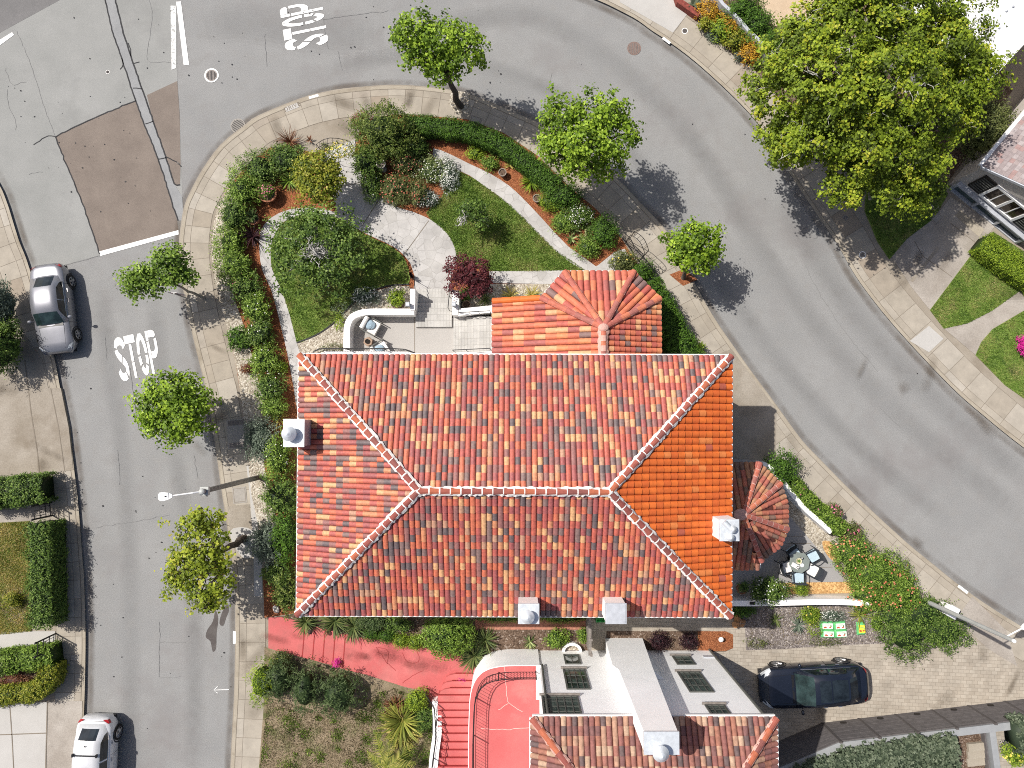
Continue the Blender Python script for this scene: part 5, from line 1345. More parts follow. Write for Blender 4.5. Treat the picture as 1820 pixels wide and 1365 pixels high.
t, R, tp = car('white hatchback with black roof bars parked at the kerb', 166, 1358, .8, (-4, 142), 4.35, 1.80, 1.56, 'white_car_paint', 'car_windscreen', 1.0, .82, .215, .09, -.30, -.455, .96, .64, True)
for f in (.02, -.17):
    m = MB(); z = 1.60; m.tube([(f * 4.35, -.56, z), (f * 4.35, .56, z)], .03, 6)
    for y in (-.55, .55): m.box((f * 4.35, y, z - .03), (.14, .06, .10))
    m.build('roof_bar', 'black_trim', t, local=True)
m = MB(); m.box((.02 * 4.35 + .45, 0, 1.585), (.62, .82, .02)); m.build('sunroof', 'car_glass', t, local=True)
m = MB(); m.tube([(-.26 * 4.35, 0, 1.56), (-.28 * 4.35, 0, 1.64)], [.03, .01], 6); m.build('antenna', 'black_trim', t, local=True)
GROUND_Z[0] = ZG - .008
car('dark navy crossover with glass roof on the paved driveway', 1446, 1218, .85, (-1, .058), 5.05, 1.98, 1.60, 'navy_paint', 'car_windscreen', 1.02, .86, .205, .04, -.26, -.41, 1.0, .68, 'glass')

# ------------------------------------------------------------------ street furniture
plain_mat('lamp_grey', (0.40, 0.41, 0.40), 0.6, 0.2, 0.1)
plain_mat('lamp_white', (0.78, 0.78, 0.78), 0.5)
plain_mat('wood_pole', (0.20, 0.185, 0.165), 0.85, 0, 0.2, 8)
plain_mat('sign_red', (0.32, 0.02, 0.035), 0.5)
plain_mat('sign_back', (0.34, 0.24, 0.25), 0.5, 0.3)
ZL = 7.0
b = P(462, 848, ZW); top_ = P(360, 872, 6.6)
t = thing('street_lamp', 'street lamp with a dark pole and a white arm reaching over the west street', 'street lamp', b)
m = MB(); m.tube([(b[0], b[1], ZW), (b[0], b[1], 3.5), (b[0], b[1], 6.55)], [.125, .115, .10], 10); m.build('pole', 'wood_pole', t)
m = MB(); m.ball((b[0], b[1], 6.62), .13, .13, .10); m.box((b[0], b[1], 6.35), (.34, .34, .16)); m.build('pole_cap', 'lamp_grey', t)
h1 = P(307, 881, 6.9); h2 = P(282, 883, 6.9)
m = MB(); m.tube([(b[0], b[1], 6.5), (b[0] + (h1[0] - b[0]) * .3, b[1] + (h1[1] - b[1]) * .3, 6.72), h1], [.035, .032, .03], 8); m.build('arm', 'lamp_white', t)
def lamp_head(t, a, b_, w):
    a, b_ = Vector(a), Vector(b_); d = b_ - a; L_ = d.length; d.normalize(); s = d.cross(Vector((0, 0, 1)))
    m = MB(); pr = [(0, .35), (.25, .75), (.6, 1.0), (.88, .95), (1.0, .55)]
    for k in range(len(pr) - 1):
        (u0, w0), (u1, w1) = pr[k], pr[k + 1]
        p0, p1 = a + d * (L_ * u0), a + d * (L_ * u1)
        q = [p0 + s * (w * w0 / 2), p1 + s * (w * w1 / 2), p1 - s * (w * w1 / 2), p0 - s * (w * w0 / 2)]
        up = Vector((0, 0, .07)); dn = Vector((0, 0, -.05))
        m.add([v + dn for v in q] + [v + up * (.6 + .4 * (0 < k < 3)) for v in q], [(0, 1, 2, 3), (7, 6, 5, 4), (0, 4, 5, 1), (1, 5, 6, 2), (2, 6, 7, 3), (3, 7, 4, 0)])
    m.build('lamp_head', 'lamp_white', t)
    m = MB(); c_ = a + d * (L_ * .45); m.lathe((c_.x, c_.y, c_.z + .06), [(.028, 0), (.028, .05), (.02, .06)], 10); m.build('photocell', 'black_trim', t)
lamp_head(t, h1, h2, .34)
b = P(1640, 1066, ZW); zt = 6.0; tp_ = P(1772, 1138, zt)
t = thing('street_lamp', 'street lamp on a pale grey pole in the flowering hedge by the east street', 'street lamp', b)
m = MB(); m.tube([(b[0], b[1], ZW), (b[0], b[1], 3.2), (b[0], b[1], 6.35)], [.11, .095, .08], 10); m.build('pole', 'lamp_grey', t)
m = MB(); m.ball((b[0], b[1], 6.4), .08, .08, .08); m.build('pole_cap', 'lamp_white', t)
h1, h2 = P(1816, 1117, 6.1), P(1838, 1106, 6.1)
m = MB(); m.tube([(b[0], b[1], 5.9), h1], .03, 8); m.build('arm', 'lamp_white', t); lamp_head(t, h1, h2, .30)
# stop sign
b = P(349, 536, ZW); t = thing('stop_sign', 'octagonal red stop sign on a post under the lopsided street tree', 'stop sign', b)
m = MB(); m.tube([(b[0], b[1], ZW), (b[0], b[1], 2.45)], .03, 8); m.build('post', 'lamp_grey', t)
fd = Vector((.12, 1, 0)).normalized(); sd = Vector((fd.y, -fd.x, 0)); cz = 2.15
def octo(r, off, z=cz): return [Vector((b[0], b[1], z)) + fd * off + sd * (r * math.cos(math.pi / 8 + k * math.pi / 4)) + Vector((0, 0, r * math.sin(math.pi / 8 + k * math.pi / 4))) for k in range(8)]
def plate_(name, r, o0, o1, mat, par):
    m = MB(); a, c_ = octo(r, o0), octo(r, o1); m.add(a + c_, [tuple(range(7, -1, -1)), tuple(range(8, 16))] + [(k, (k + 1) % 8, 8 + (k + 1) % 8, 8 + k) for k in range(8)]); return m.build(name, mat, par)
pl = plate_('sign_plate', .40, .035, .05, 'lamp_white', t); plate_('red_face', .37, .05, .054, 'sign_red', pl); plate_('back_face', .385, .03, .035, 'sign_back', pl)
tx = bpy.data.curves.new('lettering', 'FONT'); tx.body = 'STOP'; tx.size = .30; tx.align_x = 'CENTER'; tx.align_y = 'CENTER'; tx.materials.append(MATS['lamp_white'])
o = to_mesh(bpy.data.objects.new('lettering', tx)); o.parent = pl
o.matrix_local = Matrix(((-sd.x, 0, fd.x, fd.x * .057), (-sd.y, 0, fd.y, fd.y * .057), (0, 1, 0, cz - ZW), (0, 0, 0, 1)))
# utility box
b = P(1674, 1079, ZW); t = thing('utility_box', 'white utility cabinet on the pavement beside the grey lamp pole', 'utility box', b, -.5)
m = MB(); m.box((0, 0, .45), (.40, .52, .9)); m.build('cabinet', 'lamp_white', t, local=True)
m = MB(); m.box((0, 0, .93), (.45, .57, .06), taper=.9); m.build('lid', 'lamp_white', t, local=True)
m = MB(); m.box((0, 0, .04), (.5, .62, .08)); m.build('plinth', 'cover_concrete', t, local=True)

# ------------------------------------------------------------------ iron gates and arches
def gate(name, label, a, b_, h, z0, panels=2, cat='gate', group=None):
    a, b_ = Vector((*a[:2], z0)), Vector((*b_[:2], z0)); t = thing(name, label, cat, tuple(a), 0, group)
    for k in range(panels):
        p, q = a.lerp(b_, k / panels + .01), a.lerp(b_, (k + 1) / panels - .01); m = MB()
        up = Vector((0, 0, h))
        for u, v in ((p, p + up), (q, q + up), (p + up, q + up), (p + up * .1, q + up * .1), (p + up * .36, q + up * .36), (p + up * .68, q + up * .68)): m.tube([u, v], .022, 5)
        for i in range(1, 5):
            s = p.lerp(q, i / 5); m.tube([s + up * (.1 if i % 2 else .36), s + up * (.68 if i % 2 else 1)], .013, 4)
        m.build('gate_leaf', 'black_iron', t)
    for q in (a, b_): m = MB(); m.tube([q - Vector((0, 0, .02)), q + Vector((0, 0, h + .12))], .04, 6); m.ball(tuple(q + Vector((0, 0, h + .15))), .055, .055, .055); m.build('gate_post', 'black_iron', t)
    return t
gate('garden_gate', 'black iron garden gate standing between the two dark west hedges', P(91, 893, ZG), P(93, 916, ZG), 1.3, ZG, 1)
gate('garden_gate', 'black iron garden gate at the end of the pale path by the yellow hedge', P(99, 1126, ZG), P(98, 1150, ZG), 1.3, ZG, 1)
t = thing('iron_arch', 'black iron garden gate arch on the curved path by the wing roof', 'garden arch', P(1130, 460, ZG))
for k, (x0, y0, x1, y1) in enumerate(((1106, 424, 1122, 448), (1124, 452, 1156, 490))):
    a, c_ = Vector(P(x0, y0, ZG)), Vector(P(x1, y1, ZG)); m = MB()
    for i in range(12):
        q = a.lerp(c_, i / 11); h = .9 + .28 * math.sin(math.pi * i / 11); m.tube([q, q + Vector((0, 0, h))], .010, 4)
    m.tube([a.lerp(c_, i / 11) + Vector((0, 0, .9 + .28 * math.sin(math.pi * i / 11))) for i in range(12)], .022, 5); m.tube([a + Vector((0, 0, .2)), c_ + Vector((0, 0, .2))], .018, 5)
    m.build('railing_panel', 'black_iron', t)
a, c_ = Vector(P(1114, 430, ZG)), Vector(P(1138, 462, ZG))
for o_ in (-.12, .12):
    m = MB(); off = Vector((.35, .3, 0)).normalized() * o_
    m.tube([a + off, a + off + Vector((0, 0, 1.7))] + [a.lerp(c_, u) + off + Vector((0, 0, 1.7 + .5 * math.sin(math.pi * u))) for u in (.15, .35, .5, .65, .85)] + [c_ + off + Vector((0, 0, 1.7)), c_ + off], .016, 6); m.build('hoop', 'black_iron', t)
m = MB()
for i in range(7):
    u = i / 6; p = a.lerp(c_, u) + Vector((0, 0, 1.7 + .5 * math.sin(math.pi * u))); off = Vector((.35, .3, 0)).normalized() * .12; m.tube([p - off, p + off], .008, 4)
m.build('rungs', 'black_iron', t)
t = thing('rose_arch', 'black iron arch over the entrance path with yellow roses climbing it', 'garden arch', P(600, 285, ZG))
a, c_ = Vector(P(577, 281, ZG)), Vector(P(634, 276, ZG))
for o_ in (-.12, .12):
    m = MB(); off = Vector((0, 1, 0)) * o_
    m.tube([a + off, a + off + Vector((0, 0, 1.5))] + [a.lerp(c_, u) + off + Vector((0, 0, 1.5 + .6 * math.sin(math.pi * u))) for u in (.12, .3, .5, .7, .88)] + [c_ + off + Vector((0, 0, 1.5)), c_ + off], .016, 6); m.build('hoop', 'black_iron', t)
m = MB()
for i in range(8):
    u = i / 7; p = a.lerp(c_, u) + Vector((0, 0, 1.5 + .6 * math.sin(math.pi * u))); off = Vector((0, .12, 0)); m.tube([p - off, p + off], .008, 4)
m.build('rungs', 'black_iron', t)
ROSE_ARCH = t
b = P(650, 330, ZG); 
railing('path_rail', 'thin black iron rail bordering the entrance path below the dark hedge', [P(x, y, ZG)[:2] for x, y in spline([(637, 292), (645, 310), (652, 325), (664, 338)], 3)], [ZG] * 10, .55, .2)

# ------------------------------------------------------------------ garden ornaments and furniture
plain_mat('terracotta', (0.28, 0.115, 0.065), 0.85, 0, 0.2, 8)
plain_mat('stone_pot', (0.26, 0.22, 0.185), 0.9, 0, 0.2, 10)
plain_mat('pale_stone', (0.50, 0.47, 0.43), 0.9, 0, 0.15, 10)
plain_mat('white_cushion', (0.74, 0.72, 0.69), 0.95, 0, 0.06, 4)
plain_mat('blue_cushion', (0.28, 0.37, 0.44), 0.95, 0, 0.25, 14)
plain_mat('pale_blue_cushion', (0.42, 0.53, 0.60), 0.95, 0, 0.12, 6)
plain_mat('charcoal_wicker', (0.028, 0.033, 0.040), 0.8, 0, 0.3, 40)
plain_mat('brown_teak', (0.30, 0.21, 0.15), 0.7, 0, 0.2, 8)
plain_mat('dark_hole', (0.015, 0.012, 0.010), 0.9)
plain_mat('smoky_glass', (0.20, 0.225, 0.205), 0.15, 0, 0.1, spec=.6)
plain_mat('bag_green', (0.12, 0.45, 0.17), 0.4, 0, 0.15, 6)
plain_mat('bag_white', (0.72, 0.76, 0.70), 0.4, 0, 0.08, 8)
plain_mat('bag_yellow', (0.70, 0.60, 0.06), 0.4, 0, 0.12, 8)
plain_mat('bag_red', (0.50, 0.09, 0.04), 0.4, 0, 0.2, 8)
plain_mat('burlap', (0.42, 0.225, 0.105), 0.95, 0, 0.3, 9)
plain_mat('cream', (0.68, 0.62, 0.42), 0.7)
plain_mat('leaf_green', (0.09, 0.17, 0.03), 0.7)
def pot(name, label, px, py, r, h, mat, z=ZG, fill='brown_soil', cat='plant pot'):
    c = P(px, py, z + h); t = thing(name, label, cat, (c[0], c[1], z)); R_ = S(r, z + h)
    m = MB(); m.lathe((0, 0, 0), [(R_ * .68, 0), (R_ * .9, h * .55), (R_ * .95, h * .86), (R_ * 1.05, h * .88), (R_ * 1.05, h), (R_ * .86, h), (R_ * .84, h - .05)], 20); m.build('bowl', mat, t, local=True, smooth=False)
    m = MB(); m.lathe((0, 0, h - .06), [(R_ * .85, 0), (R_ * .85, .012)], 20); m.build('soil', fill, t, local=True)
    return t
t = thing('bird_bath', 'round pale stone bird bath beside the red roses', 'bird bath', P(682, 301, ZG))
c = P(681, 295, .9)
m = MB(); m.lathe((0, 0, 0), [(.17, 0), (.15, .06), (.075, .12), (.065, .55), (.12, .66)], 16); m.build('pedestal', 'pale_stone', t, local=True, smooth=True)
m = MB(); m.lathe((0, 0, .66), [(.10, 0), (.20, .05), (.235, .12), (.19, .12), (.12, .08)], 20); m.build('basin', 'stone_pot', t, local=True, smooth=True)
m = MB(); m.tube([(.21 * math.cos(a), .21 * math.sin(a), .785) for a in np.linspace(0, 2 * math.pi, 21)], .028, 6); m.build('rim', 'pale_stone', t, local=True)
P1 = pot('plant_pot', 'round grey stone pot on the bark above the curved east path, the upper one', 893, 306, 7, .35, 'stone_pot')
P2 = pot('plant_pot', 'round grey stone pot beside the strappy bright green plant', 954, 352, 7, .35, 'stone_pot')
pot('plant_pot', 'large terracotta pot holding pink flowers in the west bark bed', 475, 343, 16, .5, 'terracotta')
pot('plant_pot', 'terracotta pot with a spiky succulent half under the west shrubs', 449, 388, 11, .4, 'terracotta')
pot('plant_pot', 'brown pot of a lime green plant on the gravel by the lantern pier', 708, 540, 13, .4, 'stone_pot')
pot('plant_pot', 'small straw coloured pot under the red maple', 829, 541, 7, .35, 'brown_teak', ZG + .02)
pot('plant_pot', 'dark terracotta pot in the shaded terrace corner by the house', 1319, 1048, 8, .45, 'terracotta', ZG + .03)
pot('plant_pot', 'pale stone pot holding the clipped ball bush on the bark strip', 1424, 1045, 9, .35, 'pale_stone', ZG + .03)
# lounge chair with striped cushion on the patio
def lounge(label, px, py, ang):
    c = P(px, py, ZPT + .4); t = thing('lounge_chair', label, 'lounge chair', (c[0], c[1], ZPT), ang)
    m = MB(); m.box((.02, 0, .30), (.70, .62, .18)); m.box((.12, 0, .41), (.50, .60, .06)); m.build('seat', 'white_cushion', t, local=True)
    m = MB(); m.tube([(-.30, -.30, .62), (-.30, .30, .62)], .11, 10); m.box((-.31, 0, .50), (.16, .62, .34)); m.build('backrest', 'white_cushion', t, local=True)
    m = MB(); m.ball((-.06, .02, .52), .22, .24, .10, 12, 6); m.ball((.07, .04, .50), .16, .2, .07, 12, 6); m.build('cushion', 'blue_cushion', t, local=True)
    for sy in (-.36, .36): m = MB(); m.box((.02, sy, .52), (.78, .05, .05)); m.build('armrest', 'dark_frame', t, local=True)
    for sx in (-.32, .36):
        for sy in (-.36, .36): m = MB(); m.box((sx, sy, .26), (.05, .05, .52)); m.build('leg', 'dark_frame', t, local=True)
lounge('white lounge chair with blue cushion facing into the sunny patio corner', 659, 579, -.50)
lounge('white lounge chair half hidden under the eave beside the hexagonal table', 676, 622, .55)
c = P(654, 607, ZPT + .45); t = thing('side_table', 'hexagonal brown drum table between the patio lounge chairs', 'side table', (c[0], c[1], ZPT), .3)
m = MB(); m.lathe((0, 0, 0), [(.15, 0), (.23, .20), (.15, .22)], 6); m.lathe((0, 0, .22), [(.15, 0), (.235, .20), (.22, .23)], 6); m.build('drum', 'brown_teak', t, local=True)
m = MB(); m.lathe((-.02, .01, .45), [(.10, 0), (.115, .05), (.09, .05), (.08, .02)], 16); m.build('dark_dish', 'dark_hole', t, local=True)
# terrace dining set
tc_ = P(1421, 1000, ZG + .75); ZTr = ZG + .02
t = thing('dining_table', 'grey glass topped dining table on the east terrace', 'table', (tc_[0], tc_[1], ZTr), .2)
m = MB(); m.lathe((0, 0, .70), [(.49, 0), (.51, .015), (.51, .035), (.49, .045)], 8); m.build('tabletop', 'smoky_glass', t, local=True)
m = MB(); m.lathe((0, 0, 0), [(.30, 0), (.28, .05), (.07, .09), (.06, .66), (.2, .70)], 16); m.build('pedestal', 'black_trim', t, local=True)
ZTT = ZTr + .745
def on_table(name, label, cat, px, py, build):
    c = P(px, py, ZTT + .05); t_ = thing(name, label, cat, (c[0], c[1], ZTT)); build(t_)
def bowl_(mat, fill, r, h):
    def f(t_):
        m = MB(); m.lathe((0, 0, 0), [(r * .5, 0), (r, h), (r * .9, h), (r * .45, .02)], 16); m.build('dish', mat, t_, local=True)
        if fill: m = MB(); [m.ball((random.uniform(-.4, .4) * r, random.uniform(-.4, .4) * r, h * .8), r * .32, r * .32, r * .3, 8, 5) for _ in range(5)]; m.build('contents', fill, t_, local=True)
    return f
on_table('salad_bowl', 'cream bowl of greens in the middle of the terrace table', 'bowl', 1419.5, 997, bowl_('cream', 'leaf_green', .14, .09))
def tray_(t_):
    m = MB(); m.box((0, 0, .015), (.36, .20, .03), -.5); m.build('tray', 'white_cushion', t_, local=True)
    m = MB(); m.lathe((.09, -.05, .03), [(.07, 0), (.08, .06), (.05, .06), (.045, .02)], 14); m.build('cup', 'white_paint', t_, local=True)
    m = MB(); m.tube([(.09 + .055 * math.cos(a), -.05 + .055 * math.sin(a), .092) for a in np.linspace(0, 6.28, 13)], .014, 5); m.build('dark_rim', 'dark_hole', t_, local=True)
on_table('tray', 'white tray with a dark rimmed cup on the terrace table', 'tray', 1414, 1006, tray_)
on_table('place_setting', 'small white plate beside the cream bowl on the terrace table', 'plate', 1426, 1005, bowl_('white_paint', None, .09, .02))
on_table('candle_holder', 'small dark lantern with pale top at the table edge', 'lantern', 1424.5, 991.5, bowl_('dark_hole', 'white_paint', .06, .12))
CH = [('shaded pale grey dining chair north-west of the terrace table', 1410, 982, (10, 14), 'pale_blue_cushion'), ('pale blue dining chair north-east of the terrace table', 1444, 988, (-18, 10), 'pale_blue_cushion'),
      ('white cushioned dining chair south-east of the terrace table', 1443, 1013, (-18, -10), 'white_cushion'), ('blue cushioned dining chair south of the terrace table', 1418, 1026, (0, -20), 'pale_blue_cushion'),
      ('white cushioned dining chair on the house side of the terrace table', 1396, 1008, (19, -5), 'white_cushion')]
for lb, px, py, dr, cu in CH:
    c = P(px, py, ZTr + .45); a = math.atan2(-dr[1], dr[0])
    t = thing('dining_chair', lb, 'chair', (c[0], c[1], ZTr), a, 'dining chairs round the terrace table'); t.scale = (1.12, 1.12, 1.05)
    m = MB(); m.box((.08, 0, .42), (.50, .52, .05)); m.build('seat', 'charcoal_wicker', t, local=True)
    m = MB(); m.box((-.02, 0, .475), (.47, .47, .08), taper=.93); m.build('cushion', cu, t, local=True)
    m = MB(); bk = [(-.20 - .03 * math.cos(u), .25 * math.sin(u)) for u in np.linspace(-math.pi / 2, math.pi / 2, 9)]
    m.wall(bk, .035, .42, .86); m.build('backrest', 'charcoal_wicker', t, local=True)
    for sy in (-.27, .27):
        m = MB(); m.tube([(-.22, sy * .9, .64), (.02, sy, .66), (.27, sy, .62)], .022, 6); m.build('armrest', 'charcoal_wicker', t, local=True)
        for sx, k in ((-.24, 1.0), (.28, 1.0)): m = MB(); m.tube([(sx * 1.1, sy, 0), (sx, sy * .97, .62)], .018, 6); m.build('leg', 'black_trim', t, local=True)
# bags of soil on the dark bed
BAGS = [(1471, 1113, 24, 16, .0, 'upper bag nearer the house'), (1494, 1113, 22, 16, .05, 'upper bag nearer the street'), (1473, 1127, 24, 15, -.03, 'lower bag nearer the house'), (1496, 1127, 23, 15, .05, 'lower bag nearer the street')]
def bag(label, px, py, w, h, ang, face, group=None, spots=('bag_red', 'leaf_green')):
    z = ZG + .14; c = P(px, py, z); t = thing('soil_bag', label, 'bag of soil', (c[0], c[1], ZG), ang, group); a, b_ = S(w, z), S(h, z)
    m = MB(); n = 9
    for i in range(n):
        for j in range(n):
            def q(i, j):
                u, v = i / n * 2 - 1, j / n * 2 - 1; e = max(0, (1 - u ** 4) * (1 - v ** 4)) ** .4
                return (u * a / 2 * (1 - .05 * v * v), v * b_ / 2 * (1 - .05 * u * u), .02 + .12 * e + .012 * math.sin(7 * u + 3 * v) * e)
            m.quad(q(i, j), q(i + 1, j), q(i + 1, j + 1), q(i, j + 1))
    m.sheet([(-a / 2, -b_ / 2), (a / 2, -b_ / 2), (a / 2, b_ / 2), (-a / 2, b_ / 2)], .005)
    bg = m.build('sack', 'bag_green', t, smooth=True, local=True)
    m = MB(); m.box((0, .0, .135), (a * .74, b_ * .60, .03)); pn = m.build('printed_panel', face, bg, local=True)
    m = MB()
    for (u, v, r_) in ((-.22, -.12, .05), (-.12, -.16, .035), (.18, -.12, .045)): m.box((u * a, v * b_, .153), (r_ * 2, r_ * 1.4, .006), .3)
    m.build('printed_picture', spots[0], pn, local=True)
    m = MB(); m.box((.02 * a, .14 * b_, .153), (a * .40, .025, .006)); m.box((.24 * a, .02 * b_, .153), (.05, .07, .006)); m.build('printed_band', spots[1], pn, local=True)
for px, py, w, h, an, lb in BAGS: bag('green and white soil bag in the block of four, the ' + lb, px, py, w, h, an, 'bag_white', 'four soil bags laid in a block')
bag('single green bag with yellow front lying alone on the dark bed', 1532, 1118, 15, 23, .05, 'bag_yellow', None, ('bag_red', 'bag_green'))
t = thing('burlap_bundle', 'crumpled tan paper bundle at the south-east corner of the house', 'bundle', P(1311, 1103, ZG))
m = MB()
for k in range(9):
    m.ball((random.uniform(-.26, .26), random.uniform(-.18, .18), random.uniform(.12, .34)), random.uniform(.14, .24), random.uniform(.12, .2), random.uniform(.10, .18), 7, 5, random.random() * 3, jit=.22)
m.build('crumpled_sheet', 'burlap', t, local=True)
m = MB(); m.tube([(-.2, -.25, .3), (-.05, -.1, .48), (.02, .12, .47), (.0, .3, .25)], .018, 5); m.tube([(-.3, .05, .3), (0, 0, .5), (.3, -.04, .3)], .018, 5); m.build('strap', 'brown_teak', t, local=True)
t = thing('green_crate', 'bright green plastic crate at the foot of the passage fence', 'crate', P(1066, 1098, ZG)); 
plain_mat('bright_green', (0.08, 0.50, 0.14), 0.5)
m = MB(); m.wall([(-.2, -.13), (.2, -.13), (.2, .13), (-.2, .13), (-.2, -.14)], .03, .01, .26); m.build('rim', 'bright_green', t, local=True)
m = MB(); m.box((0, 0, .03), (.38, .24, .03)); m.build('base', 'bright_green', t, local=True)
t = thing('garden_light', 'small white disc lamp in the bark bed by the neighbour', 'garden light', P(1278, 1133, ZG)); m = MB(); m.tube([(0, 0, 0), (0, 0, .3)], .02, 6); m.build('stake', 'black_trim', t, local=True); m = MB(); m.lathe((0, 0, .3), [(.11, 0), (.12, .03), (.05, .06)], 14); m.build('lamp_shade', 'lamp_white', t, local=True)
plain_mat('bronze', (0.05, 0.032, 0.028), 0.6, 0.3)
for i, (x, y) in enumerate(((500, 1158), (532, 1167), (571, 1179), (611, 1192))):
    b = P(x, y, ZT); t = thing('path_light', ('first', 'second', 'third', 'last')[i] + ' small dark path light from the street along the red path', 'path light', b, 0, 'path lights along the red path')
    m = MB(); m.tube([(0, 0, 0), (0, 0, .45)], .015, 6); m.build('stake', 'bronze', t, local=True); m = MB(); m.lathe((0, 0, .43), [(.09, 0), (.07, .04), (.02, .10)], 12); m.build('lamp_shade', 'bronze', t, local=True)
b = P(562, 1112, ZT); t = thing('path_light', 'tall dark lantern leaning over the red path from the strappy plants', 'path light', b)
m = MB(); m.tube([(0, 0, 0), (0, 0, .9)], .02, 6); m.build('post', 'bronze', t, local=True); m = MB(); m.lathe((0, 0, .86), [(.05, 0), (.10, .12), (.11, .16), (.03, .24)], 10); m.build('lamp_shade', 'bronze', t, local=True)
plain_mat('rock', (0.33, 0.30, 0.265), 0.95, 0, 0.3, 8, bump=.6, bscale=12)
def rock(label, px, py, r, z=ZG, mat='rock'):
    c = P(px, py, z); m = MB(); m.ball((c[0], c[1], z + S(r) * .3), S(r), S(r) * .8, S(r) * .6, 9, 6, random.random() * 3, jit=.16)
    return tag(m.build('rock', mat, smooth=False, origin=c), label, 'rock')
rock('pale boulder by the wall between the terrace and street hedge', 1484, 962, 9); rock('pale grey rock at the corner of the street by the red path', 492, 1082, 7, mat='pale_stone')
rock('reddish rock edging the rose bed beside the path', 688, 358, 7); rock('rounded rock edging the rose bed, second along the path', 702, 363, 6); rock('buff rock where the rose bed meets the entrance path', 668, 338, 7)
# ------------------------------------------------------------------ vegetation
def leafm(name, cols, rough=0.55, tr=0.3, spec=0.25):
    n = len(cols); rnd_mat(name, [(i / (n - 1), c) for i, c in enumerate(cols)], rough, 'LINEAR', 0.0, 1, tr, spec)
leafm('leaf_maple', [(0.033, 0.063, 0.007), (0.091, 0.159, 0.013), (0.177, 0.29, 0.022), (0.315, 0.452, 0.038), (0.5, 0.66, 0.093)])
leafm('leaf_maple_yellow', [(0.05, 0.07, 0.009), (0.12, 0.165, 0.015), (0.234, 0.296, 0.024), (0.386, 0.452, 0.043), (0.518, 0.406, 0.08)])
leafm('leaf_big', [(0.03, 0.046, 0.007), (0.088, 0.131, 0.012), (0.187, 0.263, 0.022), (0.333, 0.421, 0.033), (0.485, 0.443, 0.047)])
leafm('leaf_dark', [(0.015, 0.031, 0.009), (0.043, 0.083, 0.017), (0.091, 0.161, 0.027), (0.165, 0.26, 0.043), (0.345, 0.44, 0.132)])
leafm('leaf_hedge', [(0.015, 0.035, 0.006), (0.045, 0.098, 0.011), (0.092, 0.191, 0.021), (0.172, 0.321, 0.037)])
leafm('leaf_yellow', [(0.040, 0.065, 0.008), (0.105, 0.145, 0.013), (0.21, 0.245, 0.020), (0.36, 0.36, 0.04), (0.55, 0.50, 0.14)])
leafm('leaf_lime', [(0.04, 0.076, 0.009), (0.128, 0.202, 0.017), (0.27, 0.381, 0.03), (0.473, 0.585, 0.069)])
leafm('leaf_green', [(0.027, 0.056, 0.009), (0.073, 0.13, 0.017), (0.143, 0.238, 0.029), (0.259, 0.386, 0.058), (0.449, 0.575, 0.146)])
leafm('leaf_olive', [(0.032, 0.043, 0.012), (0.085, 0.106, 0.03), (0.166, 0.191, 0.055), (0.278, 0.3, 0.118)])
leafm('leaf_laurel', [(0.022, 0.042, 0.008), (0.062, 0.105, 0.016), (0.15, 0.205, 0.035), (0.34, 0.38, 0.11)])
leafm('leaf_variegated', [(0.032, 0.058, 0.014), (0.106, 0.159, 0.043), (0.27, 0.332, 0.111), (0.585, 0.612, 0.306)])
leafm('leaf_grey', [(0.051, 0.075, 0.052), (0.109, 0.145, 0.102), (0.181, 0.225, 0.167), (0.29, 0.341, 0.261)])
leafm('leaf_silver', [(0.045, 0.065, 0.04), (0.088, 0.118, 0.072), (0.145, 0.18, 0.115), (0.24, 0.275, 0.19)])
leafm('leaf_purple', [(0.024, 0.008, 0.012), (0.072, 0.017, 0.022), (0.138, 0.029, 0.036), (0.228, 0.062, 0.066)])
leafm('leaf_black', [(0.012, 0.006, 0.01), (0.029, 0.012, 0.017), (0.054, 0.022, 0.026), (0.084, 0.036, 0.042)])
leafm('leaf_juniper', [(0.024, 0.045, 0.014), (0.055, 0.092, 0.03), (0.098, 0.145, 0.05), (0.155, 0.205, 0.08)])
leafm('leaf_orange', [(0.131, 0.08, 0.017), (0.319, 0.174, 0.022), (0.522, 0.261, 0.026), (0.667, 0.406, 0.043), (0.725, 0.609, 0.072)])
leafm('leaf_redgrass', [(0.072, 0.023, 0.014), (0.16, 0.058, 0.032), (0.246, 0.116, 0.058), (0.334, 0.203, 0.116)])
leafm('leaf_straw', [(0.203, 0.181, 0.041), (0.377, 0.341, 0.08), (0.58, 0.478, 0.145), (0.725, 0.609, 0.261)])
leafm('leaf_strap', [(0.035, 0.058, 0.02), (0.08, 0.119, 0.035), (0.145, 0.181, 0.055), (0.261, 0.261, 0.102)])
leafm('leaf_grass', [(0.080, 0.150, 0.020), (0.140, 0.240, 0.034), (0.205, 0.310, 0.055), (0.33, 0.35, 0.11), (0.46, 0.40, 0.19)])
leafm('leaf_drygrass', [(0.13, 0.10, 0.05), (0.22, 0.175, 0.10), (0.32, 0.26, 0.16), (0.40, 0.34, 0.22)])
leafm('leaf_palm', [(0.08, 0.109, 0.02), (0.174, 0.21, 0.036), (0.304, 0.319, 0.058), (0.464, 0.42, 0.116)])
leafm('petal_white', [(0.62, 0.62, 0.56), (0.80, 0.80, 0.76)], tr=.1)
leafm('petal_pink', [(0.50, 0.10, 0.20), (0.70, 0.25, 0.35)], tr=.1)
leafm('petal_magenta', [(0.42, 0.01, 0.18), (0.62, 0.03, 0.30)], tr=.1)
leafm('petal_red', [(0.3, 0.05, 0.035), (0.48, 0.14, 0.09), (0.58, 0.26, 0.18)], tr=.1)
leafm('petal_orange', [(0.60, 0.16, 0.08), (0.72, 0.32, 0.20)], tr=.1)
leafm('petal_yellow', [(0.62, 0.46, 0.05), (0.75, 0.65, 0.20)], tr=.1)
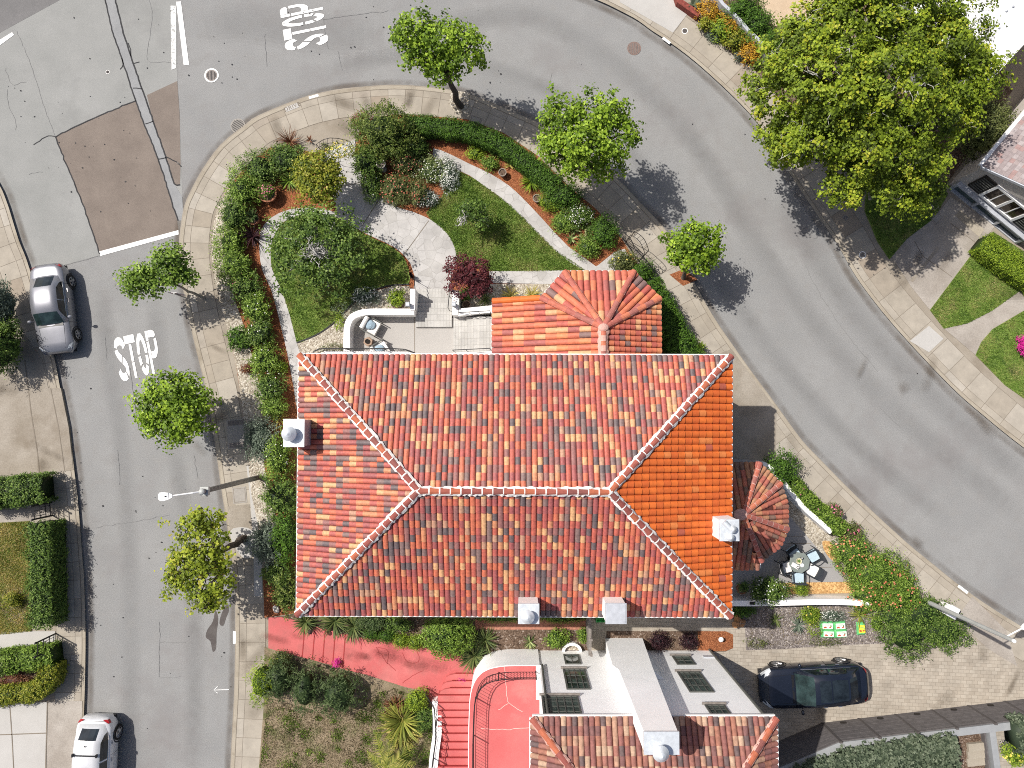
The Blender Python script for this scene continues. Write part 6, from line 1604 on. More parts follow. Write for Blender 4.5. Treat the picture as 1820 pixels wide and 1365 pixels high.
plain_mat('bark', (0.105, 0.082, 0.065), 0.95, 0, 0.35, 12, bump=.6, bscale=30)
plain_mat('pale_bark', (0.30, 0.275, 0.235), 0.9, 0, 0.3, 10, bump=.4, bscale=30)
plain_mat('silver_bark', (0.42, 0.41, 0.38), 0.9, 0, 0.2, 10)
plain_mat('twig', (0.055, 0.042, 0.032), 0.95, 0, 0.3, 10)

def unit(v): return v / (np.linalg.norm(v, axis=1)[:, None] + 1e-9)
def randdir(n, up=0.0):
    v = RNG.normal(size=(n, 3)); v[:, 2] += up; return unit(v)
def mesh_np(name, V, F, rnd, mat, parent=None, origin=(0, 0, 0), pinv=None):
    V = np.asarray(V, np.float32)
    if parent is not None: origin = tuple(wmat(parent).translation)
    V = V - np.array(origin, np.float32)
    me = bpy.data.meshes.new(name); k = F.shape[1]
    me.vertices.add(len(V)); me.vertices.foreach_set('co', V.ravel())
    me.loops.add(F.size); me.loops.foreach_set('vertex_index', F.astype(np.int32).ravel())
    me.polygons.add(len(F)); me.polygons.foreach_set('loop_start', np.arange(0, F.size, k, dtype=np.int32))
    me.update(calc_edges=True)
    at = me.attributes.new('rnd', 'FLOAT', 'FACE'); at.data.foreach_set('value', rnd.astype(np.float32))
    me.materials.append(MATS[mat]); me.validate()
    o = bpy.data.objects.new(name, me); COL.objects.link(o)
    if parent is not None: o.parent = parent
    else: o.location = origin
    return o
def leaf_quads(C, Nn, L, W, rnd, droop=0.0):
    """one bent diamond per leaf"""
    n = len(C); t = np.cross(Nn, randdir(n)); t = unit(t); s = np.cross(Nn, t)
    L = np.broadcast_to(L, (n,))[:, None]; W = np.broadcast_to(W, (n,))[:, None]
    V = np.stack([C - t * L / 2, C + s * W / 2 + Nn * W * .18, C + t * L / 2 - Nn * L * droop, C - s * W / 2 + Nn * W * .18], 1).reshape(-1, 3)
    return V, np.arange(4 * n).reshape(n, 4), rnd
def clumps(centres, outward, per, spread, size, aspect=.75, tone=None, up=.7, jit=.35):
    n = len(centres); k = per
    base = RNG.random(n) if tone is None else tone
    C = np.repeat(centres, k, 0) + RNG.normal(0, spread, (n * k, 3))
    Nn = unit(np.repeat(outward, k, 0) * .7 + np.array([0, 0, up]) + RNG.normal(0, .45, (n * k, 3)))
    r = np.clip(np.repeat(base, k) * .6 + RNG.random(n * k) * .4, 0, 1)
    L = size * (1 + RNG.uniform(-jit, jit, n * k))
    return leaf_quads(C, Nn, L, L * aspect, r)
def lump(d, seed, amp=.22):
    """smooth direction-dependent radius so that outlines are uneven"""
    r = np.random.default_rng(seed); out = np.ones(len(d))
    for f in (2.2, 4.1, 7.3):
        w = r.normal(size=3) * f; out += amp / (f ** .45) * np.sin(d @ w + r.random() * 6.28)
    return out
def blob_points(c, rad, n, seed, shell=.62, amp=.22, low=-.35):
    d = randdir(n, .25); d = d[d[:, 2] > low]; n = len(d)
    f = RNG.uniform(shell ** 3, 1, n) ** (1 / 3)
    p = np.array(c) + d * np.array(rad) * (f * lump(d, seed, amp))[:, None]
    return p, unit(d / np.array(rad))
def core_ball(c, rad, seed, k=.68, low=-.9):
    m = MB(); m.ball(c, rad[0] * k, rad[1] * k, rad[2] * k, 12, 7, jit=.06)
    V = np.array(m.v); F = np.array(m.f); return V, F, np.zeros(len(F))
def join(parts):
    V, F, R_ = [], [], []; o = 0
    for v, f, r in parts: V.append(v); F.append(f + o); R_.append(r); o += len(v)
    return np.concatenate(V), np.concatenate(F), np.concatenate(R_)
SEED = [100]
def nxt(): SEED[0] += 1; return SEED[0]
def wander(a, b, n, amp):
    a, b = np.array(a, float), np.array(b, float); t = np.linspace(0, 1, n)[:, None]
    w = RNG.normal(0, amp, (n, 3)) * np.sin(np.pi * np.linspace(0, 1, n))[:, None]
    return [tuple(q) for q in a + (b - a) * t + w]

def tree(label, base, lobes, trunk_r, mat='leaf_maple', bark='bark', leaf=.135, dens=1.0, per=21, spread=.13, z0=ZW, name='street_tree', group=None, shell=.45, twigs=0, twigmat='twig', fork=.45, aspect=.8, amp=.22, twigc=None):
    """lobes: (px, py, rx px, ry px, zc, rz). Trunk rises from the base pixel and forks into the lobes"""
    b = P(*base, z0); t = thing(name, label, 'tree', b, 0, group)
    LB = []
    for px, py, rx, ry, zc, rz in lobes:
        c = P(px, py, zc); LB.append((np.array(c), np.array([S(rx, zc), S(ry, zc), rz])))
    cen = np.mean([c for c, r in LB], 0); low = min(c[2] - r[2] for c, r in LB)
    fk = np.array(b) + (cen - np.array(b)) * fork; fk[2] = max(.9, low + .15)
    m = MB(); pts = wander(b, fk, 6, trunk_r * .35); m.tube([(b[0], b[1], b[2] - .02)] + pts, [trunk_r * 1.5] + [trunk_r * (1 - .08 * i) for i in range(6)], 9)
    for c, r in LB:
        for _ in range(2 if len(LB) > 2 else 4):
            e = c + randdir(1)[0] * r * .55; q = wander(fk, e, 6, .10); m.tube(q, [trunk_r * .62 * (1 - i / 6.5) + .012 for i in range(6)], 6)
            for _ in range(3):
                s = np.array(q[3]); e2 = s + (randdir(1, .3)[0]) * r * .55; m.tube(wander(s, e2, 4, .06), [trunk_r * .25, trunk_r * .18, .015, .008], 5)
    m.build('trunk', bark, t, smooth=True)
    parts = []
    for c, r in LB:
        area = r[0] * r[1] + r[0] * r[2] + r[1] * r[2]
        n = int(60 * area * dens * 9 / per); pnt, dr = blob_points(c, r, n, nxt(), shell, amp)
        parts.append(clumps(pnt, dr, per, spread, leaf, aspect))
    V, F, R_ = join(parts); mesh_np('crown', V, F, R_, mat, t)
    if twigs:
        m = MB()
        for i in range(twigs):
            c, r = LB[i % len(LB)]; d = randdir(1, .8)[0]; s = c + d * r * .3; e = c + d * r * RNG.uniform(.95, 1.12)
            if twigc: tcn = np.array(P(twigc[0], twigc[1], twigc[3])); s = tcn + randdir(1)[0] * .15; e = tcn + d * np.array([S(twigc[2], twigc[3])] * 2 + [.5]) * RNG.uniform(.5, 1.1); r = np.array([.5, .5, .4])
            q = wander(s, e, 6, .14); m.tube(q, [.035, .03, .024, .018, .013, .008], 5)
            for k in (2, 3, 4):
                s2 = np.array(q[k]); m.tube(wander(s2, s2 + randdir(1, .5)[0] * r * .3, 4, .06), [.018, .013, .009, .006], 4)
        m.build('twigs', twigmat, t, smooth=True)
    return t
def flowers(o, c, rad, n, size, mat, seed, low=.05, name='blossoms'):
    d = randdir(n, .5); d = d[d[:, 2] > low]
    p = np.array(c) + d * np.array(rad) * (lump(d, seed, .16) * RNG.uniform(.92, 1.06, len(d)))[:, None]
    V, F, R_ = leaf_quads(p, unit(d + np.array([0, 0, .8])), size, size * .9, RNG.random(len(p)))
    V2, F2, R2 = leaf_quads(p + np.array([0, 0, .01]), unit(d + np.array([0, 0, .8])), size, size * .9, RNG.random(len(p)))
    V, F, R_ = join([(V, F, R_), (V2, F2, R2)])
    return mesh_np(name, V, F, R_, mat, o)
def shrub(label, px, py, rx, ry, h, mat='leaf_green', leaf=.075, dens=1.0, flower=None, name='shrub', cat='shrub', group=None, z0=ZG, per=6, spread=.06, amp=.24, nfl=40, fsize=.09, aspect=.55, core=True, shell=.72, sprigs=1.0):
    zc = z0 + h * .48; c = P(px, py, zc); r = np.array([S(rx, zc), S(ry, zc), h * .55]); sd = nxt()
    area = r[0] * r[1] + r[0] * r[2] + r[1] * r[2]
    n = int(dens * 330 * area * (.075 / leaf) ** 1.3) + 30
    pnt, dr = blob_points(c, r, n, sd, shell, amp, -.55); pnt[:, 2] = np.maximum(pnt[:, 2], z0 + .03)
    parts = [clumps(pnt, dr, per, spread, leaf, aspect)]
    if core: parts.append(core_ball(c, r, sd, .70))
    if core and sprigs and amp > .1 and leaf < .12:
        k = int((26 + 40 * area) * sprigs); d = randdir(k, .35); d = d[d[:, 2] > -.15]; k = len(d); ls = lump(d, sd, amp)
        st = np.linspace(.86, 1.0, 6); ext = RNG.uniform(1.02, 1.30, k)
        q = (np.array(c) + (d * r)[:, None, :] * (ls[:, None] * (.85 + (ext[:, None] - .85) * np.linspace(0, 1, 6)))[..., None]).reshape(-1, 3)
        q = q + RNG.normal(0, leaf * .25, q.shape); dd = np.repeat(d, 6, 0)
        V1, F1, R1 = leaf_quads(q, unit(dd * .2 + np.array([0, 0, .8]) + RNG.normal(0, .5, q.shape)), leaf * 1.05, leaf * .55, np.clip(RNG.normal(.62, .25, len(q)), 0, 1)); parts.append((V1, F1, R1))
    V, F, R_ = join(parts)
    o = mesh_np(name, V, F, R_, mat, None, (c[0], c[1], z0)); tag(o, label, cat, group)
    if flower: flowers(o, c, r, nfl, fsize, flower, sd)
    return o
def hedge(label, line, w, h, mat='leaf_hedge', leaf=.07, dens=1.0, flower=None, z0=ZG, name='hedge', cat='hedge', jag=.085, nfl=60, fsize=.08, rounded=True, group=None, hs=None):
    """clipped hedge along a pixel line traced at its top; w in photo pixels"""
    zt = z0 + h; p = resample([P(a, b, zt)[:2] for a, b in line], .12); n = len(p); W = S(w, zt)
    tang = np.gradient(p, axis=0); tang /= np.linalg.norm(tang, axis=1)[:, None]; nr = np.stack([-tang[:, 1], tang[:, 0]], 1)
    L = n * .12; k = int(dens * 300 * L * (W + 2 * h) * (.07 / leaf) ** 1.2)
    i = RNG.integers(0, n, k); q = p[i] + tang[i] * RNG.uniform(-.07, .07, (k, 1))
    u = RNG.random(k) * (W + 2 * h * .9); top = (u < W)
    s = np.where(top, u - W / 2, np.where(u < W + h * .9, -W / 2, W / 2)); z = np.where(top, h, np.where(u < W + h * .9, h - (u - W), h - (u - W - h * .9)))
    wob = .10 * np.sin(q[:, 0] * 5 + 1) * np.cos(q[:, 1] * 4.3) + RNG.normal(0, jag, k)
    if rounded: z = z - np.where(top, (np.abs(s) / (W / 2)) ** 4 * .12, 0)
    C = np.stack([q[:, 0] + nr[i, 0] * s * (1 + wob), q[:, 1] + nr[i, 1] * s * (1 + wob), z0 + z * (1 + wob * .7)], 1)
    out = np.stack([nr[i, 0] * np.where(top, s / W, np.sign(s)), nr[i, 1] * np.where(top, s / W, np.sign(s)), top * 1.0], 1)
    parts = [clumps(C, out, 4, .035, leaf, .55)]
    m = MB(); m.wall(p[::3], W * .84, z0, z0 + h * .90); V = np.array(m.v); F = np.array(m.f); parts.append((V, F, np.zeros(len(F))))
    V, F, R_ = join(parts); mid = p[n // 2]
    o = mesh_np(name, V, F, R_, mat, None, (mid[0], mid[1], z0)); tag(o, label, cat, group)
    if flower:
        j = RNG.integers(0, k, nfl); j = j[top[j]]
        V, F, R_ = leaf_quads(C[j] + np.array([0, 0, .04]), unit(RNG.normal(0, .3, (len(j), 3)) + np.array([0, 0, 1.])), fsize, fsize * .9, RNG.random(len(j))); mesh_np('blossoms', V, F, R_, flower, o)
    return o
def rosette(label, px, py, r, h, mat='leaf_strap', n=40, w=.03, droop=.5, name='strap_plant', cat='plant', z0=ZG, group=None, up=.55, heads=1):
    """strap or sword leaves arching out of one or more crowns"""
    c0 = np.array(P(px, py, z0 + h * .5)); c0[2] = z0; R0 = S(r, z0); Vs, Fs, Rs = [], [], []; o = 0
    for hd in range(heads):
        c = c0.copy()
        if heads > 1: c[:2] += RNG.normal(0, R0 * .55, 2)
        for i in range(n):
            a = RNG.random() * 6.283; el = RNG.uniform(.15, 1.0); ln = R0 * RNG.uniform(.75, 1.1) * (1 if heads == 1 else .6)
            d = np.array([math.cos(a), math.sin(a)]); sd = np.array([-d[1], d[0]]); pts = []
            for k, t in enumerate((0, .35, .7, 1)):
                rr = ln * t * (1 - .45 * el * (1 - t)); z = h * (el * up * 2 * t - droop * t * t * (1.1 - el * .6)); ww = w * (1, 1.1, .8, .12)[k]
                q = np.array([c[0] + d[0] * rr, c[1] + d[1] * rr, max(z0 + .02, c[2] + .05 + z)])
                pts += [q + np.array([sd[0] * ww, sd[1] * ww, .012]), q - np.array([sd[0] * ww, sd[1] * ww, -.012])]
            Vs += pts; r_ = RNG.random()
            for k in range(3): Fs.append((o + 2 * k, o + 2 * k + 2, o + 2 * k + 3, o + 2 * k + 1)); Rs.append(min(1, max(0, r_ * .8 + .2 * RNG.random())))
            o += 8
    ob = mesh_np(name, np.array(Vs), np.array(Fs), np.array(Rs), mat, None, tuple(c0)); return tag(ob, label, cat, group)

# ---- street trees
STG = 'street trees along the pavement'
tree('leaning street tree with a dark trunk, planted at the tip of the corner bend', (818, 188), [(740, 62, 42, 30, 4.2, 1.1), (790, 72, 45, 34, 4.4, 1.2), (830, 90, 38, 40, 4.1, 1.1), (745, 100, 44, 34, 3.7, 1.0), (790, 122, 42, 30, 3.6, .9), (722, 62, 22, 20, 3.9, .6)], .17, group=STG, dens=.95)
tree('widest bright green street tree, spreading over pavement and east street', (1032, 300), [(1000, 215, 50, 42, 4.0, 1.2), (1060, 205, 52, 40, 4.3, 1.3), (1095, 240, 46, 50, 4.0, 1.2), (1040, 255, 62, 50, 4.4, 1.2), (990, 262, 40, 36, 3.6, 1.0), (1065, 290, 48, 34, 3.6, .9), (1015, 295, 26, 22, 3.2, .6)], .17, group=STG, dens=.9)
tree('small round street tree beside the wing roof, in a bark filled pit', (1214, 494), [(1238, 432, 42, 38, 3.1, .95), (1222, 450, 34, 36, 2.9, .9), (1252, 452, 28, 34, 2.8, .8), (1190, 425, 18, 12, 2.7, .35)], .11, group=STG, dens=1.25)
tree('lopsided two lobed street tree above the stop sign', (363, 530), [(300, 460, 27, 24, 3.0, .6), (308, 486, 24, 22, 2.8, .55), (238, 500, 24, 25, 2.7, .55), (268, 507, 26, 22, 2.6, .5), (262, 488, 18, 16, 2.7, .4), (334, 490, 17, 13, 2.6, .35)], .075, 'leaf_green', 'pale_bark', group=STG, dens=1.9, leaf=.13, per=10, amp=.3)
tree('dense round street tree west of the tiled house, next to the vault lid', (392, 714), [(312, 706, 56, 44, 2.9, 1.0), (312, 745, 54, 42, 2.8, 1.0), (340, 725, 46, 52, 2.8, .9), (278, 725, 38, 46, 2.6, .8)], .14, group=STG, dens=1.15, bark='pale_bark')
tree('shaggy yellow green street tree with sparse twiggy top near the west lamp', (434, 957), [(355, 930, 48, 30, 3.0, .8), (365, 975, 58, 48, 3.0, 1.0), (365, 1030, 58, 52, 2.8, 1.0), (370, 1068, 36, 26, 2.4, .6), (330, 1010, 34, 56, 2.6, .7)], .19, 'leaf_maple_yellow', group=STG, dens=.78, leaf=.14, shell=.3, twigs=26, amp=.34)
m = MB(); patchp = [(1190, 488), (1215, 478), (1240, 497), (1214, 508)]
flat('tree_pit', patchp, ZW + .014, 'mulch'); flat('tree_pit', [(797, 185), (802, 160), (835, 165), (833, 200), (810, 200)], ZW + .014, 'pebbles'); flat('tree_pit', spline([(408, 945), (440, 938), (462, 960), (455, 985), (430, 990)], 3, True), ZW + .014, 'pale_concrete')
# ---- big tree, north-east
LBG = []
for px, py, rx, ry, zc, rz in [(1420, 95, 80, 75, 5.2, 1.6), (1500, 50, 95, 70, 6.0, 1.7), (1600, 50, 95, 75, 6.2, 1.7), (1680, 85, 75, 80, 5.8, 1.6), (1700, 150, 62, 70, 5.4, 1.5), (1400, 170, 70, 70, 4.9, 1.5), (1480, 150, 95, 85, 6.8, 1.6), (1590, 150, 95, 80, 7.0, 1.6), (1660, 215, 75, 70, 5.6, 1.5), (1440, 245, 80, 60, 5.0, 1.4), (1540, 240, 80, 65, 6.0, 1.5), (1610, 280, 75, 60, 5.0, 1.4), (1500, 310, 55, 45, 4.2, 1.1), (1570, 335, 70, 42, 4.4, 1.1), (1625, 345, 50, 36, 3.9, .9), (1400, 255, 40, 40, 4.0, 1.0), (1540, 10, 70, 50, 6.0, 1.4)]:
    LBG.append((px, py, rx, ry, zc, rz))
tree('huge spreading tree with pale bare twigs filling the top corner', (1498, 268), LBG, .42, 'leaf_big', 'pale_bark', .125, 1.7, 46, .135, ZG, 'spreading_tree', None, .62, 90, 'silver_bark', .5, .8, .30)
shrub('olive drab bush between the big tree and the shingled house', 1752, 228, 42, 58, 2.2, 'leaf_olive', .09, .9)
# ---- garden trees
tree('tangled garden tree with bare silvery branches at its centre, on the west lawn', (600, 462), [(520, 420, 44, 42, 2.4, .7), (575, 405, 46, 34, 2.6, .7), (615, 440, 44, 44, 2.5, .7), (525, 475, 46, 40, 2.3, .7), (585, 490, 46, 38, 2.1, .6), (550, 385, 36, 22, 2.2, .5)], .13, 'leaf_dark', 'silver_bark', .11, 1.2, 10, .10, ZG, 'garden_tree', None, .45, 26, 'silver_bark', amp=.34, twigc=(562, 446, 34, 2.75))
tree('tiny sparse tree with pale stems in the middle of the east lawn', (868, 402), [(842, 372, 26, 20, 1.7, .45), (856, 388, 20, 20, 1.5, .4), (830, 378, 16, 14, 1.5, .35)], .04, 'leaf_dark', 'silver_bark', .095, 1.5, 7, .08, ZG, 'garden_tree', None, .4, 5, 'silver_bark', twigc=(826, 390, 14, 1.6))
tree('golden leaved citrus tree beside the entrance path', (566, 345), [(560, 300, 38, 32, 2.2, .7), (568, 335, 40, 34, 2.1, .7), (545, 318, 26, 30, 2.0, .6), (588, 312, 24, 32, 2.0, .6)], .08, 'leaf_yellow', 'bark', .10, 2.3, 8, .08, ZG, 'citrus_tree')
tree('dark red leaved maple by the front steps', (838, 508), [(818, 480, 30, 26, 1.7, .5), (845, 482, 32, 28, 1.8, .5), (832, 502, 36, 28, 1.6, .5), (852, 505, 24, 24, 1.5, .4)], .06, 'leaf_purple', 'bark', .085, 2.4, 8, .06, ZG, 'maple_tree')
# ---- hedges
hedge('clipped dark green hedge curving along the corner above the bark bed', spline([(722, 217), (780, 222), (840, 232), (895, 256), (945, 292), (990, 330)], 4), 29, .95, 'leaf_hedge', .06)
hedge('tall shaded hedge on the street side of the tiled wing', spline([(1150, 505), (1180, 555), (1212, 610), (1232, 650)], 4), 46, 1.4, 'leaf_hedge', .07)
hedge('narrow flowering hedge on the street side of the curved terrace wall', spline([(1412, 858), (1444, 892), (1474, 918), (1502, 944)], 4), 22, .9, 'leaf_green', .07, 1.0, 'petal_pink', nfl=24)
hedge('dark hedge across the front of the lot north of the dry west lawn', [(-60, 884), (20, 874), (72, 868)], 46, 1.35, 'leaf_dark', .08)
hedge('long dark hedge with pale flecks between the west lawn and the pavement', [(66, 932), (67, 985), (68, 1050), (70, 1116)], 37, 1.45, 'leaf_dark', .08)
hedge('low green hedge between the pale path and the yellow hedge', [(-60, 1184), (20, 1178), (88, 1168)], 34, 1.0, 'leaf_green', .08)
hedge('bright yellow hedge bending round the small west flower bed', spline([(84, 1185), (80, 1210), (66, 1228), (40, 1236), (-60, 1244)], 4), 26, 1.05, 'leaf_yellow', .07)
hedge('box clipped lime hedge beside the driveway of the shingled house', [(1752, 428), (1800, 466), (1870, 515)], 36, .95, 'leaf_lime', .06, rounded=False, jag=.02)
hedge('silvery grey hedge along the far side of the dark board fence', spline([(1425, 1404), (1500, 1376), (1600, 1355), (1705, 1343)], 3), 58, 1.0, 'leaf_silver', .13, .75, z0=1.6)
hedge('silvery grey hedge in the corner beyond the short grey wall', [(1812, 1312), (1870, 1308)], 50, 1.0, 'leaf_silver', .13, .75, z0=1.6)
shrub('yellow flowered bush below the corner silvery hedge', 1805, 1342, 22, 20, .6, 'leaf_lime', .08, z0=1.6, flower='petal_yellow', nfl=50)
rosette('bronze spiky flax in front of the silvery hedge', 1675, 1362, 26, .7, 'leaf_redgrass', 50, .03, z0=1.6)
# ---- west border of the corner garden, from the north tip down
W_ = [('dark green bush at the north tip of the west border', 508, 283, 34, 26, 1.0, 'leaf_dark', None), ('dark leafy shrub curving round the street corner, beside a bark gap', 462, 300, 30, 27, 1.05, 'leaf_dark', None),
      ('dense dark shrub at the sharpest bend of the west border', 434, 338, 27, 30, 1.1, 'leaf_green', None), ('dark shrub next to the spiky pot succulent', 416, 384, 24, 30, 1.1, 'leaf_dark', None),
      ('glossy shrub beside the bare stems of the west border', 412, 432, 22, 30, 1.0, 'leaf_green', None), ('sprawling shrub leaning out over the pavement gravel', 420, 474, 30, 26, 1.1, 'leaf_green', None),
      ('shrub with pink tinged tips below the sprawling one', 436, 512, 26, 24, 1.0, 'leaf_dark', 'petal_pink'), ('white rose bush touching the narrow flagstone strip', 456, 550, 26, 26, 1.15, 'leaf_green', 'petal_white'),
      ('leafy shrub midway down the west border, behind a lone round bush', 462, 592, 24, 26, 1.0, 'leaf_dark', 'petal_white'), ('lone round bright bush jutting onto the pavement gravel', 426, 601, 22, 18, .8, 'leaf_hedge', None),
      ('white flecked shrub beside the small yellow plant', 470, 640, 24, 28, 1.05, 'leaf_green', 'petal_white'), ('shrub narrowing towards the brown spiky flax', 480, 690, 22, 30, 1.0, 'leaf_dark', 'petal_white'),
      ('slender shrub just above the grey metal chimney', 486, 722, 18, 20, .9, 'leaf_green', None), ('dull grey green bush beside the vault lid', 462, 778, 26, 34, 1.1, 'leaf_grey', None),
      ('white flowered shrub directly below the west chimney', 496, 815, 22, 34, 1.2, 'leaf_green', 'petal_white'), ('glossy broad leaved bush by the lamp shadow', 500, 884, 34, 34, 1.4, 'leaf_dark', None),
      ('tall narrow dark shrub against the west wall', 512, 950, 20, 42, 1.5, 'leaf_hedge', None), ('grey green bush shaded by the shaggy street tree', 478, 962, 26, 36, 1.2, 'leaf_grey', None),
      ('dark bush with ragged edge above the pale variegated one', 494, 1015, 24, 26, 1.1, 'leaf_dark', None), ('pale variegated bush at the south-west house corner', 512, 1052, 20, 30, 1.4, 'leaf_laurel', None)]
for lb, x, y, rx, ry, h, mt_, fl in W_: shrub(lb, x, y, rx * 1.08, ry * 1.1, h, mt_, .08, .9, fl, nfl=16, amp=.34, fsize=.07, sprigs=2.2, group='shrubs of the west border')
rosette('purple red fountain grass at the north tip of the west border', 512, 248, 24, .9, 'leaf_redgrass', 110, .012, .35)
rosette('tiny tuft of dark red grass alone on the pavement edge', 549, 248, 8, .3, 'leaf_redgrass', 30, .012, .3)
shrub('small wispy seedling beside the pale entrance slab', 577, 262, 7, 8, .25, 'leaf_olive', .05, core=False)
rosette('clump of strappy agapanthus leaves beside the golden citrus', 512, 320, 22, .5, 'leaf_green', 60, .025)
rosette('dark spiky dracaena in shade at the foot of the west border', 446, 418, 26, .8, 'leaf_black', 60, .02)
rosette('spiky blue green succulent in the terracotta pot', 447, 383, 14, .55, 'leaf_juniper', 30, .035, .2, z0=.5)
rosette('straw and brown spiky flax above the west chimney', 492, 742, 26, .6, 'leaf_straw', 40, .018, .45)
shrub('small yellow green plant on the bark strip', 500, 652, 11, 10, .35, 'leaf_lime', .06)
o = shrub('pink geraniums spilling from the large terracotta pot', 472, 340, 15, 13, .35, 'leaf_green', .06, z0=.6, flower='petal_pink', nfl=50)
shrub('orange brown foliage at the edge of the gravel strip', 440, 655, 11, 9, .4, 'leaf_redgrass', .06)
# ---- garden north of the paths
shrub('large rounded variegated bush right of the entrance', 684, 238, 50, 44, 2.0, 'leaf_laurel', .085, 1.25)
shrub('dark privet bush hugging the entrance path under the rounded bush', 652, 288, 26, 34, 1.3, 'leaf_dark', .075)
shrub('low dark shrub with white bloom along the path rail', 662, 330, 18, 26, .8, 'leaf_dark', .07, flower='petal_white', nfl=14)
shrub('brownish twiggy bush behind the rounded variegated bush', 646, 218, 18, 16, .9, 'leaf_redgrass', .07)
shrub('dark shaded shrub between rounded bush and bark bed', 738, 262, 26, 24, .9, 'leaf_dark', .07)
o = shrub('white yellow climbing roses on the entrance arch', 606, 268, 28, 14, .5, 'leaf_yellow', .07, .55, 'petal_yellow', 'climbing_rose', 'climbing rose', z0=1.9, nfl=60, core=False)
shrub('orange red rose bush nearest the bird bath', 722, 292, 26, 22, .9, 'leaf_olive', .06, 1.0, 'petal_red', 'rose_bush', 'rose bush', nfl=60, fsize=.085)
shrub('wide orange red rose bush edging the entrance path', 706, 336, 36, 26, .9, 'leaf_olive', .06, 1.0, 'petal_red', 'rose_bush', 'rose bush', nfl=95, fsize=.085)
shrub('orange red rose bush touching the white flowers', 742, 342, 18, 22, .8, 'leaf_olive', .06, 1.0, 'petal_red', 'rose_bush', 'rose bush', nfl=40, fsize=.085)
shrub('straw coloured flower mass above the east lawn', 765, 302, 30, 26, .6, 'leaf_variegated', .05, 1.0, 'petal_white', nfl=160, fsize=.06)
shrub('white alyssum drift along the edge of the east lawn', 796, 312, 18, 30, .45, 'leaf_grey', .05, 1.0, 'petal_white', 'flowering_plant', 'flowers', nfl=380, fsize=.06)
shrub('white alyssum at the tip of the rose bed beside the wide path', 758, 352, 24, 16, .4, 'leaf_grey', .05, 1.0, 'petal_white', 'flowering_plant', 'flowers', nfl=260, fsize=.06)
shrub('yellowish low plant on the bark above the upper stone pot', 845, 272, 17, 12, .35, 'leaf_lime', .06)
shrub('sprawling light green plant beside the upper stone pot', 872, 290, 16, 14, .4, 'leaf_green', .06)
rosette('small pale rosette alone on the red bark by the hedge', 764, 242, 7, .25, 'leaf_straw', 12, .02)
rosette('bright green strappy plant below the end of the clipped hedge', 944, 322, 22, .55, 'leaf_lime', 80, .02)
rosette('pale yellow agave on the bark beside the second pot', 906, 294, 12, .3, 'leaf_straw', 16, .02)
shrub('fine leaved yellow green bush by the curved east path', 976, 358, 20, 18, .6, 'leaf_lime', .045)
shrub('broad green shrub spilling from hedge end to pavement', 1000, 348, 36, 26, .9, 'leaf_hedge', .065)
shrub('fine dark green shrub with white daisies near the pavement', 1030, 384, 30, 22, .8, 'leaf_dark', .06, flower='petal_white', nfl=130, fsize=.06)
shrub('olive green shrub edging the curved east path', 1000, 394, 22, 22, .6, 'leaf_green', .06)
shrub('round dark green bush beside the iron garden arch', 1072, 412, 26, 32, .9, 'leaf_hedge', .06)
shrub('green shrub behind the star shaped succulents', 1046, 440, 24, 18, .6, 'leaf_green', .06)
for i, (x, y) in enumerate(((1022, 408), (1040, 406), (1034, 424), (1016, 424), (1048, 420))):
    rosette(('largest', 'northern', 'central', 'path side', 'eastern')[i] + ' star shaped green succulent rosette by the curved path', x, y, 12, .35, 'leaf_variegated', 16, .035, .2, 'succulent', 'succulent', group='star shaped succulents')
shrub('bronze tipped shrub between the arch and the wing roof', 1108, 466, 22, 18, .9, 'leaf_olive', .07, flower='petal_yellow', nfl=12)
shrub('green shrub under the eave corner of the wing', 1140, 484, 26, 18, .9, 'leaf_hedge', .07)
shrub('wispy grass bush at the street end of the tall hedge', 1238, 622, 12, 16, .8, 'leaf_lime', .06)
shrub('lime green plant filling the brown pot on the gravel', 704, 530, 15, 14, .4, 'leaf_lime', .08, z0=.5)
shrub('white flowered ground cover on the gravel', 648, 528, 26, 15, .3, 'leaf_grey', .05, flower='petal_white', nfl=130, fsize=.07)
shrub('thin grey herb trailing along the lawn edge', 622, 552, 26, 18, .25, 'leaf_grey', .05, .4, core=False)
shrub('small green herb by the curve of the white parapet', 604, 572, 9, 16, .3, 'leaf_lime', .06, .6, core=False)
shrub('pale seedlings on the gravel beside the balcony rail', 590, 618, 22, 10, .25, 'leaf_olive', .05, .4, core=False)
for i, (x, y) in enumerate(((862, 530), (908, 524), (945, 524))):
    rosette(('dark green', 'golden', 'straw yellow')[i] + ' grass tuft ' + ('in shade by the red maple', 'midway along the wing gravel', 'against the fan shaped roof')[i], x, y, 20, .55, ('leaf_strap', 'leaf_straw', 'leaf_straw')[i], 60, .012, .4, 'grass_tuft', 'grass tuft')
shrub('dark shadow loving plant under the red maple', 828, 524, 14, 12, .4, 'leaf_dark', .06)
# pine cone light on the lawn edge
rosette('small black cone shaped plant at the lawn edge by the steps', 729, 484, 6, .6, 'leaf_black', 40, .03, .3, heads=2)
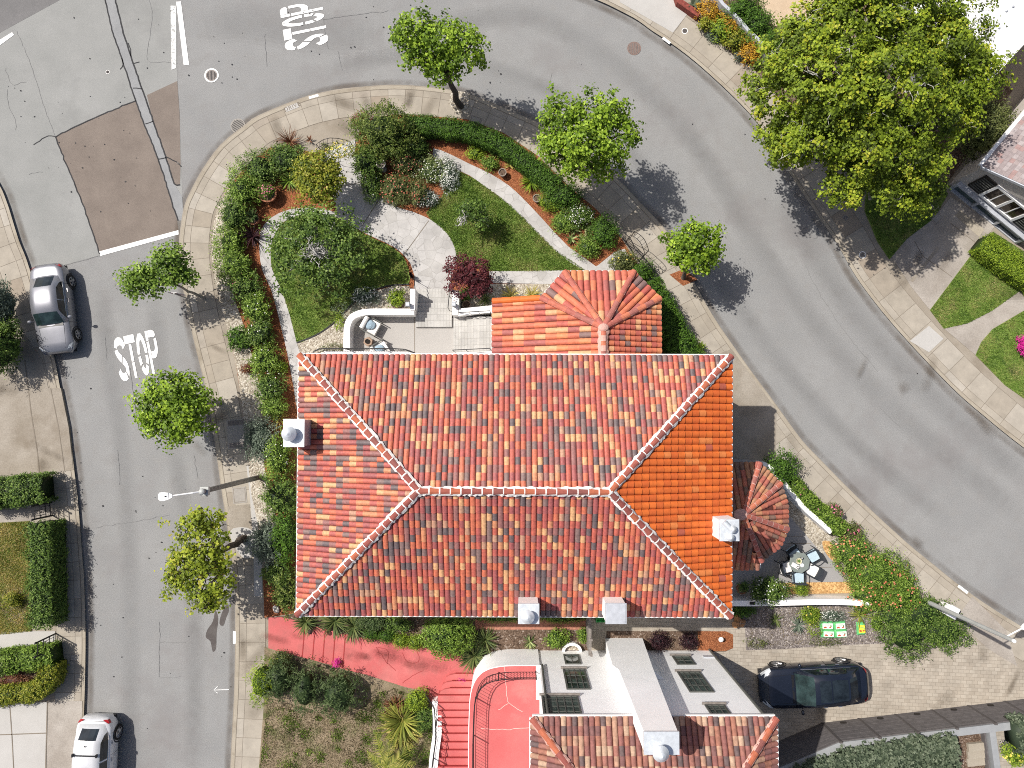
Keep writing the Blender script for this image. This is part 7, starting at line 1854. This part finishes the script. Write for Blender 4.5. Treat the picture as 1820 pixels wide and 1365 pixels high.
# ---- east side
shrub('leafy bush at the north end of the curved terrace wall', 1388, 834, 28, 28, 1.3, 'leaf_hedge', .075)
BIG = [('orange flowered ground shrub nearest the terrace floor', 1515, 985, 34, 36, .9), ('widest orange flowered ground shrub south-east of the terrace', 1560, 1020, 52, 42, 1.0), ('orange flowered ground shrub along the east pavement', 1600, 1048, 36, 40, .9), ('orange flecked ground shrub by the end of the low white wall', 1545, 1060, 36, 30, .8)]
for lb, x, y, rx, ry, h in BIG: shrub(lb, x, y, rx, ry, h, 'leaf_green', .07, 1.1, 'petal_orange', nfl=60, fsize=.10, group='orange flowered shrubs')
BG2 = [('dark green spreading shrub at the foot of the grey lamp pole', 1640, 1090, 44, 34, .8), ('dark green spreading shrub along the driveway mouth', 1676, 1122, 44, 32, .7), ('dark green spreading shrub beside the paved drive edge', 1612, 1130, 40, 34, .8), ('small dark shrub where two spreading shrubs meet the soil bed', 1585, 1095, 22, 24, .6)]
for lb, x, y, rx, ry, h in BG2: shrub(lb, x, y, rx, ry, h, 'leaf_dark', .075, 1.0, amp=.34, group='dark spreading shrubs')
shrub('pink flowered patch at the bend of the street hedge', 1480, 908, 14, 12, .9, 'leaf_olive', .06, flower='petal_pink', nfl=70)
shrub('brownish pink flowered bush at the street end of the narrow hedge', 1510, 945, 20, 18, .7, 'leaf_olive', .06, flower='petal_pink', nfl=50)
shrub('white flowered bush on the terrace side of the low wall', 1366, 1050, 32, 24, 1.3, 'leaf_dark', .07, flower='petal_white', nfl=70, fsize=.08)
shrub('clipped yellow green ball in the pale terrace pot', 1424, 1047, 12, 11, .5, 'leaf_lime', .04, z0=.5, per=8, amp=.04)
shrub('small dark plant growing in the shaded terrace pot', 1322, 1043, 9, 8, .35, 'leaf_dark', .05, z0=.6)
shrub('dark strip of shrubs under the low white wall by the house', 1318, 1086, 24, 8, .7, 'leaf_hedge', .06)
rosette('spiky yellow green aloe on the dark mulch', 1380, 1102, 15, .3, 'leaf_strap', 30, .02)
rosette('grey agave lying in the middle of the dark mulch', 1420, 1112, 18, .3, 'leaf_grey', 34, .022)
shrub('yellow green low bush behind the block of soil bags', 1442, 1094, 18, 16, .4, 'leaf_lime', .05, flower='petal_yellow', nfl=20)
shrub('white flecked ground cover north of the soil bags', 1478, 1094, 24, 9, .25, 'leaf_grey', .05, flower='petal_white', nfl=120, fsize=.05)
rosette('long leaved yellow green clump beside the lone bag', 1530, 1095, 22, .4, 'leaf_palm', 34, .02)
shrub('green weeds along the edge of the paved drive by the house', 1345, 1142, 20, 8, .25, 'leaf_olive', .05, .6, core=False)
shrub('green weeds below the block of soil bags', 1470, 1142, 28, 6, .2, 'leaf_olive', .05, .7, core=False)
shrub('scrubby weeds at the soil bag block\'s house side', 1450, 1120, 14, 14, .2, 'leaf_lime', .05, .5, core=False)
shrub('leafy herb beyond the lone green bag', 1558, 1108, 12, 16, .35, 'leaf_green', .05, .7)
# ---- strip south of the house
for i, (x, y, r) in enumerate(((540, 1108, 24), (592, 1108, 30), (626, 1116, 28))):
    rosette(('strappy dark clump nearest the west street under the south eave', 'widest strappy dark clump under the south eave', 'strappy dark clump next to the round bushes')[i], x, y, r, .8, 'leaf_strap', 110, .022, .5, group='strappy clumps under the south eave')
shrub('dark ferny bush tight against the south eave', 664, 1106, 30, 12, .9, 'leaf_juniper', .07)
shrub('loose green shrub tight against the south eave beside the big round bush', 706, 1108, 24, 12, .8, 'leaf_dark', .07)
for i, (x, y, m_) in enumerate(((660, 1126, 'leaf_hedge'), (687, 1130, 'leaf_hedge'), (713, 1138, 'leaf_lime'), (738, 1141, 'leaf_lime'))):
    shrub(('small dark green ball bush furthest from the deck', 'small dark green ball bush beside the yellow ones', 'small yellow green ball bush beside the dark ones', 'small yellow green ball bush beside the big round bush')[i] + ' on the red path', x, y, 15, 14, .6, m_, .045, group='small ball bushes along the red path', amp=.06)
shrub('big round glossy green bush at the edge of the red path', 796, 1128, 50, 40, 1.6, 'leaf_green', .085, 1.2, amp=.08)
rosette('dark clivia clump with orange flowers against the deck wall', 842, 1170, 30, .8, 'leaf_strap', 120, .026, .5)
rosette('dark clivia clump in the shade behind the big round bush', 862, 1140, 26, .7, 'leaf_strap', 90, .026, .5)
shrub('green groundcover under the south eave by the single cowl chimney', 890, 1099, 40, 7, .3, 'leaf_green', .05)
shrub('green groundcover under the south eave between two chimneys', 1000, 1099, 44, 8, .3, 'leaf_green', .05)
rosette('small pale leaved plant at the corner of the deck wall', 942, 1142, 14, .35, 'leaf_variegated', 30, .022)
shrub('leafy green bush leaning on the neighbour\'s white wall', 988, 1136, 22, 18, .6, 'leaf_green', .075)
shrub('small green bush beside the weathered fence', 1036, 1128, 10, 14, .5, 'leaf_green', .06)
shrub('dark purple bush against the neighbour\'s chimney', 1172, 1139, 18, 15, .6, 'leaf_black', .07)
shrub('dark purple round bush on its own in the soil strip', 1225, 1141, 15, 13, .6, 'leaf_black', .07)
# ---- front yard with dry grass
JG = 'feathery conifers by the red path'
for lb, x, y, rx, ry, m_ in (('yellowish feathery conifer nearest the west pavement', 468, 1210, 24, 36, 'leaf_lime'), ('grey green feathery conifer second from the pavement', 498, 1205, 30, 40, 'leaf_juniper'), ('narrow grey green feathery conifer third from the pavement', 544, 1222, 26, 42, 'leaf_juniper'), ('largest grey green feathery conifer, nearest the palms', 603, 1230, 38, 42, 'leaf_juniper')):
    shrub(lb, x, y, rx, ry, 1.7, m_, .13, .8, None, 'conifer', 'conifer', JG, per=6, spread=.06, aspect=.22)
shrub('small dark yellow tipped bush at the top of the conifer row', 500, 1172, 16, 12, .8, 'leaf_olive', .06)
shrub('yellow green round bush at the foot of the stairs', 741, 1243, 20, 20, .9, 'leaf_lime', .06)
shrub('dark shrub shaded beside the white stair wall', 752, 1278, 16, 22, .8, 'leaf_dark', .07)
rosette('shaggy yucca with a golden crown and pale dead skirt', 712, 1288, 40, 1.3, 'leaf_palm', 240, .030, .35, 'yucca', 'yucca', up=.5)
rosette('pale dry skirt of a dead agave around the yucca foot', 712, 1300, 38, .35, 'leaf_straw', 120, .02, .4)
rosette('red brown flax behind the shaggy yucca', 700, 1258, 22, .7, 'leaf_redgrass', 50, .025, .35)
shrub('magenta flower cluster overhanging the red path from the conifers', 599, 1178, 5, 6, .4, 'petal_magenta', .06, .6, core=False, name='flowering_plant', cat='flowers')
shrub('magenta flower cluster on the first red step', 822, 1210, 9, 5, .3, 'petal_magenta', .05, .35, core=False, name='flowering_plant', cat='flowers')
def palm(label, px, py, r, h, n=10, z0=ZG):
    b = P(px, py, z0 + h); b = (b[0], b[1], z0); t = thing('palm_tree', label, 'palm tree', b); R0 = S(r, z0 + h)
    m = MB(); m.tube([(0, 0, -.02), (0, 0, h * .6), (0.03, 0, h)], [.17, .14, .13], 10); m.build('trunk', 'bark', t, local=True)
    for i in range(n):
        a = 6.283 * i / n + RNG.uniform(-.15, .15); L = R0 * RNG.uniform(.85, 1.1); rise = RNG.uniform(.2, .9); d = np.array([math.cos(a), math.sin(a), 0]); sd = np.array([-d[1], d[0], 0]); Vs, Fs, Rs = [], [], []; o = 0
        rach = [tuple(d * (L * u) + np.array([0, 0, h + rise * L * .6 * u - L * .75 * u * u])) for u in np.linspace(0, 1, 9)]
        for u in np.linspace(.08, 1, 20):
            q = d * (L * u) + np.array([0, 0, h + rise * L * .6 * u - L * .75 * u * u])
            for s in (-1, 1):
                ln = L * .26 * math.sin(math.pi * min(1, u * .9 + .1)) + .05
                e = q + sd * s * ln * .8 + d * ln * .55 + np.array([0, 0, -.12 * ln]); w = d * .028
                Vs += [q - w, q + w, e + w * .2, e - w * .2]; Fs.append((o, o + 1, o + 2, o + 3)); Rs.append(RNG.random()); o += 4
        V = np.array(Vs) + np.array(b); fo = mesh_np('frond', V, np.array(Fs), np.array(Rs), 'leaf_palm', t); m = MB(); m.tube(rach, [.03, .028, .026, .024, .02, .017, .014, .01, .006], 5); m.build('stalk', 'leaf_palm', fo, local=True)
    return t
palm('feathery palm spreading over the dry front yard', 688, 1362, 48, 1.2, 9)
# ---- west lots
shrub('dark purplish bush at the picture edge beside the silver car', 0, 545, 22, 46, 2.2, 'leaf_grey', .09)
shrub('large dark evergreen bush throwing shade across the west driveway', -4, 618, 42, 48, 2.4, 'leaf_dark', .09)
shrub('yellow topped round bush between the two dark west bushes', 2, 588, 12, 14, 2.5, 'leaf_lime', .07)
shrub('small golden bush in the bare ring of the dry west lawn', 24, 1066, 15, 13, .6, 'leaf_yellow', .05)
shrub('white leaved plants in the hedge corner by the west picture edge', 12, 1180, 14, 12, 1.2, 'leaf_variegated', .06)
shrub('brown foliage filling the bed inside the yellow hedge', 25, 1212, 28, 16, .4, 'leaf_redgrass', .06)
# ---- north-east bed
NEB = [(1262, 20, 24, 22, 'leaf_orange', 'orange succulent clump nearest the red brick planter'), (1282, 52, 22, 20, 'leaf_lime', 'lime and yellow succulent clump bulging over the pavement'), (1300, 40, 22, 26, 'leaf_orange', 'rust orange succulent clump against the thin grey wall'), (1308, 72, 24, 18, 'leaf_yellow', 'yellow flowered succulent clump midway along the bed'), (1330, 70, 20, 22, 'leaf_orange', 'deep orange succulent clump beside the grey wall end'), (1334, 96, 22, 16, 'leaf_orange', 'orange succulent clump nearest the big tree'), (1252, 44, 10, 10, 'leaf_yellow', 'single yellow mound on the pavement corner of the bed')]
for x, y, rx, ry, m_, lb in NEB: shrub(lb, x, y, rx, ry, .7, m_, .075, .9, name='succulent', cat='succulent', group='orange and yellow succulents', per=5, aspect=.6)
for x, y, lb in ((1272, 66, 'first'), (1318, 102, 'second')): shrub('blue grey succulent mat, the ' + lb + ' along the pavement edge from the planter', x, y, 14, 8, .3, 'leaf_grey', .06, name='succulent', cat='succulent', group='blue grey succulent mats')
rosette('big pale green agave behind the red brick planter', 1234, 4, 17, .5, 'leaf_silver', 18, .075, .2, 'agave', 'agave')
for x, y, rx, ry, lb in ((1322, 18, 34, 24, 'dark green bush behind the thin grey wall at the picture edge'), (1346, 46, 28, 26, 'dark green bush where the sandy yard ends'), (1372, 78, 26, 22, 'dark green bush hidden between sandy yard and big tree')): shrub(lb, x, y, rx, ry, 1.2, 'leaf_hedge', .08)
shrub('vivid magenta flowering bush on the east lawn edge', 1822, 611, 14, 18, .7, 'petal_magenta', .06, name='flowering_bush')
# ---- turf blades
def turf(name, poly, n, z, h=.07, cols='leaf_grass', clump=.0):
    pts = np.array([P(a, b, z)[:2] for a, b in poly]); lo, hi = pts.min(0), pts.max(0)
    q = RNG.uniform(lo, hi, (n * 2, 2)); x, y = q[:, 0], q[:, 1]; ins = np.zeros(len(q), bool); j = len(pts) - 1
    for i in range(len(pts)):
        xi, yi = pts[i]; xj, yj = pts[j]
        ins ^= ((yi > y) != (yj > y)) & (x < (xj - xi) * (y - yi) / (yj - yi + 1e-12) + xi); j = i
    q = q[ins]
    if clump:
        cc = RNG.uniform(lo, hi, (70, 2)); rr = RNG.uniform(.12, .42, 70); dist = np.linalg.norm(q[:, None, :] - cc[None], axis=2) / rr[None]
        q = q[RNG.random(len(q)) < np.exp(-dist.min(1) ** 2 * 1.3)]
    tone = .50 + .34 * np.sin(q[:, 0] * 2.1 + 1.3 * np.sin(q[:, 1] * 1.7)) * np.cos(q[:, 1] * 2.6 + .8 * np.sin(q[:, 0] * 3.1))
    C = np.c_[q, np.full(len(q), z + h * .4)]
    Nn = unit(RNG.normal(0, 1, (len(q), 3)) * np.array([1, 1, .35]) + np.array([0, 0, .35]))
    L = h * RNG.uniform(.7, 1.5, len(q)); V, F, R_ = leaf_quads(C, Nn, L, L * .30, np.clip(tone + RNG.normal(0, .16, len(q)), 0, 1))
    o = mesh_np(name, V, F, R_, cols, None, tuple(C[0])); o['kind'] = 'stuff'; return o
EL = [(808, 300), (840, 316), (870, 336), (905, 362), (930, 386), (985, 442), (1040, 480), (960, 482), (870, 482), (813, 470), (808, 440), (795, 415), (765, 390), (757, 378), (785, 350)]
WL = [(482, 470), (484, 428), (500, 396), (530, 382), (590, 380), (612, 395), (650, 417), (700, 441), (722, 466), (727, 503), (690, 507), (650, 520), (620, 545), (590, 575), (560, 595), (527, 608), (515, 560), (500, 515)]
turf('grass', EL, 34000, ZG + .02); turf('grass', WL, 26000, ZG + .02)
turf('grass', [(1739, 436), (1765, 412), (1870, 478), (1820, 512), (1764, 552), (1719, 575), (1678, 584), (1653, 551)], 16000, ZG + .01)
turf('grass', [(1820, 552), (1764, 585), (1744, 608), (1734, 631), (1787, 685), (1820, 708), (1900, 760), (1900, 500)], 14000, ZG + .01)
turf('grass', [(1537, 375), (1560, 430), (1581, 461), (1612, 424), (1660, 388), (1685, 345), (1640, 280), (1540, 310)], 9000, ZG + .01)
turf('grass', [(-40, 932), (52, 926), (56, 1122), (-40, 1132)], 7000, ZG + .01); turf('dry_grass', [(-40, 932), (52, 926), (56, 1122), (-40, 1132)], 6500, ZG + .015, .07, 'leaf_straw')
o = turf('dry_grass', [(475, 1240), (560, 1262), (640, 1250), (700, 1222), (770, 1250), (785, 1420), (455, 1420)], 15000, ZG, .07, 'leaf_drygrass', .0)
o = turf('weeds', [(475, 1250), (560, 1272), (640, 1240), (700, 1222), (770, 1260), (780, 1400), (458, 1400)], 26000, ZG, .09, 'leaf_green', 1.0)
o = turf('leaf_litter', [(1330, 1078), (1560, 1078), (1580, 1140), (1330, 1150)], 1500, ZG, .07, 'leaf_drygrass')
